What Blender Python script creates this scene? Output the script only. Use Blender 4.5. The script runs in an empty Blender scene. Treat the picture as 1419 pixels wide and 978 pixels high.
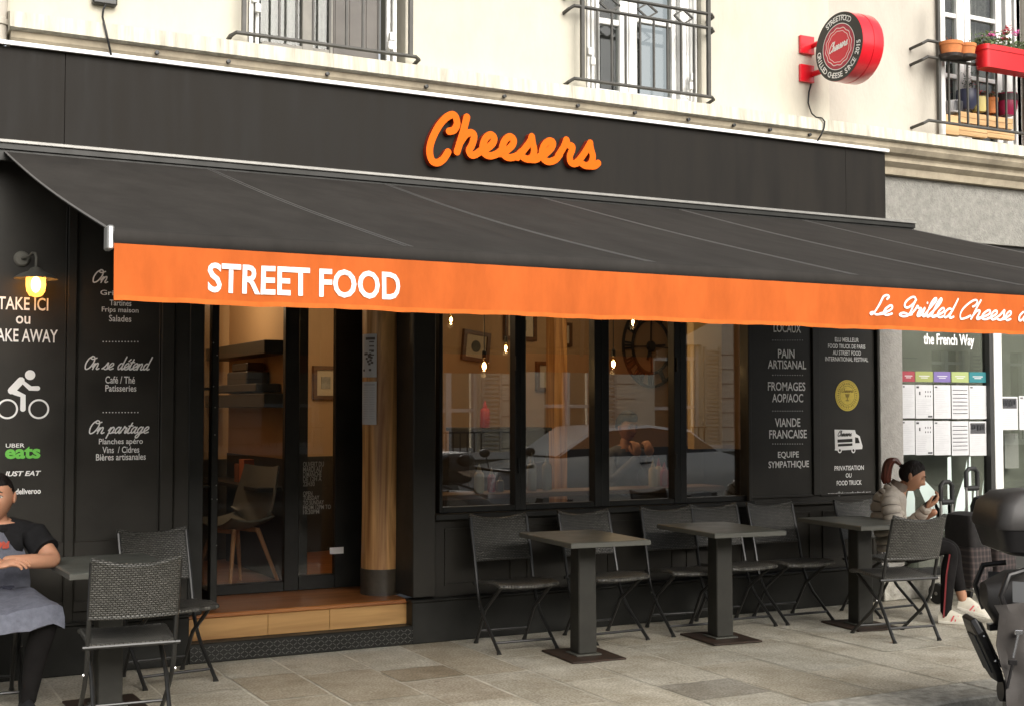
import bpy, bmesh, math, random
from mathutils import Vector, Matrix
random.seed(7)
S = bpy.context.scene
COL = S.collection
R = math.radians
PI = math.pi

# ------------------------------------------------------------ camera
FPX, YAW, PITCH, EYE = 1790.0, R(27.65), R(2.45), 1.55
cam = bpy.data.cameras.new('camera')
cam.sensor_fit = 'HORIZONTAL'; cam.sensor_width = 36.0
cam.lens = FPX / 1419.0 * 36.0
cam.clip_start = 0.05; cam.clip_end = 400
cam_ob = bpy.data.objects.new('camera', cam); COL.objects.link(cam_ob)
cam_ob.location = (0, 0, EYE)
cam_ob.rotation_euler = (PI / 2 + PITCH, 0, -YAW)
S.camera = cam_ob
# ------------------------------------------------------------ sky, sun, exposure
W = bpy.data.worlds.new('World'); S.world = W; W.use_nodes = True
nt = W.node_tree
sky = nt.nodes.new('ShaderNodeTexSky'); sky.sky_type = 'NISHITA'; sky.sun_disc = False
SUN_EL, SUN_AZ = R(30), R(178)
sky.sun_elevation = SUN_EL; sky.sun_rotation = SUN_AZ
sky.air_density = 1.0; sky.dust_density = 6.0; sky.ozone_density = 0.6
bg = nt.nodes['Background']; bg.inputs[1].default_value = 0.15
hs = nt.nodes.new('ShaderNodeHueSaturation'); hs.inputs['Saturation'].default_value = 0.25   # overcast: a nearly grey sky
nt.links.new(sky.outputs[0], hs.inputs['Color']); nt.links.new(hs.outputs[0], bg.inputs[0])
sun = bpy.data.lights.new('sun', 'SUN'); sun.energy = 1.5; sun.angle = R(55); sun.color = (1.0, 0.93, 0.82)
sun_ob = bpy.data.objects.new('sun', sun); COL.objects.link(sun_ob)
# direction towards the sun: rotation measured from +Y towards +X
sd = Vector((math.sin(SUN_AZ) * math.cos(SUN_EL), math.cos(SUN_AZ) * math.cos(SUN_EL), math.sin(SUN_EL)))
sun_ob.rotation_euler = sd.to_track_quat('Z', 'Y').to_euler()
sun_ob.location = (0, -5, 20)
S.view_settings.view_transform = 'Standard'; S.view_settings.look = 'None'
S.view_settings.exposure = 0.55; S.view_settings.gamma = 1; S.view_settings.use_curve_mapping = False
S.render.engine = 'CYCLES'
S.cycles.use_denoising = True
S.cycles.max_bounces = 8; S.cycles.transparent_max_bounces = 16
S.cycles.sample_clamp_indirect = 4.0
S.cycles.caustics_reflective = False; S.cycles.caustics_refractive = False

# ------------------------------------------------------------ measuring: a photo pixel to a point on a real plane
_fw = Vector((math.sin(YAW) * math.cos(PITCH), math.cos(YAW) * math.cos(PITCH), math.sin(PITCH)))
_rt = Vector((math.cos(YAW), -math.sin(YAW), 0)); _up = _rt.cross(_fw)
def ray(px, py): return _fw + _rt * ((px - 709.5) / FPX) - _up * ((py - 489.0) / FPX)
def at(px, py, Y):
    d = ray(px, py); p = d * (Y / d.y); p.z += EYE; return p
def onz(px, py, z=0.0):
    d = ray(px, py); p = d * ((z - EYE) / d.z); p.z += EYE; return p
def onx(px, py, X):
    d = ray(px, py); p = d * (X / d.x); p.z += EYE; return p

# ------------------------------------------------------------ materials
def srgb(r, g, b):
    f = lambda c: (c / 255 / 12.92) if c / 255 <= 0.04045 else ((c / 255 + 0.055) / 1.055) ** 2.4
    return (f(r), f(g), f(b))
def M(name, col, rough=0.5, metal=0.0, var=0.0, vscale=6.0, bump=0.0, bscale=40.0, spec=0.5, emit=None, es=0.0,
      coat=0.0, tint=None, stretch=(1, 1, 1), rvar=0.0):
    m = bpy.data.materials.new(name); m.use_nodes = True
    n = m.node_tree.nodes; l = m.node_tree.links; b = n['Principled BSDF']
    b.inputs['Base Color'].default_value = (*col, 1); b.inputs['Roughness'].default_value = rough
    b.inputs['Metallic'].default_value = metal; b.inputs['Specular IOR Level'].default_value = spec
    b.inputs['Coat Weight'].default_value = coat
    if name.startswith('skin'): b.inputs['Subsurface Weight'].default_value = 0.12; b.inputs['Subsurface Radius'].default_value = (0.012, 0.005, 0.003)
    if emit: b.inputs['Emission Color'].default_value = (*emit, 1); b.inputs['Emission Strength'].default_value = es
    if var or bump or rvar:
        tc = n.new('ShaderNodeTexCoord'); mp = n.new('ShaderNodeMapping'); mp.inputs['Scale'].default_value = stretch
        l.new(tc.outputs['Object'], mp.inputs[0])
    if var or rvar:
        t = n.new('ShaderNodeTexNoise'); t.inputs['Scale'].default_value = vscale; t.inputs['Detail'].default_value = 8
        t.inputs['Roughness'].default_value = 0.65; l.new(mp.outputs[0], t.inputs['Vector'])
    if var:
        rmp = n.new('ShaderNodeValToRGB')
        lo = tint if tint else tuple(c * (1 - var) for c in col)
        hi = tuple(min(1, c * (1 + var)) for c in col)
        rmp.color_ramp.elements[0].position = 0.33; rmp.color_ramp.elements[1].position = 0.68
        rmp.color_ramp.elements[0].color = (*lo, 1); rmp.color_ramp.elements[1].color = (*hi, 1)
        l.new(t.outputs['Fac'], rmp.inputs[0]); l.new(rmp.outputs[0], b.inputs['Base Color'])
    if rvar:
        mr = n.new('ShaderNodeMapRange'); mr.inputs[1].default_value = 0.3; mr.inputs[2].default_value = 0.7
        mr.inputs[3].default_value = max(0.02, rough - rvar); mr.inputs[4].default_value = min(1, rough + rvar)
        l.new(t.outputs['Fac'], mr.inputs[0]); l.new(mr.outputs[0], b.inputs['Roughness'])
    if bump:
        t2 = n.new('ShaderNodeTexNoise'); t2.inputs['Scale'].default_value = bscale; t2.inputs['Detail'].default_value = 5
        l.new(mp.outputs[0], t2.inputs['Vector'])
        bp = n.new('ShaderNodeBump'); bp.inputs['Strength'].default_value = bump; bp.inputs['Distance'].default_value = 0.01
        l.new(t2.outputs['Fac'], bp.inputs['Height']); l.new(bp.outputs[0], b.inputs['Normal'])
    return m
def glass_mat(name, tint=(1, 1, 1), ior=1.6, rough=0.0):
    m = bpy.data.materials.new(name); m.use_nodes = True
    n = m.node_tree.nodes; l = m.node_tree.links
    n.remove(n['Principled BSDF']); out = n['Material Output']
    tr = n.new('ShaderNodeBsdfTransparent'); tr.inputs[0].default_value = (*tint, 1)
    gl = n.new('ShaderNodeBsdfGlossy'); gl.inputs['Roughness'].default_value = rough; gl.inputs[0].default_value = (1, 1, 1, 1)
    fr = n.new('ShaderNodeFresnel'); ge = n.new('ShaderNodeNewGeometry'); ma = n.new('ShaderNodeMath'); ma.operation = 'MULTIPLY_ADD'
    ma.inputs[1].default_value = 1 / ior - ior; ma.inputs[2].default_value = ior   # same reflectance on both faces of the sheet
    l.new(ge.outputs['Backfacing'], ma.inputs[0]); l.new(ma.outputs[0], fr.inputs[0])
    mx = n.new('ShaderNodeMixShader'); l.new(fr.outputs[0], mx.inputs[0]); l.new(tr.outputs[0], mx.inputs[1]); l.new(gl.outputs[0], mx.inputs[2])
    l.new(mx.outputs[0], out.inputs[0]); return m
def wicker_mat(name, ax):
    # woven flat strands: alternate columns shifted by half a strand
    m = bpy.data.materials.new(name); m.use_nodes = True
    n = m.node_tree.nodes; l = m.node_tree.links; b = n['Principled BSDF']
    tc = n.new('ShaderNodeTexCoord'); mp = n.new('ShaderNodeMapping')
    if ax == 'xz': mp.inputs['Rotation'].default_value = (-PI / 2, 0, 0)
    l.new(tc.outputs['Object'], mp.inputs[0])
    br = n.new('ShaderNodeTexBrick'); l.new(mp.outputs[0], br.inputs[0])
    br.inputs['Scale'].default_value = 1.0; br.inputs['Brick Width'].default_value = 0.0210; br.inputs['Row Height'].default_value = 0.0108
    br.inputs['Mortar Size'].default_value = 0.0036; br.inputs['Mortar Smooth'].default_value = 0.9; br.offset = 0.5
    br.inputs['Color1'].default_value = (0.082, 0.080, 0.070, 1); br.inputs['Color2'].default_value = (0.145, 0.14, 0.124, 1)
    br.inputs['Mortar'].default_value = (0.026, 0.025, 0.022, 1)
    l.new(br.outputs['Color'], b.inputs['Base Color']); b.inputs['Roughness'].default_value = 0.42
    bp = n.new('ShaderNodeBump'); bp.invert = True; bp.inputs['Strength'].default_value = 1.0; bp.inputs['Distance'].default_value = 0.004
    l.new(br.outputs['Fac'], bp.inputs['Height']); l.new(bp.outputs[0], b.inputs['Normal'])
    return m
def wood_mat(name, c1, c2, rough=0.45, axis='x', scale=3.0, coat=0.0):
    m = bpy.data.materials.new(name); m.use_nodes = True
    n = m.node_tree.nodes; l = m.node_tree.links; b = n['Principled BSDF']
    tc = n.new('ShaderNodeTexCoord'); mp = n.new('ShaderNodeMapping')
    st = {'x': (0.25, 4, 4), 'z': (4, 4, 0.22), 'y': (4, 0.25, 4)}[axis]
    mp.inputs['Scale'].default_value = st; l.new(tc.outputs['Object'], mp.inputs[0])
    t = n.new('ShaderNodeTexNoise'); t.inputs['Scale'].default_value = scale; t.inputs['Detail'].default_value = 10; t.inputs['Distortion'].default_value = 1.2
    l.new(mp.outputs[0], t.inputs['Vector'])
    rp = n.new('ShaderNodeValToRGB'); rp.color_ramp.elements[0].position = 0.3; rp.color_ramp.elements[1].position = 0.7
    rp.color_ramp.elements[0].color = (*c1, 1); rp.color_ramp.elements[1].color = (*c2, 1)
    l.new(t.outputs['Fac'], rp.inputs[0]); l.new(rp.outputs[0], b.inputs['Base Color'])
    b.inputs['Roughness'].default_value = rough; b.inputs['Coat Weight'].default_value = coat; b.inputs['Coat Roughness'].default_value = 0.15
    bp = n.new('ShaderNodeBump'); bp.inputs['Strength'].default_value = 0.25; bp.inputs['Distance'].default_value = 0.006
    l.new(t.outputs['Fac'], bp.inputs['Height']); l.new(bp.outputs[0], b.inputs['Normal'])
    return m

# ------------------------------------------------------------ mesh builder
class MB:
    def __init__(s): s.v = []; s.f = []; s.mi = []; s.cur = 0
    def add(s, vs, fs):
        o = len(s.v); s.v += [Vector(p) for p in vs]
        for f in fs: s.f.append([i + o for i in f]); s.mi.append(s.cur)
        return s
    def box(s, x0, x1, y0, y1, z0, z1):
        if x0 > x1: x0, x1 = x1, x0
        if y0 > y1: y0, y1 = y1, y0
        if z0 > z1: z0, z1 = z1, z0
        return s.add([(x0, y0, z0), (x1, y0, z0), (x1, y1, z0), (x0, y1, z0), (x0, y0, z1), (x1, y0, z1), (x1, y1, z1), (x0, y1, z1)],
              [(0, 3, 2, 1), (4, 5, 6, 7), (0, 1, 5, 4), (1, 2, 6, 5), (2, 3, 7, 6), (3, 0, 4, 7)])
    def obox(s, c, size, rot):
        a, b, d = [q / 2 for q in size]; c = Vector(c)
        P = [(-a, -b, -d), (a, -b, -d), (a, b, -d), (-a, b, -d), (-a, -b, d), (a, -b, d), (a, b, d), (-a, b, d)]
        return s.add([c + rot @ Vector(p) for p in P], [(0, 3, 2, 1), (4, 5, 6, 7), (0, 1, 5, 4), (1, 2, 6, 5), (2, 3, 7, 6), (3, 0, 4, 7)])
    def bar(s, a, b, w, d, up=(0, 0, 1)):
        a, b = Vector(a), Vector(b); t = (b - a); L = t.length; t.normalize()
        u = Vector(up); x = t.cross(u)
        if x.length < 1e-4: x = t.cross(Vector((0, 1, 0)))
        x.normalize(); z = x.cross(t)
        return s.obox((a + b) / 2, (w, L, d), Matrix((x, t, z)).transposed())
    def loft(s, rings, cap=True, closed=True):
        n = len(rings[0]); vs = [p for r in rings for p in r]; fs = []
        for i in range(len(rings) - 1):
            for j in range(n if closed else n - 1):
                k = (j + 1) % n
                fs.append((i * n + j, i * n + k, (i + 1) * n + k, (i + 1) * n + j))
        if cap: fs.append(tuple(range(n - 1, -1, -1))); fs.append(tuple((len(rings) - 1) * n + j for j in range(n)))
        return s.add(vs, fs)
    def tube(s, pts, r, n=8, cap=True, ell=None, ref=None):
        # ell = (a, b) multipliers in the two frame axes
        P = [Vector(p) for p in pts]; rs = r if isinstance(r, (list, tuple)) else [r] * len(P)
        rings = []; pu = None
        for i, p in enumerate(P):
            t = (P[min(i + 1, len(P) - 1)] - P[max(i - 1, 0)])
            if t.length < 1e-9: t = Vector((0, 0, 1))
            t.normalize()
            if pu is None:
                u = Vector(ref) if ref else (Vector((0, 0, 1)) if abs(t.z) < 0.9 else Vector((0, 1, 0)))
            else: u = pu
            u = (u - t * u.dot(t))
            if u.length < 1e-6: u = t.orthogonal()
            u.normalize(); w = t.cross(u); pu = u
            a, b = (ell[i] if isinstance(ell, list) else ell) if ell else (1, 1)
            rings.append([p + u * (math.cos(2 * PI * k / n) * rs[i] * a) + w * (math.sin(2 * PI * k / n) * rs[i] * b) for k in range(n)])
        return s.loft(rings, cap)
    def lathe(s, prof, c=(0, 0, 0), n=20, axis='z'):
        c = Vector(c); rings = []
        for r, h in prof:
            ring = []
            for k in range(n):
                a = 2 * PI * k / n; x, y = r * math.cos(a), r * math.sin(a)
                q = {'z': (x, y, h), 'x': (h, x, y), 'y': (x, -h, y)}[axis]
                ring.append(c + Vector(q))
            rings.append(ring)
        return s.loft(rings, True)
    def sphere(s, c, rad, n=12, m=8):
        if not isinstance(rad, (list, tuple)): rad = (rad,) * 3
        c = Vector(c); rings = []
        for i in range(m + 1):
            th = PI * min(max(i / m, 0.02), 0.98)
            rings.append([c + Vector((rad[0] * math.sin(th) * math.cos(2 * PI * k / n), rad[1] * math.sin(th) * math.sin(2 * PI * k / n), -rad[2] * math.cos(th))) for k in range(n)])
        return s.loft(rings, True)
    def prism(s, poly, a, b, plane='xz'):
        # poly in the plane, extruded between coordinates a and b on the third axis
        def q(p, h): return {'xz': (p[0], h, p[1]), 'yz': (h, p[0], p[1]), 'xy': (p[0], p[1], h)}[plane]
        n = len(poly); vs = [q(p, a) for p in poly] + [q(p, b) for p in poly]
        fs = [tuple(range(n)), tuple(range(2 * n - 1, n - 1, -1))] + [(i, i + n, (i + 1) % n + n, (i + 1) % n) for i in range(n)]
        return s.add(vs, fs)
    def poly(s, pts): return s.add(pts, [tuple(range(len(pts)))])
    def xform(s, mat, start=0):
        for i in range(start, len(s.v)): s.v[i] = mat @ s.v[i]
        return s
    def merge(s, o, mi=None):
        k = len(s.v); s.v += o.v
        for f, m in zip(o.f, o.mi): s.f.append([i + k for i in f]); s.mi.append(m if mi is None else mi)
        return s
    def build(s, name, mats, parent=None, smooth=False, bevel=0.0, local=False, fix=True, bseg=1):
        off = Vector((0, 0, 0))
        if parent is not None and not local:
            p = parent
            while p.parent: p = p.parent
            off = p.location
        me = bpy.data.meshes.new(name)
        me.from_pydata([tuple(p - off) for p in s.v], [], s.f)
        mats = mats if isinstance(mats, (list, tuple)) else [mats]
        for m in mats: me.materials.append(m)
        me.polygons.foreach_set('material_index', s.mi)
        bm = bmesh.new(); bm.from_mesh(me)
        if fix: bmesh.ops.recalc_face_normals(bm, faces=bm.faces)
        if bevel:
            es = [e for e in bm.edges if len(e.link_faces) == 2 and e.calc_face_angle(0) > R(35)]
            bmesh.ops.bevel(bm, geom=es, offset=bevel, segments=bseg, affect='EDGES', clamp_overlap=True)
        if smooth:
            for f in bm.faces: f.smooth = True
            for e in bm.edges:
                if len(e.link_faces) == 2 and e.calc_face_angle(0) > R(38): e.smooth = False
        bm.to_mesh(me); bm.free()
        o = bpy.data.objects.new(name, me); COL.objects.link(o)
        if parent is not None: o.parent = parent
        return o
    def build_each(s, name, mats, parent=None, **k):
        """every loose piece of the builder as an object of its own"""
        par = list(range(len(s.v)))
        def root(i):
            while par[i] != i: par[i] = par[par[i]]; i = par[i]
            return i
        for f in s.f:
            for i in f[1:]: par[root(i)] = root(f[0])
        groups = {}
        for f, m in zip(s.f, s.mi): groups.setdefault(root(f[0]), []).append((f, m))
        out = []
        for fs in groups.values():
            q = MB(); mp = {}
            for f, m in fs:
                g_ = []
                for i in f:
                    if i not in mp: mp[i] = len(q.v); q.v.append(s.v[i])
                    g_.append(mp[i])
                q.f.append(g_); q.mi.append(m)
            out.append(q.build(name, mats, parent, **k))
        return out
class Lines:
    """a sheet of writing: every line of text becomes its own object, drawings go into one more"""
    def __init__(s): s.parts = []; s.rest = MB()
    def new(s): s.parts.append(MB()); return s.parts[-1]
    def add(s, v, f): return s.rest.add(v, f)
    def poly(s, p): return s.rest.poly(p)
    def build(s, name, mats, parent, drawing='pictogram', **k):
        for q in s.parts: q.build(name, mats, parent, **k)
        return s.rest.build(drawing, mats, parent, **k) if s.rest.v else None

def tag(o, label=None, cat=None, group=None, kind=None):
    if label: o['label'] = label
    if cat: o['category'] = cat
    if group: o['group'] = group
    if kind: o['kind'] = kind
    return o
def thing(name, label, cat, loc=(0, 0, 0), rz=0.0, group=None):
    o = bpy.data.objects.new(name, None); COL.objects.link(o); o.empty_display_size = 0.1
    o.location = loc; o.rotation_euler = (0, 0, rz)
    return tag(o, label, cat, group)
def dup(root, loc, rz=0.0, label=None, group=None):
    def cp(o, par):
        c = o.copy(); COL.objects.link(c); c.parent = par
        for k in [q for q in list(o.children)]: cp(k, c)
        return c
    r = cp(root, None); r.location = loc; r.rotation_euler = (0, 0, rz)
    if label: r['label'] = label
    if group: r['group'] = group
    return r

# ------------------------------------------------------------ lettering
def font_mesh(body, bold=0.0, shear=0.0, align='CENTER', space=1.0, line=1.0):
    c = bpy.data.curves.new('lettering', 'FONT'); c.body = body; c.align_x = align
    c.offset = bold; c.shear = shear; c.space_character = space; c.space_line = line; c.resolution_u = 3
    o = bpy.data.objects.new('lettering', c); COL.objects.link(o)
    dg = bpy.context.evaluated_depsgraph_get()
    me = bpy.data.meshes.new_from_object(o.evaluated_get(dg))
    vs = [v.co.copy() for v in me.vertices]; fs = [list(p.vertices) for p in me.polygons]
    bpy.data.objects.remove(o); bpy.data.curves.remove(c); bpy.data.meshes.remove(me)
    return vs, fs
def text(mb, body, x0, x1, z0, z1, Y, bold=0.0, shear=0.0, space=1.0):
    """lettering filling the rectangle x0..x1, z0..z1 on the plane y = Y (read from -y)"""
    if isinstance(mb, Lines): mb = mb.new()
    vs, fs = font_mesh(body, bold, shear, 'LEFT', space)
    a = min(v.x for v in vs); b = max(v.x for v in vs); c = min(v.y for v in vs); d = max(v.y for v in vs)
    mb.add([(x0 + (v.x - a) / (b - a) * (x1 - x0), Y, z0 + (v.y - c) / (d - c) * (z1 - z0)) for v in vs], fs)
def text_px(mb, body, px0, px1, pya, pyb, Y, plane=None, **k):
    """same, the rectangle read off the photo: left and right pixel, top and bottom pixel at the middle"""
    pm = (px0 + px1) / 2; Yr = plane or Y
    a, b = at(px0, (pya + pyb) / 2, Yr), at(px1, (pya + pyb) / 2, Yr)
    text(mb, body, a.x, b.x, at(pm, pyb, Yr).z, at(pm, pya, Yr).z, Y, **k)

GL = {  # script letters as pen strokes, x-height 1, slanted later
'e': (.60, [[(-.12, .16), (.2, .34), (.47, .66), (.42, .95), (.22, .95), (.05, .6), (.09, .2), (.3, .02), (.62, .18)]]),
's': (.62, [[(-.12, .12), (.15, .5), (.36, 1.08), (.42, .7), (.5, .32), (.36, .03), (.12, .1)], [(.36, .03), (.64, .16)]]),
'r': (.66, [[(-.12, .14), (.12, .65), (.2, 1.1), (.3, .86), (.52, .84), (.44, .4), (.5, .05), (.7, .16)]]),
'h': (.74, [[(.16, 2.0), (.08, 1.0), (.0, .02)], [(.03, .35), (.22, .85), (.42, .93), (.48, .6), (.45, .15), (.58, .02), (.76, .16)]]),
'C': (1.0, [[(.72, 1.3), (.9, 1.45), (.95, 1.8), (.75, 2.0), (.42, 1.8), (.12, 1.15), (.05, .5), (.22, .05), (.5, .03), (.85, .35)]]),
'L': (.86, [[(.72, 1.6), (.78, 1.85), (.6, 2.0), (.4, 1.8), (.4, 1.0), (.3, .3), (.1, .03), (-.02, .17), (.2, .26), (.5, .05), (.9, .14)]]),
'G': (1.0, [[(.9, 1.6), (.72, 1.95), (.4, 1.85), (.12, 1.4), (.18, .92), (.45, .86), (.78, 1.25), (.9, 1.7)], [(.9, 1.6), (.84, .7), (.7, .12), (.35, -.06), (.08, .1), (.25, .3), (.7, .14), (1.0, .2)]]),
'i': (.42, [[(-.12, .14), (.14, .95), (.12, .35), (.25, .03), (.44, .16)], [(.22, 1.42), (.23, 1.46)]]),
'l': (.42, [[(-.12, .14), (.2, 1.0), (.36, 1.75), (.24, 1.95), (.12, 1.5), (.1, .4), (.22, .03), (.44, .16)]]),
'd': (.78, [[(.5, .85), (.25, .97), (.03, .55), (.15, .05), (.4, .25), (.54, .9)], [(.62, 2.0), (.53, 1.0), (.5, .2), (.64, .02), (.8, .16)]]),
'a': (.76, [[(.5, .85), (.25, .97), (.03, .55), (.15, .05), (.38, .25), (.54, .95)], [(.54, .95), (.48, .25), (.6, .02), (.78, .16)]]),
'O': (1.08, [[(.55, 2.0), (.18, 1.6), (.04, .8), (.25, .05), (.65, .2), (.92, 1.0), (.85, 1.75), (.52, 2.0), (.4, 1.72), (.7, 1.55), (1.1, 1.75)]]),
'n': (.76, [[(-.08, .4), (.1, .96), (.05, .02)], [(.07, .35), (.25, .85), (.44, .94), (.5, .6), (.46, .15), (.6, .02), (.78, .16)]]),
'p': (.72, [[(-.08, .45), (.12, .96), (.06, .0), (.0, -.7)], [(.07, .5), (.3, .97), (.52, .7), (.42, .15), (.2, .04), (.08, .2)], [(.36, .1), (.74, .16)]]),
't': (.50, [[(-.12, .14), (.15, .8), (.28, 1.6)], [(.28, 1.6), (.15, .6), (.2, .06), (.38, .05), (.52, .16)], [(.0, 1.12), (.48, 1.16)]]),
'g': (.76, [[(.5, .85), (.25, .97), (.03, .55), (.15, .05), (.38, .25), (.54, .95)], [(.54, .95), (.46, 0), (.3, -.65), (.06, -.6), (.12, -.25), (.5, .02), (.78, .16)]]),
' ': (.55, []),
}
GL['é'] = (.60, GL['e'][1] + [[(.32, 1.3), (.5, 1.62)]])
GL['à'] = (.76, GL['a'][1] + [[(.22, 1.62), (.38, 1.3)]])
def smooth_path(p, k=5):
    P = [Vector((*q, 0)) for q in p]
    if len(P) < 3: return [(q.x, q.y) for q in P]
    out = []
    for i in range(len(P) - 1):
        a, b, c, d = P[max(i - 1, 0)], P[i], P[i + 1], P[min(i + 2, len(P) - 1)]
        for j in range(k):
            t = j / k
            q = 0.5 * ((2 * b) + (c - a) * t + (2 * a - 5 * b + 4 * c - d) * t * t + (3 * b - a - 3 * c + d) * t ** 3)
            out.append((q.x, q.y))
    out.append((P[-1].x, P[-1].y)); return out
def pen(mb, pts, w, Y, depth=0.0, d0=0.0):
    """a round-ended pen stroke lying on the plane y = Y; pts are (x, z); later parts of the stroke lie a hair prouder"""
    P = [Vector((p[0], 0, p[1])) for p in pts]; n = len(P); Lf, Rt = [], []
    for i in range(n):
        t = (P[min(i + 1, n - 1)] - P[max(i - 1, 0)]); t.normalize(); nn = Vector((-t.z, 0, t.x)) * (w / 2)
        y = Y - depth - d0 - 0.0009 * i / n
        Lf.append(P[i] + nn + Vector((0, y, 0))); Rt.append(P[i] - nn + Vector((0, y, 0)))
    t0 = (P[0] - P[1]).normalized(); t1 = (P[-1] - P[-2]).normalized()
    def cap(c, t, y):
        a0 = math.atan2(t.z, t.x); return [Vector((c.x + math.cos(a0 + u) * w / 2, y, c.z + math.sin(a0 + u) * w / 2)) for u in [R(-60), R(-20), R(20), R(60)]]
    c0 = cap(P[0], t0, Lf[0].y); c1 = cap(P[-1], t1, Lf[-1].y)
    # strip
    vs = Lf + Rt; fs = [(i, i + 1, n + i + 1, n + i) for i in range(n - 1)]
    k = len(vs); vs = vs + c0 + c1
    fs.append((0, n, k + 3, k + 2, k + 1, k)[::-1] if False else (n, 0, k, k + 1, k + 2, k + 3))
    fs.append((n - 1, 2 * n - 1, k + 4, k + 5, k + 6, k + 7))
    if depth:
        loop = list(range(n)) + [k + 7, k + 6, k + 5, k + 4] + [n + i for i in range(n - 1, -1, -1)] + [k + 3, k + 2, k + 1, k]
        m = len(vs); vs = vs + [Vector((v.x, Y, v.z)) for v in [vs[i] for i in loop]]
        L = len(loop)
        for i in range(L): fs.append((loop[i], m + i, m + (i + 1) % L, loop[(i + 1) % L]))
    mb.add(vs, fs)
def script(mb, word, x0, x1, zb, xh, Y, w=0.2, slant=0.32):
    """pen lettering: baseline zb, x-height xh, stretched to fill x0..x1"""
    if isinstance(mb, Lines): mb = mb.new()
    st = []; cx_ = 0
    for ch in word:
        adv, ss = GL[ch]
        for q in ss: st.append([(cx_ + a + slant * b, b) for a, b in smooth_path(q)])
        cx_ += adv
    lo = min(a for q in st for a, b in q); hi = max(a for q in st for a, b in q)
    k = (x1 - x0) / (hi - lo)
    for i, q in enumerate(st):
        pen(mb, [(x0 + (a - lo) * k, zb + b * xh) for a, b in q], w * xh, Y, d0=0.0004 * (i % 3))
def script_px(mb, word, px0, px1, base, xtop, Y, **k):
    pm = (px0 + px1) / 2; a, b = at(px0, base, Y), at(px1, base, Y); zb = at(pm, base, Y).z
    script(mb, word, a.x, b.x, zb, at(pm, xtop, Y).z - zb, Y, **k)
# ============================================================ MATERIALS
m_cream = M('cream_render', (0.485, 0.46, 0.385), 0.9, spec=0.2, var=0.10, vscale=2.2, bump=0.25, bscale=55, stretch=(1, 1, 0.45))
m_cream2 = M('greyer_render', (0.42, 0.392, 0.34), 0.9, spec=0.2, var=0.14, vscale=1.6, bump=0.3, bscale=50, stretch=(1, 1, 0.5))
m_cornice = M('cornice_stone', (0.47, 0.445, 0.37), 0.85, var=0.34, vscale=26, bump=0.25, bscale=30, stretch=(1, 1, 0.06), tint=(0.35, 0.33, 0.27))
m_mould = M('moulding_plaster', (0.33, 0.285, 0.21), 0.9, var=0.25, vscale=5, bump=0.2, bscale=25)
m_rough = M('roughcast_grey', (0.215, 0.21, 0.19), 0.95, var=0.2, vscale=22, bump=0.9, bscale=70)
m_pillar = M('grey_pillar_paint', (0.33, 0.315, 0.29), 0.9, var=0.1, vscale=14, bump=0.6, bscale=60)
m_black = M('black_shop_paint', (0.026, 0.0235, 0.019), 0.5, spec=0.3, var=0.25, vscale=3, bump=0.05, bscale=20, rvar=0.12)
m_black2 = M('black_frame_paint', (0.014, 0.014, 0.012), 0.42, spec=0.3, var=0.3, vscale=5, rvar=0.12)
m_fascia = M('fascia_board_matt', (0.0145, 0.0128, 0.0108), 0.6, spec=0.12, var=0.3, vscale=7, rvar=0.15, stretch=(1, 1, 0.12), bump=0.06, bscale=9)
m_white = M('white_paint', (0.70, 0.70, 0.68), 0.5, var=0.04, vscale=10)
m_flash = M('white_flashing', (0.86, 0.87, 0.87), 0.4, var=0.05, vscale=8)
m_grey_trim = M('grey_aluminium_trim', (0.22, 0.215, 0.2), 0.4, 0.3, var=0.15, vscale=12)
m_vinyl = M('white_vinyl', (0.86, 0.85, 0.83), 0.5)
m_vinylgrey = M('worn_white_vinyl', (0.34, 0.34, 0.31), 0.6)
m_green = M('green_vinyl', (0.16, 0.56, 0.08), 0.5)
m_yellow = M('yellow_seal', (0.68, 0.52, 0.07), 0.5, var=0.12, vscale=60)
m_olive = M('dark_gold_ink', (0.26, 0.18, 0.02), 0.6)
m_orange_sign = M('orange_sign_face', (0.60, 0.098, 0.001), 0.5, spec=0.1, emit=(1.0, 0.14, 0.0), es=0.1)
m_red_side = M('red_return_edge', (0.28, 0.02, 0.005), 0.5)
m_awning = M('charcoal_awning_cloth', (0.033, 0.0305, 0.028), 0.9, spec=0.06, var=0.16, vscale=5, bump=0.25, bscale=16, stretch=(1, 0.4, 0.4))
m_seam = M('awning_seam_thread', (0.11, 0.105, 0.1), 0.8)
m_alu = M('bare_aluminium', (0.5, 0.5, 0.48), 0.35, 0.8)
m_dark_metal = M('dark_coated_metal', (0.016, 0.016, 0.015), 0.38, 0.2, var=0.2, vscale=15)
m_rail = M('railing_grey_paint', (0.046, 0.044, 0.038), 0.5, 0.1, var=0.25, vscale=14)
m_glass = glass_mat('window_glass', (0.94, 0.95, 0.93), 2.25); m_dglass = glass_mat('door_glass', (0.94, 0.95, 0.93), 1.35)
m_glass_up = glass_mat('old_window_glass', (0.8, 0.82, 0.8), 1.5)
m_wax = wood_mat('varnished_log', (0.20, 0.075, 0.02), (0.80, 0.46, 0.18), 0.45, 'z', 3.4, 0.25)
m_riser = wood_mat('pale_oak_board', (0.26, 0.125, 0.035), (0.55, 0.32, 0.115), 0.5, 'x', 2.2)
m_floor = wood_mat('worn_floor_boards', (0.20, 0.062, 0.016), (0.42, 0.17, 0.05), 0.35, 'x', 2.0, 0.3)
m_frame_wood = wood_mat('walnut_frame', (0.07, 0.03, 0.012), (0.15, 0.07, 0.028), 0.45, 'x', 4)
m_beech = wood_mat('beech_leg', (0.33, 0.14, 0.06), (0.5, 0.25, 0.11), 0.45, 'z', 3)
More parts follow.
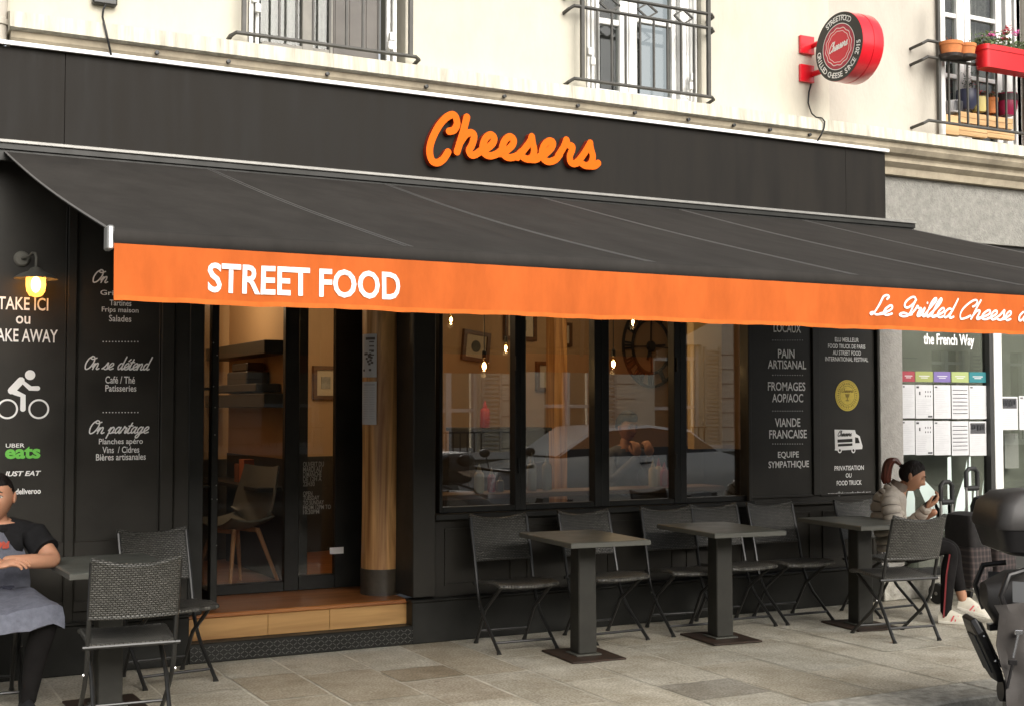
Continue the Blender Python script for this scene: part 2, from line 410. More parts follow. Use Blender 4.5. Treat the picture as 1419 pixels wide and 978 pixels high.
m_crate = wood_mat('pine_crate', (0.45, 0.27, 0.12), (0.68, 0.46, 0.24), 0.7, 'x', 3)
m_warmwall = M('warm_ochre_wall', (0.44, 0.295, 0.165), 0.8, var=0.06, vscale=2)
m_wains = M('dark_wainscot', (0.022, 0.02, 0.016), 0.55)
m_shelf_d = M('dark_shelf', (0.018, 0.016, 0.013), 0.5)
m_paper = M('printed_paper', (0.54, 0.54, 0.55), 0.7, var=0.05, vscale=14)
m_ink = M('dark_print', (0.06, 0.06, 0.065), 0.7)
m_inkl = M('grey_print', (0.42, 0.42, 0.44), 0.7)
m_bulbglass = glass_mat('amber_bulb_glass', (1.0, 0.86, 0.62), 1.25)
m_fil = M('glowing_filament', (1, 0.7, 0.3), 0.5, emit=(1.0, 0.66, 0.28), es=45)
m_cord = M('black_cord', (0.012, 0.012, 0.012), 0.6)
m_red = M('red_enamel', (0.62, 0.012, 0.022), 0.28, coat=0.4, var=0.08, vscale=5)
m_redface = M('sign_red_face', (0.66, 0.02, 0.04), 0.4)
m_crimson = M('sign_crimson_ring', (0.42, 0.018, 0.045), 0.4)
m_signblk = M('sign_black_ring', (0.018, 0.017, 0.016), 0.4)
m_terra = M('terracotta', (0.50, 0.175, 0.055), 0.85, var=0.18, vscale=14)
m_asphalt = M('asphalt', (0.05, 0.05, 0.05), 0.9, var=0.2, vscale=30, bump=0.5, bscale=120)
m_mortar = M('pavement_mortar', (0.58, 0.55, 0.46), 0.95, var=0.25, vscale=7)
m_kerb = M('granite_kerb', (0.44, 0.425, 0.375), 0.85, var=0.3, vscale=14, bump=0.6, bscale=70, tint=(0.27, 0.255, 0.215))

def slab_mat():
    m = bpy.data.materials.new('sandstone_slabs'); m.use_nodes = True
    n = m.node_tree.nodes; l = m.node_tree.links; b = n['Principled BSDF']
    tc = n.new('ShaderNodeTexCoord'); at_ = n.new('ShaderNodeAttribute'); at_.attribute_name = 'slab_tint'
    t = n.new('ShaderNodeTexNoise'); t.inputs['Scale'].default_value = 3.2; t.inputs['Detail'].default_value = 9; t.inputs['Roughness'].default_value = 0.7
    l.new(tc.outputs['Object'], t.inputs[0])
    rp = n.new('ShaderNodeValToRGB'); rp.color_ramp.elements[0].position = 0.3; rp.color_ramp.elements[1].position = 0.72
    rp.color_ramp.elements[0].color = (0.70, 0.66, 0.58, 1); rp.color_ramp.elements[1].color = (1.2, 1.2, 1.16, 1)
    l.new(t.outputs['Fac'], rp.inputs[0])
    t3 = n.new('ShaderNodeTexNoise'); t3.inputs['Scale'].default_value = 75; t3.inputs['Detail'].default_value = 6; l.new(tc.outputs['Object'], t3.inputs[0])
    r3 = n.new('ShaderNodeValToRGB'); r3.color_ramp.elements[0].position = 0.36; r3.color_ramp.elements[1].position = 0.62
    r3.color_ramp.elements[0].color = (0.55, 0.53, 0.49, 1); r3.color_ramp.elements[1].color = (1.1, 1.1, 1.1, 1); l.new(t3.outputs['Fac'], r3.inputs[0])
    m1 = n.new('ShaderNodeMix'); m1.data_type = 'RGBA'; m1.blend_type = 'MULTIPLY'; m1.inputs[0].default_value = 1
    l.new(at_.outputs['Color'], m1.inputs[6]); l.new(rp.outputs[0], m1.inputs[7])
    m2 = n.new('ShaderNodeMix'); m2.data_type = 'RGBA'; m2.blend_type = 'MULTIPLY'; m2.inputs[0].default_value = 0.8
    l.new(m1.outputs[2], m2.inputs[6]); l.new(r3.outputs[0], m2.inputs[7])
    t4 = n.new('ShaderNodeTexNoise'); t4.inputs['Scale'].default_value = 0.9; t4.inputs['Detail'].default_value = 10; t4.inputs['Roughness'].default_value = 0.75; l.new(tc.outputs['Object'], t4.inputs[0])
    r4 = n.new('ShaderNodeValToRGB'); r4.color_ramp.elements[0].position = 0.38; r4.color_ramp.elements[1].position = 0.58
    r4.color_ramp.elements[0].color = (0.60, 0.55, 0.46, 1); r4.color_ramp.elements[1].color = (1, 1, 1, 1); l.new(t4.outputs['Fac'], r4.inputs[0])
    vo = n.new('ShaderNodeTexVoronoi'); vo.inputs['Scale'].default_value = 2.6; l.new(tc.outputs['Object'], vo.inputs[0])       # trodden gum spots
    r5 = n.new('ShaderNodeValToRGB'); r5.color_ramp.elements[0].position = 0.035; r5.color_ramp.elements[1].position = 0.06
    r5.color_ramp.elements[0].color = (0.45, 0.44, 0.42, 1); r5.color_ramp.elements[1].color = (1, 1, 1, 1); l.new(vo.outputs['Distance'], r5.inputs[0])
    prev = m2.outputs[2]
    for rr_ in (r4, r5):
        mm = n.new('ShaderNodeMix'); mm.data_type = 'RGBA'; mm.blend_type = 'MULTIPLY'; mm.inputs[0].default_value = 0.55; l.new(prev, mm.inputs[6]); l.new(rr_.outputs[0], mm.inputs[7]); prev = mm.outputs[2]
    l.new(prev, b.inputs['Base Color']); b.inputs['Roughness'].default_value = 0.75
    bp = n.new('ShaderNodeBump'); bp.inputs['Strength'].default_value = 0.5; bp.inputs['Distance'].default_value = 0.006
    l.new(t.outputs['Fac'], bp.inputs['Height'])
    bp2 = n.new('ShaderNodeBump'); bp2.inputs['Strength'].default_value = 0.3; bp2.inputs['Distance'].default_value = 0.003
    l.new(t3.outputs['Fac'], bp2.inputs['Height']); l.new(bp.outputs[0], bp2.inputs['Normal']); l.new(bp2.outputs[0], b.inputs['Normal'])
    return m
m_slab = slab_mat()

# ============================================================ GROUND
KY0, KY1 = 5.05, 5.37            # kerb front and back
xs = [-6, -4.6, -3.4, -2.4, -1.5, -0.9, -0.35, 0.15, 0.6, 1.1, 1.6, 2.04, 2.43, 2.88, 3.30, 3.68, 4.10, 4.60, 5.10, 5.65, 5.97, 6.5, 7.05, 7.5, 8.1, 8.6, 9.2, 9.8, 10.5, 11.2, 12, 13, 14.5, 16]
cuts = {11: [6.75, 7.4], 12: [6.5, 7.3], 13: [6.235, 6.86, 7.2], 14: [6.82, 5.9], 15: [6.41, 7.2], 16: [5.69, 6.1, 7.05], 17: [6.45, 7.2], 18: [6.0, 6.9], 19: [6.6, 5.75], 20: [6.25, 7.2]}
tints = {(16, 1): (0.34, 0.325, 0.295), (13, 2): (0.37, 0.32, 0.25), (12, 0): (0.47, 0.44, 0.38), (17, 0): (0.51, 0.48, 0.42), (11, 0): (0.46, 0.42, 0.35), (12, 1): (0.45, 0.405, 0.335), (13, 1): (0.47, 0.43, 0.37), (11, 1): (0.44, 0.395, 0.325), (14, 2): (0.47, 0.43, 0.36)}
pv = MB(); tint = []
for i in range(len(xs) - 1):
    ys = sorted([KY1, 7.97] + cuts.get(i, [6.0 + random.random() * 0.5, 6.9 + random.random() * 0.4]))
    for j in range(len(ys) - 1):
        g = 0.005 + random.random() * 0.004
        x0, x1, y0, y1 = xs[i] + g, xs[i + 1] - g, ys[j] + g, ys[j + 1] - g
        far = (ys[j] - 5.4) / 2.5
        c = tints.get((i, j))
        if not c:
            k = 0.56 + random.uniform(-0.045, 0.035); w = random.uniform(0, 0.03)
            c = (k + w * 0.5, k * 0.975, k * 0.89 - w * 0.4)
        dz = random.uniform(-0.0015, 0.0015); nx, ny = 5, 5; vs = []; e = 0.003
        for a in range(nx):
            for b in range(ny):
                edge = a in (0, nx - 1) or b in (0, ny - 1)
                ux = x0 + (x1 - x0) * a / (nx - 1) + (random.uniform(-e, e) if edge else 0); uy = y0 + (y1 - y0) * b / (ny - 1) + (random.uniform(-e, e) if edge else 0)
                vs.append((ux, uy, dz + (-0.0025 if edge else random.uniform(-0.001, 0.001))))
        fs = [(a * ny + b, (a + 1) * ny + b, (a + 1) * ny + b + 1, a * ny + b + 1) for a in range(nx - 1) for b in range(ny - 1)]
        pv.add(vs, fs); tint += [c] * len(fs)
pav = tag(pv.build('pavement', m_slab, smooth=False), kind='structure')
ca = pav.data.color_attributes.new('slab_tint', 'FLOAT_COLOR', 'CORNER')
for p in pav.data.polygons:
    for li in p.loop_indices: ca.data[li].color = (*tint[p.index], 1)
for p in pav.data.polygons: p.use_smooth = True
tag(MB().box(-6, 16, KY1 - 0.002, 8.2, -0.35, -0.0052).build('pavement_bed', m_mortar), kind='structure')
kb = MB(); x = -6.0
while x < 16:
    L = random.uniform(0.8, 1.25); kb.box(x + 0.004, x + L - 0.004, KY0, KY1 - 0.008, -0.3, 0.001 + random.uniform(0, 0.003)); x += L
tag(kb.build('kerb', m_kerb, bevel=0.012), kind='structure')
tag(MB().box(-60, 60, -4.6, KY0 - 0.001, -0.6, -0.125).build('road', m_asphalt), kind='structure')
tag(MB().box(-150, 150, -150, 150, -0.9, -0.61).build('ground', m_asphalt), kind='structure')

# ============================================================ APARTMENT BUILDING (upper floor, cornice, windows)
YW = 7.90
bd = thing('apartment_building', 'cream rendered apartment building with railed windows above the black cafe front', 'building', (4, 8.4, 0))
def wx(px, py, Y=YW): return at(px, py, Y).x
xsplit = wx(1149, 100)
W1 = (wx(343, 40), wx(562, 40)); W2 = (wx(812, 60), wx(972, 80)); W3 = (wx(1303, 120), wx(1303, 120) + 1.15)
def wall_strip(mb, x0, x1, z0, z1, y1=8.35): mb.box(x0, x1, YW, y1, z0, z1)
TOP = 5.7
wl = MB()
for a, b in ((-1.2, W1[0]), (W1[1], W2[0]), (W2[1], xsplit)): wall_strip(wl, a, b, 3.79, TOP)
z1s = 3.845; z2s = at(890, 133, YW).z - 0.0; z3s = at(1360, 196, YW).z
for (a, b), zs in ((W1, z1s), (W2, z1s)):
    wall_strip(wl, a, b, 3.79, zs); wall_strip(wl, a, b, 5.55, TOP)
wl.build('wall', m_cream, bd)
wr = MB()
for a, b in ((xsplit + 0.001, W3[0]), (W3[1], 16)): wr.box(a, b, YW + 0.006, 8.35, 3.79, TOP)
wr.box(W3[0], W3[1], YW + 0.006, 8.35, 3.79, 3.85); wr.box(W3[0], W3[1], YW + 0.006, 8.35, 5.55, TOP)
wr.build('wall', m_cream2, bd)['label'] = 'greyer stretch of upper wall behind the round red sign'
# cornice: a moulded profile run along the facade
xc0 = 0.83
prof = [(7.90, 3.835), (7.74, 3.80), (7.66, 3.782), (7.655, 3.692), (7.675, 3.685)]
cn = MB(); cn.loft([[(x, y, z) for y, z in prof + [(7.95, 3.66)]] for x in (xc0, 16)]); cn.build('cornice_band', m_cornice, bd)
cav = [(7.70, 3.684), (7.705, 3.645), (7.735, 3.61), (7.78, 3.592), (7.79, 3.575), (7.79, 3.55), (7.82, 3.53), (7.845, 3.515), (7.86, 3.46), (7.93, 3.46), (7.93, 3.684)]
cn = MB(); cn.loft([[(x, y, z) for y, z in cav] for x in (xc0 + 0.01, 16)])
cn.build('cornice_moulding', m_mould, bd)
# vent plugs along the moulding
mb = MB()
for px, py in ((217, 78), (316, 90), (453, 107), (590, 126), (698, 138), (800, 151), (879, 161), (953, 170), (1016, 177), (1066, 182), (1121, 190)):
    p = at(px, py, 7.70); mb.lathe([(0.013, 0), (0.013, 0.02), (0.008, 0.021)], (p.x, 7.70, max(3.655, min(p.z, 3.672))), 8, 'y')
mb.build_each('fixing_bolt', m_dark_metal, bd)
# grey roughcast band and wall below the cornice, right of the fascia
mb = MB(); mb.box(7.2, 16, 7.92, 8.35, 2.965, 3.62); mb.build('roughcast_band', m_rough, bd)
MB().box(-1.2, 7.2, 7.96, 8.35, 3.0, 3.62).build('backing_wall', m_cream, bd)

def upper_window(kind, x0, x1, zs, seg):
    """a tall french window set back in the wall; seg = list of (px0, px1, what)"""
    yb = 8.06
    w = tag(MB().build('window', m_white, bd), None)
    return w
# ---- window 1 : shuttered, grey
def part(mb, name, mat, par, **k): return mb.build(name, mat, par, **k)
def win_common(x0, x1, zs, fr_mat):
    mb = MB(); y0, y1 = 8.05, 8.12
    mb.box(x0, x1, 7.96, 8.2, zs - 0.03, zs + 0.012)       # sill board
    mb.box(x0, x0 + 0.05, y0, y1, zs + 0.012, 5.55); mb.box(x1 - 0.05, x1, y0, y1, zs + 0.012, 5.55)
    return mb
fr_grey = M('grey_window_paint', (0.22, 0.21, 0.185), 0.6, var=0.12, vscale=9)
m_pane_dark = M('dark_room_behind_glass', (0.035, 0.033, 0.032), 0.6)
m_lace = M('lace_curtain', (0.2, 0.19, 0.185), 0.9, var=0.4, vscale=34, bump=0.5, bscale=50)
m_shut = M('folded_shutter_grey', (0.115, 0.105, 0.095), 0.6, var=0.12, vscale=6)
def X(px, Y): return at(px, 60, Y).x
mb = win_common(*W1, z1s, fr_grey)
ya = 8.07
for a, b in ((418, 433), (456, 461)): mb.box(X(a, ya), X(b, ya), 8.055, 8.11, z1s + 0.02, 5.5)
mb.box(X(362, ya), X(456, ya), 8.06, 8.10, z1s + 0.02, z1s + 0.075)
w1 = mb.build('window', fr_grey, bd, bevel=0.004)
mb = MB(); mb.box(X(362, ya), X(456, ya), 8.088, 8.094, z1s + 0.06, 5.5); mb.build('pane', m_glass_up, w1)
mb = MB()                                                  # lace behind the glass, gathered in folds
n = 40; rings = []
x0, x1 = X(362, 8.14), X(450, 8.14)
for z in (z1s + 0.07, 5.5): rings.append([(x0 + (x1 - x0) * i / n, 8.15 + 0.018 * math.sin(i * 1.7), z) for i in range(n + 1)])
mb.loft(rings, cap=False, closed=False); mb.build('curtain', m_lace, w1)
mb = MB()                                                  # closed inner shutter leaf on the right
mb.box(X(461, 8.06), X(524, 8.06), 8.05, 8.09, z1s + 0.05, 5.5)
for a, b in ((464, 478), (484, 503), (507, 522)): mb.box(X(a, 8.05), X(b, 8.05), 8.044, 8.052, z1s + 0.10, 5.4)
mb.build('shutter', m_shut, w1, bevel=0.003)
mb = MB()                                                  # shutter guide rails at both jambs
for a, b, yy in ((345, 351, 7.94), (354, 359, 7.97), (536, 541, 7.97), (545, 550, 7.94)): mb.box(X(a, yy), X(b, yy), yy, yy + 0.03, z1s + 0.0, 5.5)
for px, z in ((352, 4.12), (357, 4.06), (543, 4.0), (541, 3.94)): p = X(px, 7.93); mb.box(p - 0.018, p + 0.018, 7.915, 7.945, z, z + 0.055)
mb.build_each('shutter_rail', m_white, w1, bevel=0.003)
# ---- window 2 : white double casement
mb = win_common(*W2, z1s, m_white)
for a, b in ((824, 829), (857, 869), (870, 881), (929, 940)): mb.box(X(a, ya), X(b, ya), 8.05, 8.11, z1s + 0.015, 5.5)
for a, b in ((829, 857), (881, 929)):
    mb.box(X(a, ya) + 0.001, X(b, ya) - 0.001, 8.06, 8.105, z1s + 0.016, z1s + 0.06)
    zb = at((a + b) / 2, 31, ya).z; mb.box(X(a, ya) + 0.001, X(b, ya) - 0.001, 8.058, 8.105, zb - 0.022, zb + 0.022)
w2 = mb.build('window', m_white, bd, bevel=0.004)
mb = MB()
for a, b in ((829, 857), (881, 929)): mb.box(X(a, ya), X(b, ya), 8.082, 8.088, z1s + 0.05, 5.5)
mb.build('pane', m_glass_up, w2)
mb = MB(); mb.box(X(940, 8.02), X(966, 8.02), 8.0, 8.04, z1s + 0.02, 5.5)
for a, b in ((942, 948), (951, 963)): mb.box(X(a, 8.0), X(b, 8.0), 7.993, 8.002, z1s + 0.05, 5.4)
mb.build('shutter', m_white, w2, bevel=0.003)
mb = MB()
for a, b, yy in ((814, 818, 7.94), (820, 824, 7.97), (957, 960, 7.97), (962, 966, 7.94)): mb.box(X(a, yy), X(b, yy), yy, yy + 0.03, z1s, 5.5)
for px, z in ((817, 4.10), (821, 4.03), (959, 4.02), (957, 3.95)): p = X(px, 7.93); mb.box(p - 0.018, p + 0.018, 7.915, 7.945, z, z + 0.055)
mb.build_each('shutter_rail', m_white, w2, bevel=0.003)
# ---- window 3 : white casement with lace, plants on its sill
z3 = 3.86
mb = win_common(*W3, z3, m_white)
for a, b in ((1303, 1308), (1324, 1334), (1335, 1343), (1378, 1386), (1392, 1400), (1404, 1416)): mb.box(X(a, ya), X(b, ya), 8.05, 8.11, z3 + 0.015, 5.5)
for a, b in ((1308, 1324), (1343, 1378)):
    for py in (22, 106):
        zb = at((a + b) / 2, py + (a - 1308) * 0.16, ya).z; mb.box(X(a, ya) + 0.001, X(b, ya) - 0.001, 8.058, 8.105, zb - 0.02, zb + 0.02)
w3 = mb.build('window', m_white, bd, bevel=0.004)
mb = MB()
for a, b in ((1308, 1324), (1343, 1378)): mb.box(X(a, ya), X(b, ya), 8.082, 8.088, z3 + 0.02, 5.5)
mb.build('pane', m_glass_up, w3)
mb = MB(); rings = []
x0, x1 = X(1343, 8.15), X(1382, 8.15)
for z in (z3 + 0.05, 5.5): rings.append([(x0 + (x1 - x0) * i / n, 8.16 + 0.02 * math.sin(i * 1.3), z) for i in range(n + 1)])
mb.loft(rings, cap=False, closed=False); mb.build('curtain', m_lace, w3)
# dark rooms behind the upper windows
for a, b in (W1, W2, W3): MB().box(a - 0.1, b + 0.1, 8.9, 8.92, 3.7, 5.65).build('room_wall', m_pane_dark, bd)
# ---- railings
def railing(x0, x1, zr, bars, posts, yr, diamonds=(), hook=0.09):
    mb = MB()
    for k, z in enumerate(zr):
        mb.tube([(x0, YW + 0.02, z - 0.035), (x0, yr + 0.02, z - 0.02), (x0 + 0.03, yr, z), (x1 - 0.03, yr, z), (x1, yr + 0.02, z - 0.01), (x1, YW + 0.02, z - 0.03)], 0.014, 6)
    for p in posts: mb.bar((p, yr, zr[-1]), (p, yr, 4.95), 0.026, 0.026)
    for p in bars: mb.bar((p, yr, zr[-1]), (p, yr, zr[-2] if len(zr) > 1 else 4.95), 0.014, 0.014)
    for p in diamonds:
        za, zb = zr[0], zr[1]; zm = (za + zb) / 2; q = 0.085
        for a, b in (((p - q, zm), (p, za)), ((p, za), (p + q, zm)), ((p + q, zm), (p, zb)), ((p, zb), (p - q, zm))): mb.bar((a[0], yr, a[1]), (b[0], yr, b[1]), 0.012, 0.014, up=(0, 1, 0))
    return mb
yr = 7.80
bars1 = [wx(p, 40, yr) for p in (387, 411, 434, 457, 480, 503, 525)]
railing(wx(321, 46, yr), wx(582, 80, yr), [4.9, at(450, 62, yr).z], bars1, [wx(338, 30, yr), wx(569, 60, yr)], yr).build('railing', m_rail, bd, bevel=0)
bars2 = [wx(p, 70, yr) for p in (828, 848, 867, 887, 906, 925, 944, 962)]
railing(wx(791, 100, yr), wx(991, 100, yr), [at(890, 4, yr).z, at(890, 24, yr).z, at(890, 122, yr).z], bars2, [wx(807, 60, yr), wx(982, 80, yr)], yr, [wx(p, 10, yr) for p in (845, 897, 947)]).build('railing', m_rail, bd)
yr3 = 7.74
b3 = [wx(p, 130, yr3) for p in (1315, 1329, 1341, 1355, 1368, 1381, 1394, 1406, 1419)] + [wx(1419, 130, yr3) + 0.12 * i for i in range(1, 4)]
z3r = [at(1350, 68, yr3).z, at(1350, 90, yr3).z, at(1350, 176, yr3).z]
xr3 = wx(1282, 80, yr3)
r3 = railing(xr3, xr3 + 1.5, z3r, b3, [wx(1301, 120, yr3), wx(1301, 120, yr3) + 1.2], yr3).build('railing', m_rail, bd)
mb = MB(); p = wx(1305, 120, 7.86); mb.tube([(p, 7.86, 3.84), (p, 7.86, 5.5)], 0.028, 10); mb.build_each('shutter_rail', m_white, bd, smooth=True)
# drainpipe at the left edge of the building
dp = thing('drainpipe', 'pale painted drainpipe at the left end of the stone cornice', 'drainpipe', (0.78, 7.8, 3.6))
MB().tube([(0.775, 7.79, 3.62), (0.775, 7.79, 5.6)], 0.055, 14).build('pipe', m_cream2, dp, smooth=True)
MB().lathe([(0.058, 0), (0.066, 0.004), (0.066, 0.035), (0.058, 0.04)], (0.775, 7.79, 3.72), 14).build('collar', m_cream2, dp, smooth=True)
# junction box with its cable
jb = thing('junction_box', 'black junction box on the cream wall with a thin cable hanging down', 'junction box', (at(147, 0, 7.86).x, 7.86, 4.0))
a, b = at(129, 0, 7.84), at(163, 0, 7.84)
MB().box(a.x, b.x, 7.84, 7.90, at(147, 6, 7.84).z, 4.25).build('case', m_dark_metal, jb, bevel=0.008)
pts = [at(px, py, yy) for px, py, yy in ((147, 6, 7.85), (143, 14, 7.85), (142, 24, 7.80), (144, 32, 7.645), (147, 44, 7.64), (150, 58, 7.645), (154, 76, 7.70))]
MB().tube(pts, 0.0065, 6).build('cable', m_cord, jb, smooth=True)

# ============================================================ CAFE FRONT
YP, YN, YG = 7.90, 7.945, 8.0
YF = 7.74
sf = thing('cafe_storefront', 'black painted cafe front with lettered panels, glazed windows and a raised wooden doorway', 'shop front', (4, 7.9, 0))
fxr = at(1227, 250, YF).x
zt = at(610, 137.5, YF).z; zb_ = at(610, 250, YF).z
mb = MB()
seams = [-1.2, at(90, 130, YF).x, at(1172, 250, YF).x, fxr]
for a, b in zip(seams[:-1], seams[1:]): mb.box(a + 0.001, b - 0.001, YF, 7.955, zb_, zt)
mb.build('fascia_board', m_fascia, sf, bevel=0.0015)
MB().box(-1.2, fxr + 0.01, YF - 0.025, 7.70, zt + 0.001, zt + 0.026).build('flashing', m_flash, sf, bevel=0.003)
zl = at(610, 256, YF - 0.1).z
# big sign word: thick cut-out letters, traced stroke by stroke
CH = [[(265,215),(300,205),(322,160),(305,105),(265,105),(205,160),(150,260),(128,350),(145,420),(185,435),(225,410),(258,360)],
 [(390,115),(360,230),(320,360)], [(335,305),(380,240),(420,225),(440,250),(425,310),(405,350),(420,380),(450,378),(490,350)],
 [(480,360),(530,335),(570,300),(580,262),(555,240),(520,265),(500,320),(512,370),(550,388),(600,374),(635,345)],
 [(620,372),(670,348),(710,312),(718,274),(692,253),(658,278),(638,332),(652,382),(690,400),(740,388),(775,358)],
 [(745,398),(790,345),(832,290),(845,252)], [(845,252),(852,300),(862,350),(850,392),(822,412),(785,400)], [(835,412),(875,412),(910,385)],
 [(895,398),(945,370),(985,330),(995,295),(970,283),(937,308),(917,362),(930,410),(967,428),(1012,414),(1045,375)],
 [(1030,388),(1070,325),(1088,275)], [(1088,275),(1100,310),(1128,320),(1128,345),(1112,390),(1118,430),(1145,443),(1175,420)],
 [(1160,440),(1208,378),(1242,322),(1255,297)], [(1255,297),(1262,340),(1275,392),(1262,438),(1232,458),(1198,443)], [(1245,458),(1285,458),(1312,438)]]
YS = YF - 0.001
mb = MB(); w = 50 / 5.068 * (at(701, 200, YS) - at(700, 200, YS)).length * 0.90
edge = MB()
for i, q in enumerate(CH):
    P = [at(570 + a / 5.068, 140 + b / 5.068, YF - 0.05) for a, b in q]
    pts = smooth_path([(p.x, p.z) for p in P], 5)
    pen(mb, pts, w, YF - 0.05, 0.0, 0.0012 * (i % 4))
    pen(edge, pts, w * 0.985, YF - 0.002, 0.046, 0.0007 * (i % 4))
sg = edge.build('sign_lettering', m_red_side, sf); sg['label'] = 'thick orange script letters spelling Cheesers'
mb.build('letter_face', m_orange_sign, sg)

# ---- left panels
def P(px, py, Y=YN): return at(px, py, Y)
xa, xb = P(91, 560).x, P(104, 560).x
xd, xe = P(222, 560).x, P(240, 560).x
xjam = P(262, 560).x
zr0, zr1 = P(160, 747).z, P(160, 765).z
mb = MB()
mb.box(-1.2, xjam, YN, 7.985, 0.27, 3.0)                                  # backing boards
mb.build('wall_panel', m_black, sf)
mb = MB()
mb.box(xa, xb, YN - 0.022, YN - 0.001, 0.29, 3.0); mb.box(xd, xe, YN - 0.022, YN - 0.001, 0.29, 3.0)
mb.box(-1.2, xa - 0.001, YN - 0.018, YN - 0.001, zr1 - 0.03, zr0); mb.box(xb + 0.001, xd - 0.001, YN - 0.018, YN - 0.001, zr1 - 0.03, zr0)
mb.box(-1.2, xa - 0.001, YN - 0.018, YN - 0.001, 0.36, 0.42); mb.box(xb + 0.001, xd - 0.001, YN - 0.018, YN - 0.001, 0.36, 0.42)
for x_ in (xa - 0.012, xb + 0.003, xd - 0.012, xe + 0.003): mb.box(x_, x_ + 0.009, YN - 0.012, YN - 0.001, 0.43, 3.0)
mb.build_each('panel_moulding', m_black, sf, bevel=0.005)
xpl = P(276, 920, YP).x
mb = MB(); mb.box(-1.2, 1.93, YP, 7.99, 0.0, 0.285); mb.box(-1.2, 1.93, YP - 0.012, 7.99, 0.286, 0.305); mb.build('plinth', m_black2, sf, bevel=0.005)
YL = YN - 0.004
mb = Lines()
text_px(mb, 'TAKE ICI', -3, 67, 412, 430, YL, bold=0.012)
text_px(mb, 'ou', 22, 42, 438, 449, YL, bold=0.012)
text_px(mb, 'TAKE AWAY', -15, 80, 456, 474, YL, bold=0.012)
text_px(mb, 'UBER', 8, 34, 614, 619.5, YL, bold=0.006)
text_px(mb, 'JUST EAT', 5, 57, 652, 661, YL, bold=0.03, shear=0.25)
text_px(mb, 'deliveroo', 21.5, 56.5, 676, 684, YL, bold=0.025)
# cyclist pictogram
def pt(px, py): p = at(px, py, YL); return (p.x, p.z)
def c2(px, py): return 0 + px / 4.892, 500 + py / 4.892
def ring(mb, cx_, cz, r0, r1, Y, n=36):
    vs = []
    for k in range(n):
        a = 2 * PI * k / n; vs += [(cx_ + r0 * math.cos(a), Y, cz + r0 * math.sin(a)), (cx_ + r1 * math.cos(a), Y, cz + r1 * math.sin(a))]
    mb.add(vs, [(2 * k, 2 * k + 1, (2 * k + 3) % (2 * n), (2 * k + 2) % (2 * n)) for k in range(n)])
def disc(mb, cx_, cz, r, Y, n=28, ey=1.0): mb.poly([(cx_ + r * math.cos(2 * PI * k / n), Y, cz + r * ey * math.sin(2 * PI * k / n)) for k in range(n)])
sc_ = (at(41, 560, YL) - at(40, 560, YL)).length
for q in ((50, 324), (263, 324)): o = pt(*c2(*q)); ring(mb, *o, 11.9 * sc_, 14.6 * sc_, YL)
o = pt(*c2(204, 94)); disc(mb, *o, 7.2 * sc_, YL)
for i, (q, w_) in enumerate((([(75, 205), (140, 130), (205, 184), (255, 184)], 7.0), ([(75, 200), (110, 215), (156, 235), (155, 325)], 7.6), ([(142, 132), (78, 200)], 10.5))):
    pen(mb, smooth_path([pt(*c2(*a)) for a in q], 1) if len(q) > 2 else [pt(*c2(*a)) for a in q], w_ * sc_, YL, d0=0.0006 * (i + 1))
for wd, a, b, base, top in (('On', 129, 149, 392, 383), ('On se détend', 118, 211, 512, 503), ('On partage', 124, 206, 600, 591)):
    script_px(mb, wd, a, b, base, top, YL, w=0.2)
for s_, a, b, t_, u in (('Grignotes', 139, 195, 403, 412), ('Tartines', 152, 182, 416, 424), ('Frips maison', 141, 192, 426, 435), ('Salades', 151, 182, 437, 446), ('Café / Thé', 146, 187, 521, 531),
        ('Patisseries', 146, 189, 533, 542), ('Planches apéro', 137, 198, 607, 617), ('Vins  / Cidres', 142, 193, 618, 627), ('Bières artisanales', 133, 202, 628, 637)):
    text_px(mb, s_, a, b, t_, u, YL, bold=0.012)
def dots(mb, px0, px1, py, Y, n=12):
    for k in range(n):
        p = at(px0 + (px1 - px0) * k / (n - 1), py, Y); mb.poly([(p.x - 0.0035, Y, p.z - 0.003), (p.x + 0.0035, Y, p.z - 0.003), (p.x + 0.0035, Y, p.z + 0.003), (p.x - 0.0035, Y, p.z + 0.003)])
dots(mb, 143, 191, 473.5, YL); dots(mb, 143, 191, 571, YL)
mb.build('lettering', m_vinyl, sf, fix=False)
mb = MB(); text_px(mb, 'eats', 7, 56, 618, 635, YL, bold=0.035)
mb.build('lettering', m_green, sf, fix=False)['label'] = 'bright green word eats'

# ---- entrance: step plate, riser, floor, jamb, door, log post
zs, zf = 0.12, 0.285
xsl, xsr = 1.93, P(574, 860, YP).x
mb = MB(); mb.box(xsl, 3.52, 7.905, 8.1, 0.0, zs)
mb.build('step_plate', m_black2, sf, bevel=0.006)
mb = MB(); xx = xsl + 0.02; k = 0                             # raised tread studs on the front of the plate
while xx < 3.50:
    for r_ in range(4):
        z = 0.022 + r_ * 0.024; s_ = 1 if (k + r_) % 2 else -1
        mb.bar((xx - 0.009, 7.9035, z - s_ * 0.007), (xx + 0.009, 7.9035, z + s_ * 0.007), 0.004, 0.005, up=(0, 1, 0))
    xx += 0.026; k += 1
mb.build('tread_stud', M('worn_tread_steel', (0.11, 0.11, 0.105), 0.35, 0.5), sf)
mb = MB(); mb.box(xsl, 2.45, 8.0, 8.03, zs + 0.002, zf - 0.03); mb.box(2.452, 2.86, 8.0, 8.03, zs + 0.002, zf - 0.03); mb.box(2.862, 3.41, 8.0, 8.03, zs + 0.002, zf - 0.03)
mb.build_each('step_riser', m_riser, sf, bevel=0.002)
mb = MB(); mb.box(xsl, 3.41, 7.985, 8.85, zf - 0.028, zf); mb.build('step_floor', m_floor, sf, bevel=0.006)
YB = 8.72
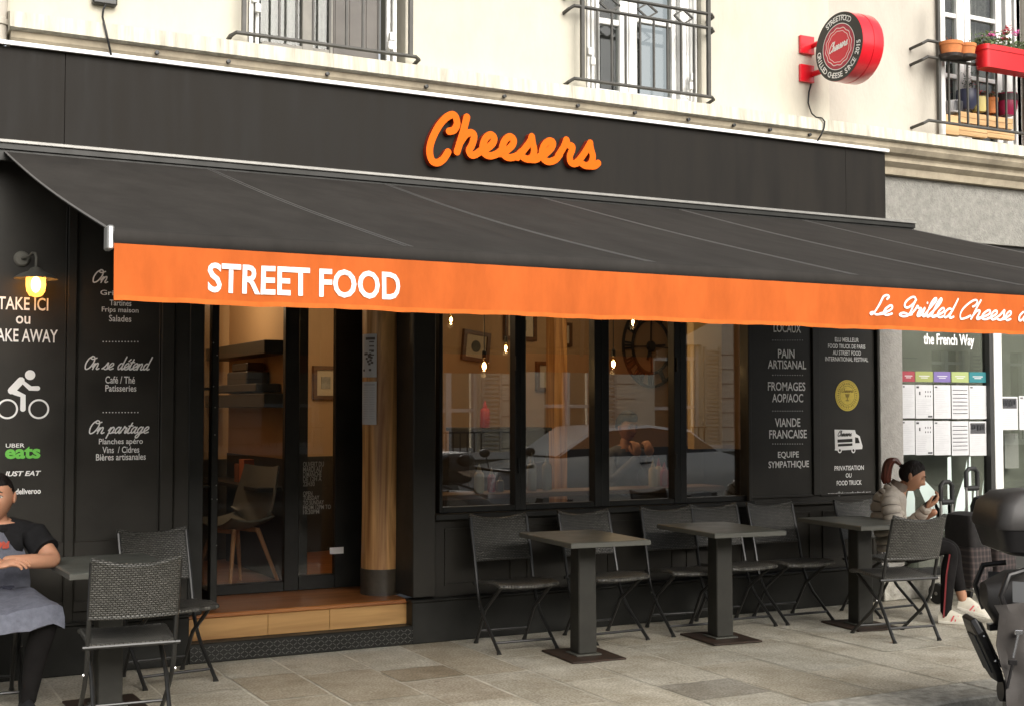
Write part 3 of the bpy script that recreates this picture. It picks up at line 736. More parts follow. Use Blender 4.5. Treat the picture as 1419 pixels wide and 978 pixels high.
# left return jamb (dark, slightly reflective)
mb = MB(); mb.box(xjam, xjam + 0.09, YN - 0.01, 8.9, 0.29, 3.0); mb.build('door_jamb', m_black2, sf, bevel=0.004)
# glazed screen at the back of the recess: left light, middle post, right glass door, right post
xq = lambda px: at(px, 600, YB).x
x_l, x_1, x_2, x_3, x_4 = xjam + 0.09, xq(395), xq(415), xq(465), xq(501)
mb = MB()
mb.box(x_1, x_2, YB, YB + 0.06, zf, 3.0); mb.box(x_l, x_1 - 0.001, YB, YB + 0.06, zf, zf + 0.07); mb.box(x_3, x_4 + 0.16, YB, YB + 0.06, zf, 3.0)
mb.box(x_2 + 0.001, x_3 - 0.001, YB, YB + 0.06, zf, zf + 0.1)
mb.build('door_frame', m_black2, sf, bevel=0.004)
mb = MB(); mb.box(x_l, x_1, YB + 0.025, YB + 0.031, zf + 0.05, 3.0); mb.box(x_2, x_3, YB + 0.025, YB + 0.031, zf + 0.08, 3.0); mb.build_each('door_glass', m_dglass, sf)
mb = Lines()
for s_, t_, u in (('OUVERT DU', 639, 646), ('MARDI AU', 646, 653), ('DIMANCHE', 653, 660), ('DE 12H A', 660, 666), ('22H30', 666.5, 673), ('OPEN', 680, 686), ('TUESDAY', 686, 692), ('TO SUNDAY', 692.5, 698.5), ('FROM 12PM TO', 699, 705), ('10:30PM', 705.5, 711.5)):
    w_ = len(s_) * 3.2; text_px(mb, s_, 420, 420 + w_, t_, u, YB + 0.02, bold=0.012)
mb.build('lettering', m_vinylgrey, sf, fix=False)
mb = MB(); a, b = at(457, 758, YB - 0.004), at(476, 766, YB - 0.004); mb.box(a.x, b.x, YB - 0.006, YB - 0.001, b.z, a.z); mb.build('door_sticker', m_vinyl, sf)
# open door leaf standing out along the left side of the recess
hx = at(299, 640, 8.12).x
dl = MB(); xh = hx - 0.045
dl.box(xh, xh + 0.045, 8.06, 8.13, zf + 0.012, 3.0); dl.box(xh, xh + 0.045, 8.62, 8.69, zf + 0.012, 3.0)
dl.box(xh + 0.001, xh + 0.044, 8.131, 8.619, zf + 0.012, zf + 0.12)
door = dl.build('door', m_black2, sf, bevel=0.004)
MB().box(xh + 0.018, xh + 0.026, 8.131, 8.619, zf + 0.12, 3.0).build('pane', m_glass, door)
mb = MB(); za, zb2 = at(281, 512, 8.1).z, at(281, 700, 8.1).z
mb.tube([(xh - 0.055, 8.095, za), (xh - 0.055, 8.095, zb2)], 0.016, 10)
for z in (za - 0.12, zb2 + 0.12): mb.tube([(xh - 0.055, 8.095, z), (xh + 0.002, 8.095, z)], 0.009, 8)
mb.build('handle', m_dark_metal, door, smooth=True)
mb = MB()
for px, py in ((296, 475), (301, 492), (296, 535), (298, 564), (298, 602), (300, 672), (289, 691), (305, 691), (302, 755)): p = at(px, py, 8.055); mb.sphere((min(max(p.x, xh + .006), xh + 0.039), 8.058, p.z), 0.004, 6, 4)
mb.build_each('screw', m_alu, door)

# ---- pillar right of the doorway, plinth, windows, right panels
px_a, px_b = P(574, 650, YP).x, P(605, 650, YP).x
mb = MB(); mb.box(px_a, px_b, YP + 0.012, 8.78, 0.3, 3.0); mb.build('pillar', m_black, sf, bevel=0.006)
xr = P(1222, 650, YP).x
mb = MB(); mb.box(px_a - 0.01, xr, YP, 8.02, 0.0, 0.27); mb.box(px_a - 0.02, xr, YP - 0.014, 8.02, 0.271, 0.289)
mb.build('plinth', m_black2, sf, bevel=0.005)
ZS = 0.845
mb = MB(); xwr = P(1030, 600, YG).x
mb.box(px_b, xr, YN + 0.01, 8.05, 0.29, 0.80)
for a, b in ((607, 715), (722, 828), (834, 938), (944, 1034), (1040, 1128), (1134, 1216)):
    xa_, xb_ = P(a, 760).x + 0.05, P(b, 760).x - 0.03
    for q in ((xa_, xb_, 0.36, 0.372), (xa_, xb_, 0.73, 0.742)): mb.box(q[0], q[1], YN - 0.001, YN + 0.012, q[2], q[3])
    for q in (xa_, xb_ - 0.012): mb.box(q, q + 0.012, YN, YN + 0.012, 0.374, 0.728)
mb.build('stall_riser', m_black, sf)
mb = MB(); mb.box(px_b, xwr + 0.04, YP + 0.0, 8.06, 0.801, ZS); mb.build('window_sill', m_black2, sf, bevel=0.006)
fr = MB(); mull = [(605, 610), (710, 725), (820, 840), (930, 947), (1030, 1038)]
XG = lambda px: at(px, 600, YG).x
for a, b in mull: fr.box(XG(a), XG(b), YG - 0.045, YG + 0.04, ZS + 0.001, 3.0)
for (a, b), (c, d) in zip(mull[:-1], mull[1:]): fr.box(XG(b) + 0.001, XG(c) - 0.001, YG - 0.04, YG + 0.035, ZS + 0.001, ZS + 0.04)
wf = fr.build('window_frame', m_black2, sf, bevel=0.004)
mb = MB()
for px in (718, 830, 939): mb.box(XG(px) - 0.003, XG(px) + 0.003, YG - 0.0475, YG - 0.044, ZS + 0.01, 3.0)
for px, py in ((716, 503), (720, 645), (939, 505), (938, 638)): p = at(px, py, YG - 0.05); mb.box(p.x - 0.012, p.x + 0.0, YG - 0.06, YG - 0.045, p.z - 0.05, p.z + 0.05)
mb.build_each('sash_hinge', m_dark_metal, wf)
for (a, b), (c, d) in zip(mull[:-1], mull[1:]):
    g = MB(); g.box(XG(b) - 0.005, XG(c) + 0.005, YG, YG + 0.006, ZS + 0.03, 3.0)
    zc = 1.4; rot = Matrix.Rotation(R(random.uniform(-0.25, 0.0)), 4, 'X')
    T = Matrix.Translation((0, YG, zc)); g.xform(T @ rot @ T.inverted())
    g.build('window_pane', m_glass, sf)
# right lettered panels
x0, x1, x2, x3 = P(1038, 600).x, P(1125, 600).x, P(1135, 600).x, P(1213, 600).x
mb = MB(); mb.box(x0, xr, YN, 8.05, 0.801, 3.0); mb.build('wall_panel', m_black, sf)
mb = MB()
mb.box(x1, x2, YN - 0.02, YN - 0.001, 0.87, 3.0); mb.box(x3, xr - 0.001, YN - 0.035, YN - 0.001, 0.80, 3.0); mb.box(x0 - 0.03, x0, YN - 0.035, YN - 0.001, 0.80, 3.0)
mb.box(x0 + 0.001, x1 - 0.001, YN - 0.016, YN - 0.001, 0.86, 0.876); mb.box(x2 + 0.001, x3 - 0.001, YN - 0.016, YN - 0.001, 0.86, 0.876)
mb.box(x0 + 0.001, x3 - 0.001, YP + 0.005, YN - 0.001, 0.80, 0.822)
mb.build_each('panel_moulding', m_black, sf, bevel=0.004)
mb = Lines()
for s_, a, b, t_, u in (('LOCAUX', 1072, 1110, 449, 461), ('PAIN', 1078, 1101, 484, 496), ('ARTISANAL', 1064, 1117, 499, 511), ('FROMAGES', 1064, 1116, 529, 541), ('AOP/AOC', 1070, 1113, 545, 557),
        ('VIANDE', 1074, 1109, 579, 591), ('FRANCAISE', 1066, 1118, 595, 607), ('EQUIPE', 1078, 1107, 625, 635), ('SYMPATHIQUE', 1065, 1121, 638, 649)):
    text_px(mb, s_, a, b, t_, u, YL, bold=0.014)
for py in (471.5, 519.5, 569, 614.5): dots(mb, 1071, 1112, py, YL, 13)
for s_, a, b, t_, u in (('ELU MEILLEUR', 1157, 1190, 468, 474), ('FOOD TRUCK DE PARIS', 1147.5, 1199, 477, 483), ('AU STREET FOOD', 1154, 1193, 486, 492), ('INTERNATIONAL FESTIVAL', 1143.5, 1203, 494.5, 500.5),
        ('PRIVATISATION', 1156.5, 1197, 644.5, 651), ('OU', 1172, 1180, 655, 661), ('FOOD TRUCK', 1159.5, 1194, 665, 671.5)):
    text_px(mb, s_, a, b, t_, u, YL, bold=0.012)
text_px(mb, 'contact@cheesersfoodtruck.com', 1147, 1207, 680, 686, YL, bold=0.0)
# food truck drawing
def tp(px, py): p = at(1000 + px / 3.4917, 440 + py / 3.4929, YL); return (p.x, p.z)
def flat(mb, q, dy=0.0): mb.poly([(x_, YL - dy, z_) for x_, z_ in [tp(*a) for a in q]])
flat(mb, [(546, 540), (645, 542), (650, 560), (668, 572), (682, 620), (680, 634), (560, 642), (547, 640), (549, 632)])
for q in (571, 637): o = tp(q, 641); disc(mb, *o, 0.021, YL - 0.001)
mb.build('lettering', m_vinyl, sf, fix=False)
mb = MB()
for q in ([(560, 588), (632, 584), (632, 600), (560, 603)], [(562, 610), (632, 606), (632, 618), (562, 622)], [(645, 577), (660, 580), (668, 605), (646, 606)]): flat(mb, q, 0.0018)
for q in (571, 637): o = tp(q, 641); disc(mb, *o, 0.011, YL - 0.0022)
a, b = tp(562, 570), tp(627, 566); script(mb, 'Cheesers', a[0], b[0], a[1] - 0.004, 0.022, YL - 0.002, w=0.26)
mb.build('truck_outline', m_black, sf, fix=False)
o = at(1174, 547.5, YL); rr = (at(1174, 526, YL).z - at(1174, 569, YL).z) / 2
mb = MB(); disc(mb, o.x, o.z, rr, YL, 40); seal = mb.build('seal', m_yellow, sf, fix=False); seal['label'] = 'round yellow award seal'
mb = MB(); ring(mb, o.x, o.z, rr * 0.60, rr * 0.63, YL - 0.001); ring(mb, o.x, o.z, rr * 0.9, rr * 0.92, YL - 0.001)
for k in range(34):
    a = 2 * PI * k / 34; c_, s_ = math.cos(a), math.sin(a); q = 0.006 + 0.002 * (k % 3)
    P0 = Vector((o.x + rr * .76 * c_, YL - 0.0012, o.z + rr * .76 * s_)); T_ = Vector((-s_, 0, c_)) * 0.004; N_ = Vector((c_, 0, s_)) * q
    mb.poly([P0 - T_ - N_, P0 + T_ - N_, P0 + T_ + N_, P0 - T_ + N_])
script(mb, 'Cheesers', o.x - rr * .46, o.x + rr * .46, o.z + rr * .2, 0.016, YL - 0.0014, w=0.26)
for q in ([(-.2, .1), (.2, .1), (.12, -.12), (-.12, -.12)], [(-.04, -.12), (.04, -.12), (.04, -.3), (-.04, -.3)], [(-.14, -.3), (.14, -.3), (.14, -.36), (-.14, -.36)]): mb.poly([(o.x + rr * a, YL - 0.0013, o.z + rr * b) for a, b in q])
mb.build('seal_print', m_olive, seal, fix=False)

MB().box(-1.2, xr, 7.90, 8.07, 3.001, 3.13).build('light_block', m_black2, sf)  # hidden box added to stop room light leaking out above the windows
# ============================================================ AWNING
aw = thing('awning', 'wide charcoal awning with an orange lettered valance over the cafe terrace', 'awning', (4.3, 7.7, 2.9))
YA0, YA1 = 7.70, 4.60
pA = at(5, 213, YA0); pB = at(1265, 317, YA0); pF = at(151, 333, YA1)
xL0, xR0, zA = pA.x, pB.x, (pA.z + pB.z) / 2
xL1, xR1, zB = pF.x + 0.0, pB.x, at(700, 362, YA1).z
def aw_pt(u, v):
    # u along the wall, v from wall to front bar
    x = (xL0 + (xR0 - xL0) * u) * (1 - v) + (xL1 + (xR1 - xL1) * u) * v
    y = YA0 + (YA1 - YA0) * v
    z = zA + (zB + 0.025 - zA) * v - 0.022 * math.sin(PI * v) * (0.6 + 0.4 * math.cos(u * 6 * 2 * PI)) - 0.008 * math.sin(u * 23) * v * (1 - v) * 4
    return Vector((x, y, z))
NU, NV = 96, 16
mb = MB(); top = [[aw_pt(i / NU, j / NV) for i in range(NU + 1)] for j in range(NV + 1)]
vs = [p for r in top for p in r] + [p - Vector((0, 0, 0.004)) for r in top for p in r]; n1 = NU + 1; off = len(vs) // 2
fs = []
for j in range(NV):
    for i in range(NU):
        a = j * n1 + i; fs += [(a, a + 1, a + n1 + 1, a + n1), (off + a, off + a + n1, off + a + n1 + 1, off + a + 1)]
mb.add(vs, fs); mb.build('canopy', m_awning, aw, smooth=True, fix=False)
mb = MB()
for k in range(1, 6):
    for d in (0, 0.026):
        u = k / 6 + d / 7.0
        mb.loft([[aw_pt(u - 0.00035, j / 24) + Vector((0, 0, 0.001)), aw_pt(u, j / 24) + Vector((0, 0, 0.005)), aw_pt(u + 0.00035, j / 24) + Vector((0, 0, 0.001))] for j in range(25)], cap=False, closed=False)
for u in (0.0012, 0.9988): mb.loft([[aw_pt(u - 0.001, j / 24) + Vector((0, 0, 0.001)), aw_pt(u, j / 24) + Vector((0, 0, 0.006)), aw_pt(u + 0.001, j / 24) + Vector((0, 0, 0.001))] for j in range(25)], cap=False, closed=False)
mb.build_each('seam', m_seam, aw, fix=False)
# front bar with end caps
mb = MB(); rb = 0.036
mb.tube([(xL1 + 0.01 + (xR1 - xL1) * i / 40, YA1 - 0.0, zB - 0.002 * math.sin(i)) for i in range(41)], rb, 12); mb.build('front_bar', m_awning, aw, smooth=True)
mb = MB()
for x_, s_ in ((xL1, -1), (xR1, 1)): mb.box(x_ - 0.012, x_ + 0.012, YA1 - 0.035, YA1 + 0.035, zB - 0.045, zB + 0.04)
mb.build_each('end_cap', m_alu, aw, bevel=0.006)
# valance: hanging cloth with slight waves and a hem
def val(u, v):
    x = xL1 + 0.012 + (xR1 - xL1 - 0.024) * u
    y = YA1 - 0.030 - 0.010 * v * math.sin(u * 61) - 0.006 * v * math.sin(u * 143 + 1) - 0.004 * math.sin(u * 390) * (0.3 + v) - 0.016 * v * math.exp(-((u - 0.043) / 0.004) ** 2)
    return Vector((x, y, zB - 0.022 - (zB - 0.022 - zV) * v + 0.0012 * v * math.sin(u * 61 + 1) + 0.001 * v * math.sin(u * 233)))
zV = at(700, 437, YA1 - 0.03).z
m_val = M('orange_valance_cloth', (0.46, 0.102, 0.021), 0.85, spec=0.12, var=0.14, vscale=7, bump=0.35, bscale=11, stretch=(1, 1, 0.35))
m_hem = M('orange_valance_hem', (0.56, 0.135, 0.026), 0.85, spec=0.12, var=0.1, vscale=20)
mb = MB(); n = 260
for dy in (0, 0.003): mb.loft([[val(i / n, v) + Vector((0, dy, 0)) for i in range(n + 1)] for v in (0, .15, .3, .45, .6, .75, .88, 1)], cap=False, closed=False)
va = mb.build('valance', m_val, aw, smooth=True, fix=False)
mb = MB(); mb.loft([[val(i / n, v) + Vector((0, -0.0022, 0)) for i in range(n + 1)] for v in (0.915, 0.96, 1.004)], cap=False, closed=False)
mb.build('hem', m_hem, va, smooth=True, fix=False)
def on_val(mb):
    for p in mb.v:
        u = (p.x - xL1 - 0.012) / (xR1 - xL1 - 0.024); v = (zB - 0.022 - p.z) / (zB - 0.022 - zV)
        p.y = val(u, v).y + (p.y - (YA1 - 0.03)) - 0.0035
YV = YA1 - 0.03
mb = MB(); text_px(mb, 'STREET FOOD', 287, 555, 371, 411, YV, bold=0.022); on_val(mb)
mb.build('lettering', m_vinyl, va, fix=False)['label'] = 'white words STREET FOOD'
mb = MB(); script_px(mb, 'Le Grilled Cheese à', 1206, 1421, 441, 427.5, YV, w=0.215)
on_val(mb); mb.build('lettering', m_vinyl, va, fix=False)['label'] = 'white script words Le Grilled Cheese à'
# cassette against the wall with its pale front lip
xcr = at(1266, 310, YA0 - 0.0).x
mb = MB(); mb.box(-1.2, xcr, YA0 - 0.02, 7.9, zA + 0.012, zb_ - 0.022); mb.box(-1.2, xcr, YA0 - 0.004, YA0 + 0.03, zA - 0.05, zA + 0.0115); mb.build('cassette', m_black2, aw, bevel=0.002)  # second box is a filler added to close a light leak behind the cloth
mb = MB(); mb.box(-1.2, xcr, YA0 - 0.035, 7.9, zb_ - 0.021, zb_ - 0.001); mb.build('cassette_lip', m_grey_trim, aw, bevel=0.003)
# folding arms under the cloth
mb = MB()
for x_, s_ in ((1.7, 1), (6.8, -1)):
    p0 = Vector((x_, 7.72, 2.86)); p1 = Vector((x_ + s_ * 0.95, 6.2, 2.42)); p2 = Vector((x_ + s_ * 0.05, YA1 + 0.05, 2.1))
    mb.bar(p0, p1, 0.04, 0.06); mb.bar(p1, p2, 0.035, 0.05)
mb.build_each('folding_arm', m_dark_metal, aw, bevel=0.004)

# ============================================================ WALL LAMP
m_lamp = M('lamp_filament', (1, 0.7, 0.3), 0.5, emit=(1.0, 0.62, 0.25), es=26)
m_jar = glass_mat('amber_jar_glass', (1.0, 0.72, 0.40), 1.3, 0.2)
_n = m_jar.node_tree.nodes; _t = _n.new('ShaderNodeBsdfTranslucent'); _t.inputs[0].default_value = (0.95, 0.55, 0.2, 1); _m = _n.new('ShaderNodeMixShader'); _m.inputs[0].default_value = 0.35
_o = _n['Material Output']; _prev = _o.inputs[0].links[0].from_socket; m_jar.node_tree.links.new(_prev, _m.inputs[1]); m_jar.node_tree.links.new(_t.outputs[0], _m.inputs[2]); m_jar.node_tree.links.new(_m.outputs[0], _o.inputs[0])
pl = at(47, 366, YN); lp = thing('wall_lamp', 'grey gooseneck wall lamp with a lit glass jar above TAKE ICI', 'wall lamp', (pl.x, YN, pl.z))
m_zinc = M('weathered_zinc', (0.13, 0.125, 0.105), 0.6, 0.3, var=0.2, vscale=20)
bp = at(30, 359, YN)
MB().lathe([(0.045, 0), (0.045, 0.012), (0.036, 0.02)], (bp.x, YN, bp.z), 20, 'y').build('back_plate', m_zinc, lp, smooth=True)
yl = 7.79; tl = at(49, 350, yl); sl = at(50, 372, yl)
MB().tube([(bp.x, YN - 0.02, bp.z), (bp.x + 0.012, YN - 0.045, bp.z + 0.005), (bp.x + 0.035, YN - 0.08, tl.z - 0.012), (tl.x - 0.012, yl + 0.04, tl.z), (tl.x, yl + 0.01, tl.z - 0.004), (sl.x, yl, tl.z - 0.03), (sl.x, yl, sl.z)], 0.0075, 8).build('gooseneck', m_zinc, lp, smooth=True)
MB().lathe([(0.008, 0.030), (0.030, 0.022), (0.042, 0.006), (0.085, -0.012), (0.122, -0.036), (0.120, -0.039), (0.08, -0.017), (0.035, -0.004), (0.004, -0.002)], (sl.x, yl, sl.z - 0.022), 28).build('lamp_shade', m_zinc, lp, smooth=True)
jz = sl.z - 0.028
MB().lathe([(0.054, 0), (0.055, -0.07), (0.050, -0.105), (0.035, -0.13), (0.004, -0.140)], (sl.x, yl, jz), 24).build('glass_jar', m_jar, lp, smooth=True)
MB().sphere((sl.x, yl, jz - 0.065), (0.026, 0.026, 0.046), 14, 10).build('bulb', m_lamp, lp, smooth=True)
def point(name, loc, e, col=(1, 0.62, 0.28), r=0.03):
    l = bpy.data.lights.new(name, 'POINT'); l.energy = e; l.color = col; l.shadow_soft_size = r
    o = bpy.data.objects.new(name, l); o.location = loc; COL.objects.link(o); return o
point('lamp_light', (sl.x, yl - 0.045, jz - 0.065), 0.5, r=0.02)

# ============================================================ ROUND PROJECTING SIGN
XS = 6.72
dc = onx(1162, 65, XS); rad = 0.262
sn = thing('projecting_sign', 'round red and black projecting sign on two red wall plates', 'sign', (XS, 7.88, dc.z))
cy_, cz_ = dc.y, dc.z
def drum(x0, x1, r, n=56): return MB().lathe([(r, x0), (r, x1)], (0, cy_, cz_), n, 'x')
d = drum(XS + 0.004, XS + 0.115, rad); d.lathe([(rad + 0.002, XS + 0.116), (rad + 0.002, XS + 0.21), (rad - 0.01, XS + 0.214)], (0, cy_, cz_), 56, 'x')
body_ = d.build('drum', m_red, sn, smooth=True, bevel=0.003)
def fdisc(r0, r1, x, mat, name, par, wave=0.0, n=96):
    mb = MB(); vs = []
    for k in range(n):
        a = 2 * PI * k / n; w_ = 1 + wave * math.sin(12 * a)
        for r in (r0, r1): vs.append((x, cy_ - r * w_ * math.cos(a), cz_ + r * w_ * math.sin(a)))
    if r0 > 0: mb.add(vs, [(2 * k, 2 * k + 1, (2 * k + 3) % (2 * n), (2 * k + 2) % (2 * n)) for k in range(n)])
    else: mb.add(vs[1::2], [tuple(range(n))])
    return mb.build(name, mat, par, fix=False)
face = fdisc(0, rad - 0.001, XS + 0.0025, m_signblk, 'face', sn)
fdisc(0, rad * 0.665, XS + 0.001, m_crimson, 'ring', face); fdisc(0, rad * 0.53, XS - 0.0005, m_redface, 'disc', face, 0.025)
fdisc(rad * 0.655, rad * 0.675, XS - 0.0005, m_vinyl, 'ring_line', face); fdisc(rad * 0.53, rad * 0.55, XS - 0.001, m_vinyl, 'ring_line', face, 0.03); fdisc(rad * 0.445, rad * 0.46, XS - 0.0012, m_vinyl, 'ring_line', face, 0.02)
def arc_text(mb, s, r, a_mid, flip, h, adv):
    tot = adv * (len(s) - 1)
    for i, ch in enumerate(s):
        if ch == ' ': continue
        a = a_mid + ((-tot / 2 + i * adv) * (1 if flip else -1))
        vs, fs = font_mesh(ch, 0.02)
        up = Vector((0, -math.cos(a), math.sin(a))); 
        if flip: up = -up
        rt = Vector((0, -up.z, up.y)) if True else None
        c = Vector((XS - 0.0008, cy_ - r * math.cos(a), cz_ + r * math.sin(a)))
        mb.add([c + rt * (v.x * h) + up * ((v.y - 0.35) * h) for v in vs], fs)
mb = MB()
arc_text(mb, 'STREETFOOD', rad * 0.83, R(90), False, 0.058, R(7.6))
arc_text(mb, 'GRILLED CHEESE SINCE 2015', rad * 0.83, R(-90), True, 0.058, R(7.2))
# the small script word on the face
t = MB(); script(t, 'Cheesers', -0.1, 0.1, -0.02, 0.035, 0.0, w=0.24)
tv = [Vector((XS - 0.002 + p.y, cy_ - p.x * math.cos(0.1) , cz_ + p.z + p.x * 0.12)) for p in t.v]; mb.add(tv, t.f)
mb.build('lettering', m_vinyl, face, fix=False)
mb = MB(); arms = MB()
for py0, py1, a0 in ((49, 77, (1140, 57)), (89, 116, (1136, 97))):
    a, b = at(1108, py0, 7.885), at(1127.5, py1, 7.885); mb.box(a.x, b.x, 7.872, 7.899, b.z, a.z)
    zc = (a.z + b.z) / 2; xc_ = XS + 0.1
    arms.tube([(xc_, 7.88, zc), (xc_, cy_ + rad * 0.9, zc)], 0.022, 10)
mb.build_each('wall_plate', m_red, sn, bevel=0.004); arms.build_each('bracket_arm', m_red, sn, smooth=True)
q = [at(px, py, yy) for px, py, yy in ((1124, 117, 7.885), (1121, 128, 7.89), (1120, 143, 7.885), (1122, 150, 7.87), (1125, 158, 7.80), (1131, 163, 7.66), (1139, 164, 7.645), (1143, 169, 7.642), (1142, 178, 7.642), (1138, 187, 7.65), (1132, 197, 7.71))]
MB().tube(q, 0.006, 6).build('cable', m_cord, sn, smooth=True)

# ============================================================ NEIGHBOURING OFFICE FRONT
nb = thing('office_storefront', 'grey pillared office front with leaf decals on greenish glass beside the cafe', 'shop front', (9, 7.9, 0))
YO = 7.93
m_oglass = glass_mat('green_tinted_glass', (0.78, 0.79, 0.77), 1.8)
m_leaf = M('pale_leaf_decal', (0.56, 0.66, 0.62), 0.6)
xa_, xb_ = P(1223, 560, YO).x, P(1249, 560, YO).x
mb = MB(); mb.box(xr + 0.002, xb_, YO - 0.02, 8.4, 0.16, 2.96); mb.build('pillar', m_pillar, nb, bevel=0.004)
mb = MB(); mb.box(xr + 0.002, 16, YO - 0.045, 8.4, 0, 0.158); mb.build('plinth', m_kerb, nb, bevel=0.006)
xp0, xp1 = P(1376, 560, 7.98).x, P(1387, 560, 7.98).x; xp00 = P(1371, 560, 7.98).x
mb = MB(); mb.box(xb_ + 0.001, xp0, 7.99, 8.05, 0.16, 0.22); mb.box(xp00, xp0 - 0.001, 7.97, 8.05, 0.221, 2.9); mb.box(xp1, 12, 7.99, 8.05, 0.16, 0.6)
mb.box(xb_ + 0.001, 12, 7.975, 8.06, 2.86, 2.96)
for i in range(16): x_ = 8.35 + i * 0.13; mb.box(x_, x_ + 0.012, 7.985, 8.0, 2.70, 2.859)
mb.build('window_frame', M('office_dark_frame', (0.035, 0.035, 0.033), 0.5), nb)
MB().box(xp0, xp1, 7.96, 8.06, 0.16, 2.859).build('white_post', m_white, nb, bevel=0.004)
mb = MB(); mb.box(xb_, xp00, 8.02, 8.026, 0.22, 2.86); mb.box(xp1, 12, 8.02, 8.026, 0.6, 2.86); mb.build_each('pane', m_oglass, nb)
mb = MB()
text_px(mb, 'the French Way', 1280, 1350, 463, 483, 8.016, bold=0.02); mb.build('lettering', m_vinyl, nb, fix=False)['label'] = 'white words the French Way'
lf = MB()
for poly in ([(1272, 655), (1296, 680), (1318, 700), (1318, 712), (1290, 735), (1284, 700), (1270, 668)], [(1262, 665), (1268, 690), (1268, 735), (1256, 735), (1254, 700)], [(1313, 633), (1318, 632), (1320, 735), (1314, 735), (1313, 680)],
    [(1340, 636), (1336, 660), (1326, 690), (1318, 735), (1330, 735), (1338, 700), (1341, 670)], [(1343, 632), (1345, 632), (1347, 700), (1341, 735), (1340, 700)], [(1352, 652), (1350, 680), (1344, 735), (1352, 735), (1354, 690)], [(1363, 664), (1360, 690), (1354, 735), (1360, 735)],
    [(1294, 690), (1306, 712), (1312, 735), (1300, 735)]):
    pts = [at(a, b, 8.016) for a, b in poly]; lf.poly([(p.x, 8.016, p.z) for p in pts])
lf.build_each('leaf_decal', m_leaf, nb, fix=False)
# dim office room behind the glass
m_office = M('dim_office_wall', (0.31, 0.325, 0.28), 0.9, var=0.25, vscale=1.0)
mb = MB(); mb.box(7.76, 12, 8.42, 8.46, 0.16, 2.96); mb.box(12, 12.05, 8.05, 8.46, 0.16, 2.96); mb.build_each('room_wall', m_office, nb)
MB().box(7.7, 12, 8.05, 8.46, 0.10, 0.158).build('room_floor', M('office_carpet', (0.10, 0.095, 0.08), 0.9), nb)
MB().box(7.7, 12, 8.05, 8.46, 2.97, 3.0).build('room_ceiling', m_white, nb)
mb = MB(); a, b = at(1392, 600, 8.3), at(1412, 648, 8.3); mb.box(a.x, b.x, 8.3, 8.31, b.z, a.z); mb.build('leaflet_rack', m_white, nb)

# ---- posters taped inside the office window
cols = [(1250, 1267.5, (0.30, 0.045, 0.06), 'maroon'), (1268.5, 1292.5, (0.27, 0.30, 0.10), 'olive'), (1294, 1317, (0.16, 0.12, 0.30), 'violet'), (1318.5, 1342, (0.30, 0.36, 0.14), 'pale green'), (1343, 1366.5, (0.02, 0.16, 0.18), 'teal')]
rnd = random.Random(5)
YS_ = 8.012
def sheet(name, px0, px1, py0, py1, slope, mat, label, group, detail):
    a = at(px0, py0, YS_); b = at(px1, py0 + slope * (px1 - px0), YS_); c = at((px0 + px1) / 2, py1, YS_)
    z1 = (a.z + b.z) / 2; o = thing(name, label, 'poster' if name == 'poster' else 'paper', ((a.x + b.x) / 2, YS_, c.z), group=group)
    mb = MB(); mb.box(a.x, b.x, YS_, YS_ + 0.002, c.z, z1); mb.build('paper', mat, o)
    W_, H_ = b.x - a.x, z1 - c.z
    dk, lg = MB(), MB()
    def strip(mb, u0, u1, v0, v1): mb.box(a.x + u0 * W_, a.x + u1 * W_, YS_ - 0.0012, YS_ - 0.0006, c.z + v0 * H_, c.z + v1 * H_)
    if detail == 'bars':
        for k in range(7): strip(dk, 0.06, 0.92, 0.84 - k * 0.115, 0.862 - k * 0.115)
        for k in range(16): strip(lg, 0.08, 0.5 + 0.4 * rnd.random(), 0.89 - k * 0.052, 0.898 - k * 0.052)
    elif detail == 'photo':
        strip(dk, 0.06, 0.94, 0.64, 0.95)
        for k in range(5): strip(lg, 0.12 + 0.16 * k, 0.2 + 0.16 * k, 0.68 + 0.1 * rnd.random(), 0.9)
        for k in range(8): strip(lg, 0.1, 0.6 + 0.3 * rnd.random(), 0.55 - k * 0.06, 0.56 - k * 0.06)
    elif detail == 'header':
        strip(lg, 0.2, 0.8, 0.52, 0.6); strip(lg, 0.3, 0.7, 0.36, 0.43)
    elif detail == 'map':
        for k in range(3):
            for j in range(2): strip(dk, 0.55 + 0.14 * k, 0.60 + 0.14 * k, 0.64 + 0.13 * j, 0.69 + 0.13 * j)
        strip(dk, 0.05, 0.2, 0.9, 0.96); strip(dk, 0.2, 0.28, 0.7, 0.8)
        for k in range(9): strip(lg, 0.1, 0.5 + 0.4 * rnd.random(), 0.55 - k * 0.055, 0.562 - k * 0.055)
        strip(dk, 0.7, 0.95, 0.03, 0.08)
    else:
        for k in range(15): strip(lg, 0.08, 0.45 + 0.45 * rnd.random(), 0.90 - k * 0.055, 0.908 - k * 0.055)
        strip(dk, 0.06, 0.2, 0.92, 0.96)
    if detail == 'header': lg.build('print', m_paper, o)
    else:
        lg.build('print', m_inkl, o)
        if dk.v: dk.build('print', m_ink, o)
    return o
sl_ = 0.012
dets = {('u', 'olive'): 'map', ('l', 'olive'): 'map', ('u', 'pale green'): 'bars', ('l', 'pale green'): 'bars', ('l', 'teal'): 'photo'}
dtx = {'map': 'with small diagram', 'bars': 'with heavy black bars', 'photo': 'topped by a photo'}
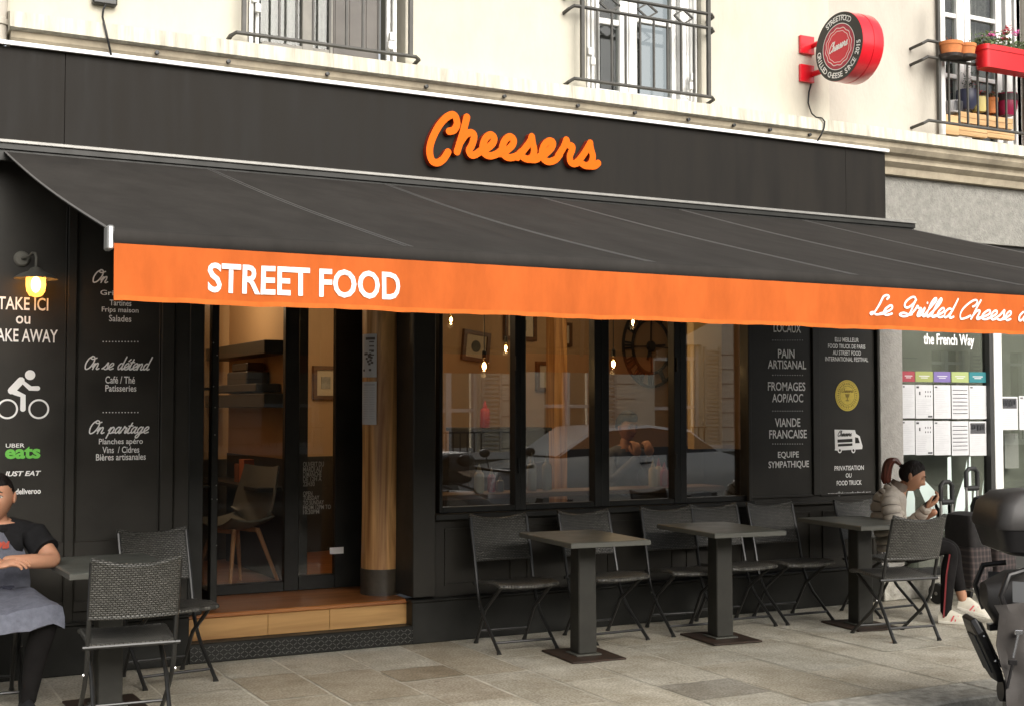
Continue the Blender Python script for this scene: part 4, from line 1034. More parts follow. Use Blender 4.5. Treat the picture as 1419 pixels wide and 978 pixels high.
for x0, x1, c_, nm in cols:
    y0 = 514 + (x0 - 1250) * sl_
    mh = M('header_' + nm.replace(' ', '_'), c_, 0.7)
    sheet('header_card', x0, x1, y0, 528.5 + (x0 - 1250) * sl_, sl_, mh, nm + ' title card in the top row of papers on the office window', 'coloured title cards on the office window', 'header')
    for row, ya_, yb_ in (('u', 532.5, 579), ('l', 582, 629.5)):
        dt = dets.get((row, nm), 'lines')
        sheet('poster', x0, x1, ya_ + (x0 - 1250) * sl_, yb_ + (x0 - 1250) * sl_, sl_, m_paper,
              'white sheet %s, %s row under the %s title card' % (dtx.get(dt, 'of fine print'), 'middle' if row == 'u' else 'bottom', nm), 'printed sheets on the office window', dt)
sheet('poster', 1387, 1410, 549, 595, 0.01, m_paper, 'white sheet with a picture block, just right of the white window post', 'sheets on the right office window', 'photo')
sheet('poster', 1412, 1440, 548, 595, 0.01, m_paper, 'white sheet of plain print farthest right on the office window', 'sheets on the right office window', 'lines')

# ============================================================ INTERIOR
it = thing('cafe_interior', 'warm ochre cafe room with dark wainscot seen through the windows and doorway', 'room', (4.5, 10.5, 0))
ang = R(13.0); BX, BY = 2.4, 10.7      # back wall turned 13 degrees from the facade
def back(u, z, d=0.0):                 # u metres along the back wall from its left end
    return Vector((BX + u * math.cos(ang) + d * math.sin(ang), BY + u * math.sin(ang) - d * math.cos(ang), z))
rotb = Matrix.Rotation(ang, 3, 'Z')
mb = MB(); mb.obox(back(3.5, 2.05, -0.05), (9.0, 0.1, 1.9), rotb); mb.build('back_wall', m_warmwall, it)
mb = MB(); mb.obox(back(3.5, 0.69, -0.045), (9.0, 0.1, 0.81), rotb); mb.obox(back(3.5, 1.11, 0.0), (9.0, 0.03, 0.03), rotb); mb.build('wainscot', m_wains, it)
MB().box(xjam + 0.05, 8.95, 8.85, 13.4, zf - 0.04, zf - 0.004).build('floor', m_floor, it)
MB().box(xjam - 0.05, 8.95, 8.05, 13.4, 2.96, 3.0).build('ceiling', m_cream2, it)
mb = MB(); mb.box(1.85, 1.9, 8.9, 11.4, zf, 2.96); mb.build_each('side_wall', m_warmwall, it)
mb = MB(); mb.box(8.9, 8.95, 8.47, 13.4, zf, 2.96); mb.box(7.5, 7.54, 8.05, 8.6, zf, 2.96); mb.build_each('side_wall', m_warmwall, it)
MB().box(8.88, 8.899, 8.47, 13.4, zf, 1.1).build('wainscot', m_wains, it)
# pass-through partition with two dark shelves, seen through the left light of the doorway
XPW = 2.93
def px_on(px, py, X_): return onx(px, py, X_)
yp0, yp1 = 9.05, 10.72
mb = MB(); mb.box(XPW, XPW + 0.08, yp0, yp1, zf, 2.95); mb.build('partition', m_warmwall, it)
mb = MB(); mb.box(XPW - 0.03, XPW + 0.11, yp0 - 0.06, yp0 - 0.001, zf, 2.95); mb.box(XPW - 0.012, XPW, yp0, yp1, zf, at(350, 625, 9.05).z if False else 1.18)
mb.build('partition_trim', m_shelf_d, it)
mb = MB()
for py in (484, 555):
    p = onx(360, py, XPW - 0.1); mb.box(XPW - 0.2, XPW - 0.001, yp0, yp1, p.z - 0.05, p.z + 0.05)
mb.build_each('shelf', m_shelf_d, it, bevel=0.004)
shz = onx(360, 548, XPW - 0.1).z + 0.03
# window counter
mb = MB(); mb.box(3.7, 6.1, 8.10, 8.42, 0.92, 0.955); mb.build('window_counter', m_frame_wood, it, bevel=0.004)
# yellow lit panel of wall near the right end
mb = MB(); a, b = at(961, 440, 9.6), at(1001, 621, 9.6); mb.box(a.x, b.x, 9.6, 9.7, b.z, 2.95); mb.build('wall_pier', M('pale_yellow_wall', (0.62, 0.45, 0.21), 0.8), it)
mb = MB(); a, b = at(768, 440, 10.2), at(786, 640, 10.2); mb.box(a.x, b.x, 10.2, 10.35, 0.3, 2.95); mb.build('timber_post', m_wax, it)
# unseen fill lamps added to brighten the room, without fixtures
for loc, e in (((3.6, 9.1, 2.6), 6), ((4.8, 9.0, 2.6), 6), ((6.1, 8.8, 2.6), 7), ((3.6, 10.2, 2.4), 4), ((6.6, 10.6, 2.5), 6), ((2.3, 9.7, 2.5), 14)):
    point('room_fill_light', loc, e * 1.0, (1, 0.72, 0.45), 0.06)
# ---- pendant bulbs
def pendant(px, py, Y, big, label):
    p = at(px, py, Y); o = thing('pendant_lamp', label, 'pendant lamp', (p.x, p.y, p.z), group='bare bulb pendants in the cafe')
    r = 0.042 if big else 0.028
    MB().tube([(p.x, p.y, p.z + r * 2.1), (p.x, p.y, 2.95)], 0.004, 6).build('cord', m_cord, o)
    MB().lathe([(0.006, 0.06), (0.017, 0.05), (0.018, 0), (0.014, -0.004)], (p.x, p.y, p.z + r * 1.5), 12).build('socket', m_dark_metal, o, smooth=True)
    if big: g = [(0.012, 1.55), (0.016, 1.2), (0.7 * r, .75), (r, 0.1), (0.92 * r, -.4), (.55 * r, -.85), (0.1 * r, -1.0)]
    else: g = [(0.012, 1.5), (0.8 * r, .9), (r, .1), (0.8 * r, -.8), (.1 * r, -1.3)]
    MB().lathe([(a if a < 0.02 and i < 2 else a, h * r) for i, (a, h) in enumerate(g)], (p.x, p.y, p.z), 18).build('bulb', m_bulbglass, o, smooth=True)
    MB().sphere((p.x, p.y, p.z), (r * 0.36, r * 0.36, r * 0.66), 10, 8).build('filament', m_fil, o, smooth=True)
    point('bulb_light', (p.x, p.y, p.z - r * 1.6), 2.0, (1, 0.62, 0.28), 0.02)
pendant(625, 443, 9.2, False, 'small lit bulb just under the valance, leftmost of the pendants')
pendant(671, 507, 8.9, True, 'large round lit bulb hanging in front of a tilted picture in the left window')
pendant(701, 482, 9.4, False, 'tall lit bulb close to the left side of the first window bar')
pendant(850, 504, 8.9, True, 'round lit bulb hanging just left of the wall clock')
pendant(877, 446, 9.3, False, 'small lit bulb touching the top of the wall clock')
# ---- pictures on the back wall
m_matb = M('picture_mount', (0.55, 0.48, 0.36), 0.8); m_art = M('dark_print_art', (0.10, 0.10, 0.085), 0.7, var=0.5, vscale=9); m_art2 = M('grey_print_art', (0.32, 0.32, 0.29), 0.7, var=0.4, vscale=7)
def bu(px, py):   # pixel to (u, z) on the back wall
    d = ray(px, py); nrm = Vector((-math.sin(ang), math.cos(ang), 0)); o_ = Vector((BX, BY, 0)); t = (o_ - Vector((0, 0, EYE))).dot(nrm) / d.dot(nrm)
    p = d * t + Vector((0, 0, EYE)); return ((p - o_).dot(Vector((math.cos(ang), math.sin(ang), 0))), p.z)
def picture(px0, py0, px1, py1, tilt, art, label, round_=False):
    u0, za = bu(px0, (py0 + py1) / 2); u1, _ = bu(px1, (py0 + py1) / 2); zt_ = bu((px0 + px1) / 2, py0)[1]; zb2 = bu((px0 + px1) / 2, py1)[1]
    c = back((u0 + u1) / 2, (zt_ + zb2) / 2, 0.02); w_, h_ = u1 - u0, zt_ - zb2
    o = thing('picture_frame', label, 'picture', c, group='framed pictures on the cafe wall')
    rot = rotb @ Matrix.Rotation(tilt, 3, 'Y'); b_ = min(w_, h_) * 0.13
    fr = MB()
    for cx_, cz2, ww, hh in ((0, h_ / 2 - b_ / 2, w_, b_), (0, -h_ / 2 + b_ / 2, w_, b_), (-w_ / 2 + b_ / 2, 0, b_, h_ - 2 * b_), (w_ / 2 - b_ / 2, 0, b_, h_ - 2 * b_)):
        fr.obox(c + rot @ Vector((cx_, 0, cz2)), (ww, 0.035, hh), rot)
    fr.build('frame', m_frame_wood, o)
    MB().obox(c + rot @ Vector((0, 0.006, 0)), (w_ - 2 * b_, 0.012, h_ - 2 * b_), rot).build('mount', m_matb, o)
    if round_: MB().lathe([(w_ * 0.17, 0), (w_ * 0.17, 0.004)], (0, 0, 0), 24, 'y').xform(Matrix.Translation(c + rot @ Vector((0, -0.001, 0))) @ rot.to_4x4()).build('print', art, o)
    else: MB().obox(c + rot @ Vector((0, -0.002, 0)), (w_ * 0.36, 0.006, h_ * 0.36), rot).build('print', art, o)
picture(639, 459, 676, 501, R(6), m_art, 'square wooden framed picture hung askew in the left window', True)
picture(432, 507, 467, 553, R(0), m_art2, 'wooden framed picture beside the door glass text')
picture(563, 452, 590, 496, 0, m_art2, 'wooden framed picture right of the log post')
picture(764, 447, 790, 480, 0, m_art, 'small framed picture high in the second window')
picture(741, 501, 782, 542, 0, m_art2, 'broad framed picture low in the second window')
picture(697, 430, 741, 472, 0, m_art, 'dark picture behind the first window bar')
# ---- wall clock
cu, cz2 = bu(899, 480); cc = back(cu, cz2, 0.03); rc = bu(899, 480)[1] - bu(899, 537)[1]
ck = thing('wall_clock', 'large round skeleton wall clock with dark ring and hands', 'clock', cc)
def cring(r0, r1, name):
    mb = MB(); n = 48; rings = []
    for k in range(n + 1):
        a = 2 * PI * k / n; rr_ = [(r0, 0), (r1, 0), (r1, -0.02), (r0, -0.02)]
        rings.append([cc + rotb @ Vector((r * math.cos(a), d_, r * math.sin(a))) for r, d_ in rr_])
    mb.loft(rings, cap=False); return mb.build(name, m_shelf_d, ck)
cring(rc * 0.94, rc, 'outer_ring'); cring(rc * 0.62, rc * 0.68, 'inner_ring')
mb = MB()
for k in range(12):
    a = 2 * PI * k / 12
    nst = (3, 1, 2, 3, 4, 2, 3, 4, 5, 3, 2, 3)[k]
    for j in range(nst):
        aa = a + (j - (nst - 1) / 2) * 0.085; d_ = Vector((math.cos(aa), 0, math.sin(aa)))
        mb.bar(cc + rotb @ (d_ * rc * 0.67), cc + rotb @ (d_ * rc * 0.95), 0.022, 0.012, up=rotb @ Vector((0, 1, 0)))
mb.build('numerals', m_shelf_d, ck)
mb = MB(); mb.lathe([(rc * 0.13, -0.01), (rc * 0.13, 0.02)], (0, 0, 0), 20, 'y').xform(Matrix.Translation(cc) @ rotb.to_4x4())
for a, L in ((R(-2), .62), (R(182), .64), (R(90), .62), (R(270), .62)): mb.bar(cc, cc + rotb @ Vector((math.cos(a) * rc * L, -0.01, math.sin(a) * rc * L)), 0.012, 0.012, up=(0, 1, 0))
mb.bar(cc, cc + rotb @ Vector((-rc * .14, -0.014, -rc * .33)), 0.03, 0.012, up=(0, 1, 0)); mb.bar(cc, cc + rotb @ Vector((rc * .48, -0.014, rc * .04)), 0.026, 0.012, up=(0, 1, 0))
mb.build('hands', m_shelf_d, ck)
# ---- coffee machine and boxes on the lower shelf, chair behind the door
p = onx(345, 540, XPW - 0.1)
cm = thing('coffee_machine', 'black stepped coffee machine standing on the dark shelf', 'coffee machine', (XPW - 0.1, p.y, shz))
def sbox(mb, px0, px1, z0, z1, d=0.09):
    ya_, yb_ = onx(px0, 530, XPW - 0.1).y, onx(px1, 530, XPW - 0.1).y; mb.box(XPW - 0.1 - d, XPW - 0.1 + d, ya_, yb_, z0, z1)
h = lambda py: onx(345, py, XPW - 0.1).z
mb = MB(); sbox(mb, 330, 357, shz + 0.02, h(515)); mb.build('body', m_shelf_d, cm, bevel=0.01)
mb = MB(); sbox(mb, 306, 372, shz, shz + 0.06, 0.095); mb.build('base', m_shelf_d, cm, bevel=0.006)
mb = MB(); sbox(mb, 333, 354, h(515) + 0.001, h(503), 0.07); mb.build('hopper', m_shelf_d, cm, bevel=0.01)
tb = thing('tea_box', 'orange carton standing at the back of the room by the doorway', 'box', (*onx(342, 660, XPW - 0.12).xy, 1.05))
p0 = onx(342, 652, XPW - 0.12); MB().box(XPW - 0.16, XPW - 0.08, p0.y - 0.06, p0.y + 0.07, p0.z - 0.09, p0.z + 0.09).build('carton', M('orange_carton', (0.42, 0.12, 0.045), 0.7), tb)
MB().box(XPW - 0.161, XPW - 0.14, p0.y + 0.08, p0.y + 0.2, p0.z - 0.09, p0.z + 0.05).build('packet', M('brown_packet', (0.2, 0.07, 0.03), 0.7), tb)
MB().box(XPW - 0.25, XPW - 0.012, yp0, yp1, p0.z - 0.12, p0.z - 0.091).build('shelf', m_shelf_d, it)
# shell chair inside the doorway
sc0 = at(326, 790, 9.14); ch = thing('shell_chair', 'grey shell chair with beech legs just inside the doorway', 'chair', (sc0.x, 9.14, zf))
cx_, cy2 = sc0.x, 9.14
m_shell = M('grey_plastic_shell', (0.17, 0.17, 0.155), 0.45)
rows = []
for i in range(15):
    t = i / 14
    if t < 0.5: s_ = t / 0.5; y, z = -0.20 + 0.36 * s_, zf + 0.44 - 0.03 * math.sin(PI * s_)
    else: s_ = (t - 0.5) / 0.5; y, z = 0.16 + 0.12 * s_, zf + 0.44 + 0.40 * s_ ** 1.2
    hw = 0.23 if t < 0.75 else 0.23 - 0.03 * (t - .75) / .25
    rows.append([Vector((hw * a, y + (0.06 * a * a * -1 if t > 0.5 else 0), z + (0.07 * a * a if t < 0.6 else 0.02 * a * a))) for a in [k / 6 - 1 for k in range(13)]])
mb = MB(); rz = Matrix.Rotation(R(-70), 4, 'Z'); TT = Matrix.Translation((cx_, cy2, 0)) @ rz
mb.loft([r + [p + Vector((0, 0.012, -0.012)) for p in r[::-1]] for r in rows]); mb.xform(TT); mb.build('shell', m_shell, ch, smooth=True)
for sx in (-1, 1):
    for sy in (-1, 1):
        MB().tube([TT @ Vector((sx * 0.12, sy * 0.10, zf + 0.41)), TT @ Vector((sx * 0.235, sy * 0.215, zf))], [0.018, 0.012], 8).build('leg', m_beech, ch, smooth=True)
mb = MB()
for sy in (-1, 1): mb.bar(TT @ Vector((-0.12, sy * .1, zf + .40)), TT @ Vector((0.12, sy * .1, zf + .40)), 0.03, 0.03)
mb.build('under_frame', m_beech, ch)
# ---- log post and its two menu sheets
LX, LY, LR = at(527.5, 700, 8.33).x, 8.33, 0.135
lg = thing('log_post', 'varnished tree trunk post with a dark painted foot in the cafe doorway', 'post', (LX, LY, zf))
def logr(z, a): return LR * (1 + 0.03 * math.sin(z * 2.3 + 2 * a) + 0.022 * math.sin(3 * a + z) + 0.014 * math.sin(7 * a + z * 4) + 0.009 * math.sin(13 * a - z * 6))
def log_rings(z0, z1, n, grow=0): return [[Vector((LX + 0.012 * math.sin(z * 1.5) + (logr(z, 2 * PI * k / 32) + grow) * math.cos(2 * PI * k / 32), LY + (logr(z, 2 * PI * k / 32) + grow) * math.sin(2 * PI * k / 32), z)) for k in range(32)] for z in [z0 + (z1 - z0) * i / n for i in range(n + 1)]]
zft = at(527, 790, LY - LR).z
MB().loft(log_rings(zft, 2.95, 24)).build('trunk', m_wax, lg, smooth=True)
MB().loft(log_rings(zf, zft + 0.004, 3, 0.003)).build('foot', M('dark_foot_paint', (0.05, 0.04, 0.028), 0.4, var=0.4, vscale=9), lg, smooth=True)
for py0, py1, lab, dark in ((462, 522, 'upper menu sheet with dark photo stuck on the log post', True), (528, 588, 'lower menu sheet of grey text lines stuck on the log post', False)):
    a0, a1 = R(188), R(236); zt_, zb2 = at(508, py0, LY - LR).z, at(508, py1, LY - LR).z
    def cyl(mb, u0, u1, v0, v1, g):
        nn = 6; rr_ = [[Vector((LX + (LR + 0.012 + g) * math.cos(a0 + (a1 - a0) * (u0 + (u1 - u0) * k / nn)), LY + (LR + 0.012 + g) * math.sin(a0 + (a1 - a0) * (u0 + (u1 - u0) * k / nn)), zb2 + (zt_ - zb2) * v)) for k in range(nn + 1)] for v in (v0, v1)]
        mb.loft(rr_, cap=False, closed=False)
    o = thing('menu_sheet', lab, 'menu', (LX - 0.1, LY - 0.1, zb2), group='menu sheets on the log post')
    mb = MB(); cyl(mb, 0, 1, 0, 1, 0); cyl(mb, 0, 1, 0, 1, 0.0008); mb.build('paper', m_paper, o, fix=False)
    mb = MB()
    if dark:
        cyl(mb, 0.3, 0.9, 0.86, 0.92, 0.002)
        for k in range(16): u_, v_ = rnd.uniform(.1, .7), rnd.uniform(.05, .6); cyl(mb, u_, u_ + .15, v_, v_ + .05, 0.002 + .0001 * k)
        for k in range(4): cyl(mb, .55, .85, .8 - .1 * k, .83 - .1 * k, 0.0021)
    else:
        cyl(mb, 0.2, 0.9, 0.91, 0.95, 0.002)
        for k in range(14): cyl(mb, .12, .5, .85 - .055 * k, .862 - .055 * k, 0.002); cyl(mb, .58, .9, .85 - .055 * k, .862 - .055 * k, 0.002)
    mb.build('print', M('menu_print', (0.12, 0.10, 0.09), 0.7) if dark else m_inkl, o, fix=False)
# ---- sauce and oil bottles on the window counter
def bottle(px, py, Y, mat, capm, label, h=0.17, r=0.028, kind='sauce_bottle', z0=0.956):
    p = at(px, py, Y)
    o = thing(kind, label, 'bottle', (p.x, Y, z0), group='bottles on the window counter')
    MB().lathe([(r * .9, 0), (r, 0.01), (r, h * .62), (r * .8, h * .7), (r * .45, h * .74)], (p.x, Y, z0), 14).build('bottle_body', mat, o, smooth=True)
    MB().lathe([(r * .5, h * .74), (r * .45, h * .8), (r * .12, h * 1.0), (r * .1, h * 1.02)], (p.x, Y, z0), 10).build('nozzle', capm, o, smooth=True)
m_ket = M('ketchup_red', (0.40, 0.02, 0.03), 0.4); m_mus = M('mustard_cream', (0.55, 0.46, 0.26), 0.5); m_oil = M('pale_bottle_glass', (0.32, 0.31, 0.25), 0.15)
a_, b2_ = at(636, 592, 9.8), at(745, 592, 9.8); zcab = at(672, 592, 9.7).z
cab_ = thing('cabinet', 'tall dark cabinet in the middle of the cafe room', 'cabinet', ((a_.x + b2_.x) / 2, 9.8, zf))
MB().box(a_.x, b2_.x, 9.6, 10.0, zf, zcab - .03).build('carcass', m_wains, cab_)
MB().box(a_.x - .02, b2_.x + .02, 9.58, 10.02, zcab - .029, zcab).build('top', m_shelf_d, cab_, bevel=.004)
bottle(664, 690, 8.25, m_mus, m_mus, 'cream sauce bottle behind the left window, beside a red one', 0.2, 0.036)
bottle(681, 690, 8.28, m_ket, m_matb, 'dark red sauce bottle with pale nozzle behind the left window')
bottle(693, 690, 8.3, m_oil, m_oil, 'clear pot beside the first window bar', 0.11, 0.03, 'condiment_pot')
bottle(737, 690, 8.27, m_oil, m_oil, 'pale glass oil bottle nearest the first window bar', 0.27, 0.036, 'oil_bottle')
bottle(758, 690, 8.25, m_oil, m_oil, 'second pale glass oil bottle in the middle of the second window', 0.27, 0.036, 'oil_bottle')
bottle(905, 690, 8.25, m_mus, m_mus, 'cream sauce bottle below the wall clock', 0.2, 0.034)
bottle(913, 690, 8.3, m_mus, m_ket, 'cream bottle with red nozzle below the wall clock', 0.21, 0.03)
bottle(921, 690, 8.25, m_ket, m_ket, 'bright red sauce bottle below the wall clock', 0.18, 0.034)
bottle(672, 570, 9.6, m_ket, m_ket, 'red sauce bottle standing on the tall dark cabinet far back in the left window', 0.22, 0.042, 'sauce_bottle', zcab)
# ============================================================ TERRACE FURNITURE
m_wback = wicker_mat('woven_backrest', 'xz'); m_wseat = wicker_mat('woven_seat', 'xy')
m_frame = M('black_chair_tube', (0.022, 0.022, 0.021), 0.3, 0.1, var=0.2, vscale=12)
m_chrome = M('bright_bolt', (0.6, 0.6, 0.6), 0.25, 0.9)
m_ttop = M('grey_green_table_top', (0.11, 0.115, 0.10), 0.4, var=0.3, vscale=7, rvar=0.1, bump=0.08, bscale=30)
m_tedge = M('grey_table_edge', (0.10, 0.10, 0.085), 0.5)
m_col = M('dark_table_column', (0.026, 0.025, 0.020), 0.45, var=0.25, vscale=8)
m_base = M('rusty_black_base', (0.022, 0.017, 0.013), 0.55, var=0.35, vscale=14, tint=(0.045, 0.022, 0.012))
HW = 0.205
def make_chair(label):
    """folding woven chair, facing -y, origin on the ground below the seat"""
    t = thing('terrace_chair', label, 'chair', group='folding woven terrace chairs')
    # side tubes: backrest top -> rear of seat -> pivot bend -> front foot
    for s in (-1, 1):
        x = s * HW
        MB().tube([(x, 0.275, 0.822), (x, 0.20, 0.57), (x, 0.165, 0.44), (x, 0.135, 0.33), (x, 0.10, 0.265), (x, 0.03, 0.185), (x, -0.195, 0.012)], 0.0115, 8).build('leg', m_frame, t, smooth=True, local=True)
        xi = s * (HW - 0.028)
        MB().tube([(xi, -0.185, 0.425), (xi, 0.085, 0.245), (xi, 0.235, 0.012)], 0.0115, 8).build('leg', m_frame, t, smooth=True, local=True)
    mb = MB()
    for s in (-1, 1):
        mb.tube([(s * HW, -0.185, 0.022), (s * HW, -0.2, 0.0)], [0.0115, 0.017], 8); mb.tube([(s * (HW - 0.028), 0.228, 0.022), (s * (HW - 0.028), 0.242, 0.0)], [0.0115, 0.017], 8)
    mb.build_each('foot_cap', m_frame, t, local=True)
    mb = MB(); mb.tube([(-HW, -0.13, 0.062), (HW, -0.13, 0.062)], 0.0085, 8); mb.tube([(-HW + .028, 0.185, 0.09), (HW - .028, 0.185, 0.09)], 0.0085, 8)
    mb.tube([(-HW - 0.025, 0.160, 0.405), (HW + 0.025, 0.160, 0.405)], 0.0105, 8); mb.tube([(-HW + .028, -0.185, 0.425), (HW - .028, -0.185, 0.425)], 0.0085, 8)
    mb.build_each('crossbar', m_frame, t, smooth=True, local=True)
    mb = MB()
    for s in (-1, 1):
        mb.lathe([(0.008, 0), (0.008, 0.006)], (s * (HW + 0.013) - 0.003, 0.10, 0.265), 8, 'x'); mb.lathe([(0.007, 0), (0.007, 0.006)], (s * (HW - 0.012) - .003, -0.17, 0.418), 8, 'x')
    mb.build_each('pivot_bolt', m_chrome, t, local=True)
    # seat
    def seat_pt(a, b):     # a -1..1, b 0 rear..1 front
        hw = (HW - 0.012) + 0.012 * b
        y = 0.165 - 0.375 * b - 0.02 * (1 - a * a) * b
        return Vector((a * hw, y, 0.452 - 0.030 * (1 - b) - 0.012 * math.sin(PI * (b * .8)) * (1 - a * a) - 0.016 * max(0, b - .8) / .2))
    A = [k / 8 - 1 for k in range(17)]; B = [k / 12 for k in range(13)]
    mb = MB(); mb.loft([[seat_pt(a, b) for a in A] + [seat_pt(a, b) - Vector((0, 0, 0.020)) for a in A[::-1]] for b in B])
    mb.build('seat', m_wseat, t, smooth=True, local=True, bevel=0.004)
    mb = MB(); edge = [seat_pt(-1, b) for b in B] + [seat_pt(a, 1) for a in A[1:]] + [seat_pt(1, b) for b in B[::-1][1:]]
    mb.tube([p - Vector((0, 0, 0.008)) for p in edge], [0.0125 + 0.002 * (i % 2) for i in range(len(edge))], 7); mb.build('seat_rim', m_wseat, t, smooth=True, local=True)
    def back_pt(a, b):     # b 0 bottom..1 top
        z = 0.555 + 0.275 * b; y = 0.197 + 0.083 * b
        return Vector((a * (HW + 0.004), y + 0.035 * (1 - a * a), z + (0.036 * a * a - 0.026) * b - 0.002))
    mb = MB(); mb.loft([[back_pt(a, b) + Vector((0, -0.009, 0)) for a in A] + [back_pt(a, b) + Vector((0, 0.011, 0)) for a in A[::-1]] for b in [k / 8 for k in range(9)]])
    mb.build('backrest', m_wback, t, smooth=True, local=True, bevel=0.004)
    mb = MB()
    for b in (0, 1):
        q = [back_pt(-1 + k / 20, b) for k in range(41)]; mb.tube(q, [0.0115 + (0.0035 if i % 2 else 0) for i in range(41)], 7)
    mb.build_each('backrest_rim', m_wback, t, smooth=True, local=True)
    return t
first = None
def chair(x, y, rz, label):
    global first
    if first is None:
        first = make_chair(label); first.location = (x, y, 0); first.rotation_euler = (0, 0, rz); return first
    return dup(first, (x, y, 0), rz, label)
chair(3.955, 7.50, R(-3), 'woven folding chair standing alone left of the nearest right-hand table, back to the wall')
chair(4.645, 7.50, R(2), 'woven folding chair behind the nearest right-hand table, seat half hidden by its column')
chair(5.30, 7.50, R(-6), 'woven folding chair between the nearest and the middle right-hand table')
chair(5.78, 7.56, R(-2), 'woven folding chair directly behind the middle table, its back showing above the top')
chair(6.285, 7.53, R(-2), 'woven folding chair with fully visible seat right of the middle table')
ch_w = chair(7.07, 7.45, R(2), 'woven folding chair the woman in the puffer jacket sits on')
chair(6.44, 6.66, R(172), 'woven folding chair with its back to the street in front of the farthest table')
chair(1.31, 6.62, R(177), 'woven folding chair with its back to the street at the left table, nearest the camera')
chair(1.72, 7.52, R(8), 'woven folding chair facing the street beside the doorway, behind the left table')
chair(0.70, 7.42, R(-4), 'woven folding chair the man in the denim apron sits on')

def make_table(label, wx_=0.54, dy_=0.76, h=0.748):
    t = thing('terrace_table', label, 'table', group='square columned terrace tables')
    mb = MB(); mb.box(-wx_ / 2, wx_ / 2, -dy_ / 2, dy_ / 2, h - 0.032, h); top = mb.build('tabletop', m_ttop, t, bevel=0.004, local=True)
    mb = MB(); e = 0.002
    for q in ((-wx_ / 2 - e, wx_ / 2 + e, -dy_ / 2 - e, -dy_ / 2 + 0.0), (-wx_ / 2 - e, wx_ / 2 + e, dy_ / 2, dy_ / 2 + e)): mb.box(q[0], q[1], q[2], q[3], h - 0.030, h - 0.004)
    for q in ((-wx_ / 2 - e, -wx_ / 2), (wx_ / 2, wx_ / 2 + e)): mb.box(q[0], q[1], -dy_ / 2 + .001, dy_ / 2 - .001, h - 0.030, h - 0.004)
    mb.build('edge_band', m_tedge, top, local=True)
    mb = MB(); mb.loft([[Vector((a * q, b * q, z)) for a, b in ((-1, -1), (1, -1), (1, 1), (-1, 1))] for q, z in ((0.064, 0.022), (0.060, h - 0.035))]); mb.build('column', m_col, t, bevel=0.006, local=True)
    mb = MB(); mb.box(-0.085, 0.085, -0.085, 0.085, 0.012, 0.021); mb.box(-0.16, 0.16, -0.16, 0.16, h - 0.045, h - 0.033); mb.build_each('bracket_plate', m_tedge, t, local=True, bevel=0.002)
    mb = MB(); mb.box(-0.185, 0.185, -0.225, 0.225, 0.0, 0.0115); mb.build('base_plate', m_base, t, local=True, bevel=0.003)
    return t
T0 = make_table('grey topped table nearest the doorway on the right, with two chairs behind it'); T0.location = (4.20, 7.05, 0); T0.rotation_euler = (0, 0, R(-4))
dup(T0, (5.33, 7.14, 0), R(-5), 'grey topped table in the middle of the right-hand row')
dup(T0, (6.53, 7.09, 0), R(-6), 'grey topped table farthest right, beside the seated woman')
dup(T0, (1.285, 6.98, 0), R(2), 'grey topped table at the far left where the man rests his elbow')

# ============================================================ PEOPLE
m_skin1 = M('skin_light_brown', (0.50, 0.255, 0.155), 0.5, var=0.06, vscale=20); m_skin2 = M('skin_tan', (0.44, 0.225, 0.135), 0.5, var=0.06, vscale=20)
m_hair = M('dark_hair', (0.008, 0.005, 0.004), 0.6, var=0.4, spec=0.25, vscale=60, stretch=(1, 1, 0.2), bump=0.9, bscale=90); m_hair2 = M('reddish_ponytail', (0.11, 0.024, 0.012), 0.4, var=0.5, vscale=50, stretch=(1, 1, 0.15))
m_tee = M('black_tshirt', (0.014, 0.014, 0.015), 0.9, spec=0.2, var=0.3, vscale=9, bump=0.8, bscale=9)
m_trou = M('black_trousers', (0.011, 0.010, 0.010), 0.9, spec=0.15, var=0.3, vscale=9, bump=0.9, bscale=8)
m_denim = M('grey_blue_denim', (0.125, 0.132, 0.165), 0.9, var=0.22, vscale=26, bump=0.3, bscale=60)
m_puff = M('beige_puffer_nylon', (0.47, 0.42, 0.36), 0.5, var=0.16, vscale=10, bump=0.5, bscale=34)
m_collar = M('taupe_collar', (0.16, 0.125, 0.10), 0.8)
m_shoe = M('off_white_shoe', (0.62, 0.58, 0.48), 0.6, var=0.08, vscale=30); m_sole = M('cream_sole', (0.66, 0.63, 0.55), 0.6); m_pink = M('pink_stripe', (0.62, 0.10, 0.11), 0.6)
m_bshoe = M('black_shoe', (0.012, 0.012, 0.013), 0.6); m_eye = M('dark_eye', (0.01, 0.008, 0.007), 0.2); m_sclera = M('eye_white', (0.55, 0.50, 0.45), 0.3); m_lip = M('lips', (0.33, 0.10, 0.075), 0.45); m_brow = M('eyebrow', (0.02, 0.013, 0.01), 0.7)
m_phone = M('dark_phone', (0.012, 0.012, 0.014), 0.2); m_redst = M('dark_red_stripe', (0.16, 0.014, 0.016), 0.8); m_stockskin = m_skin2

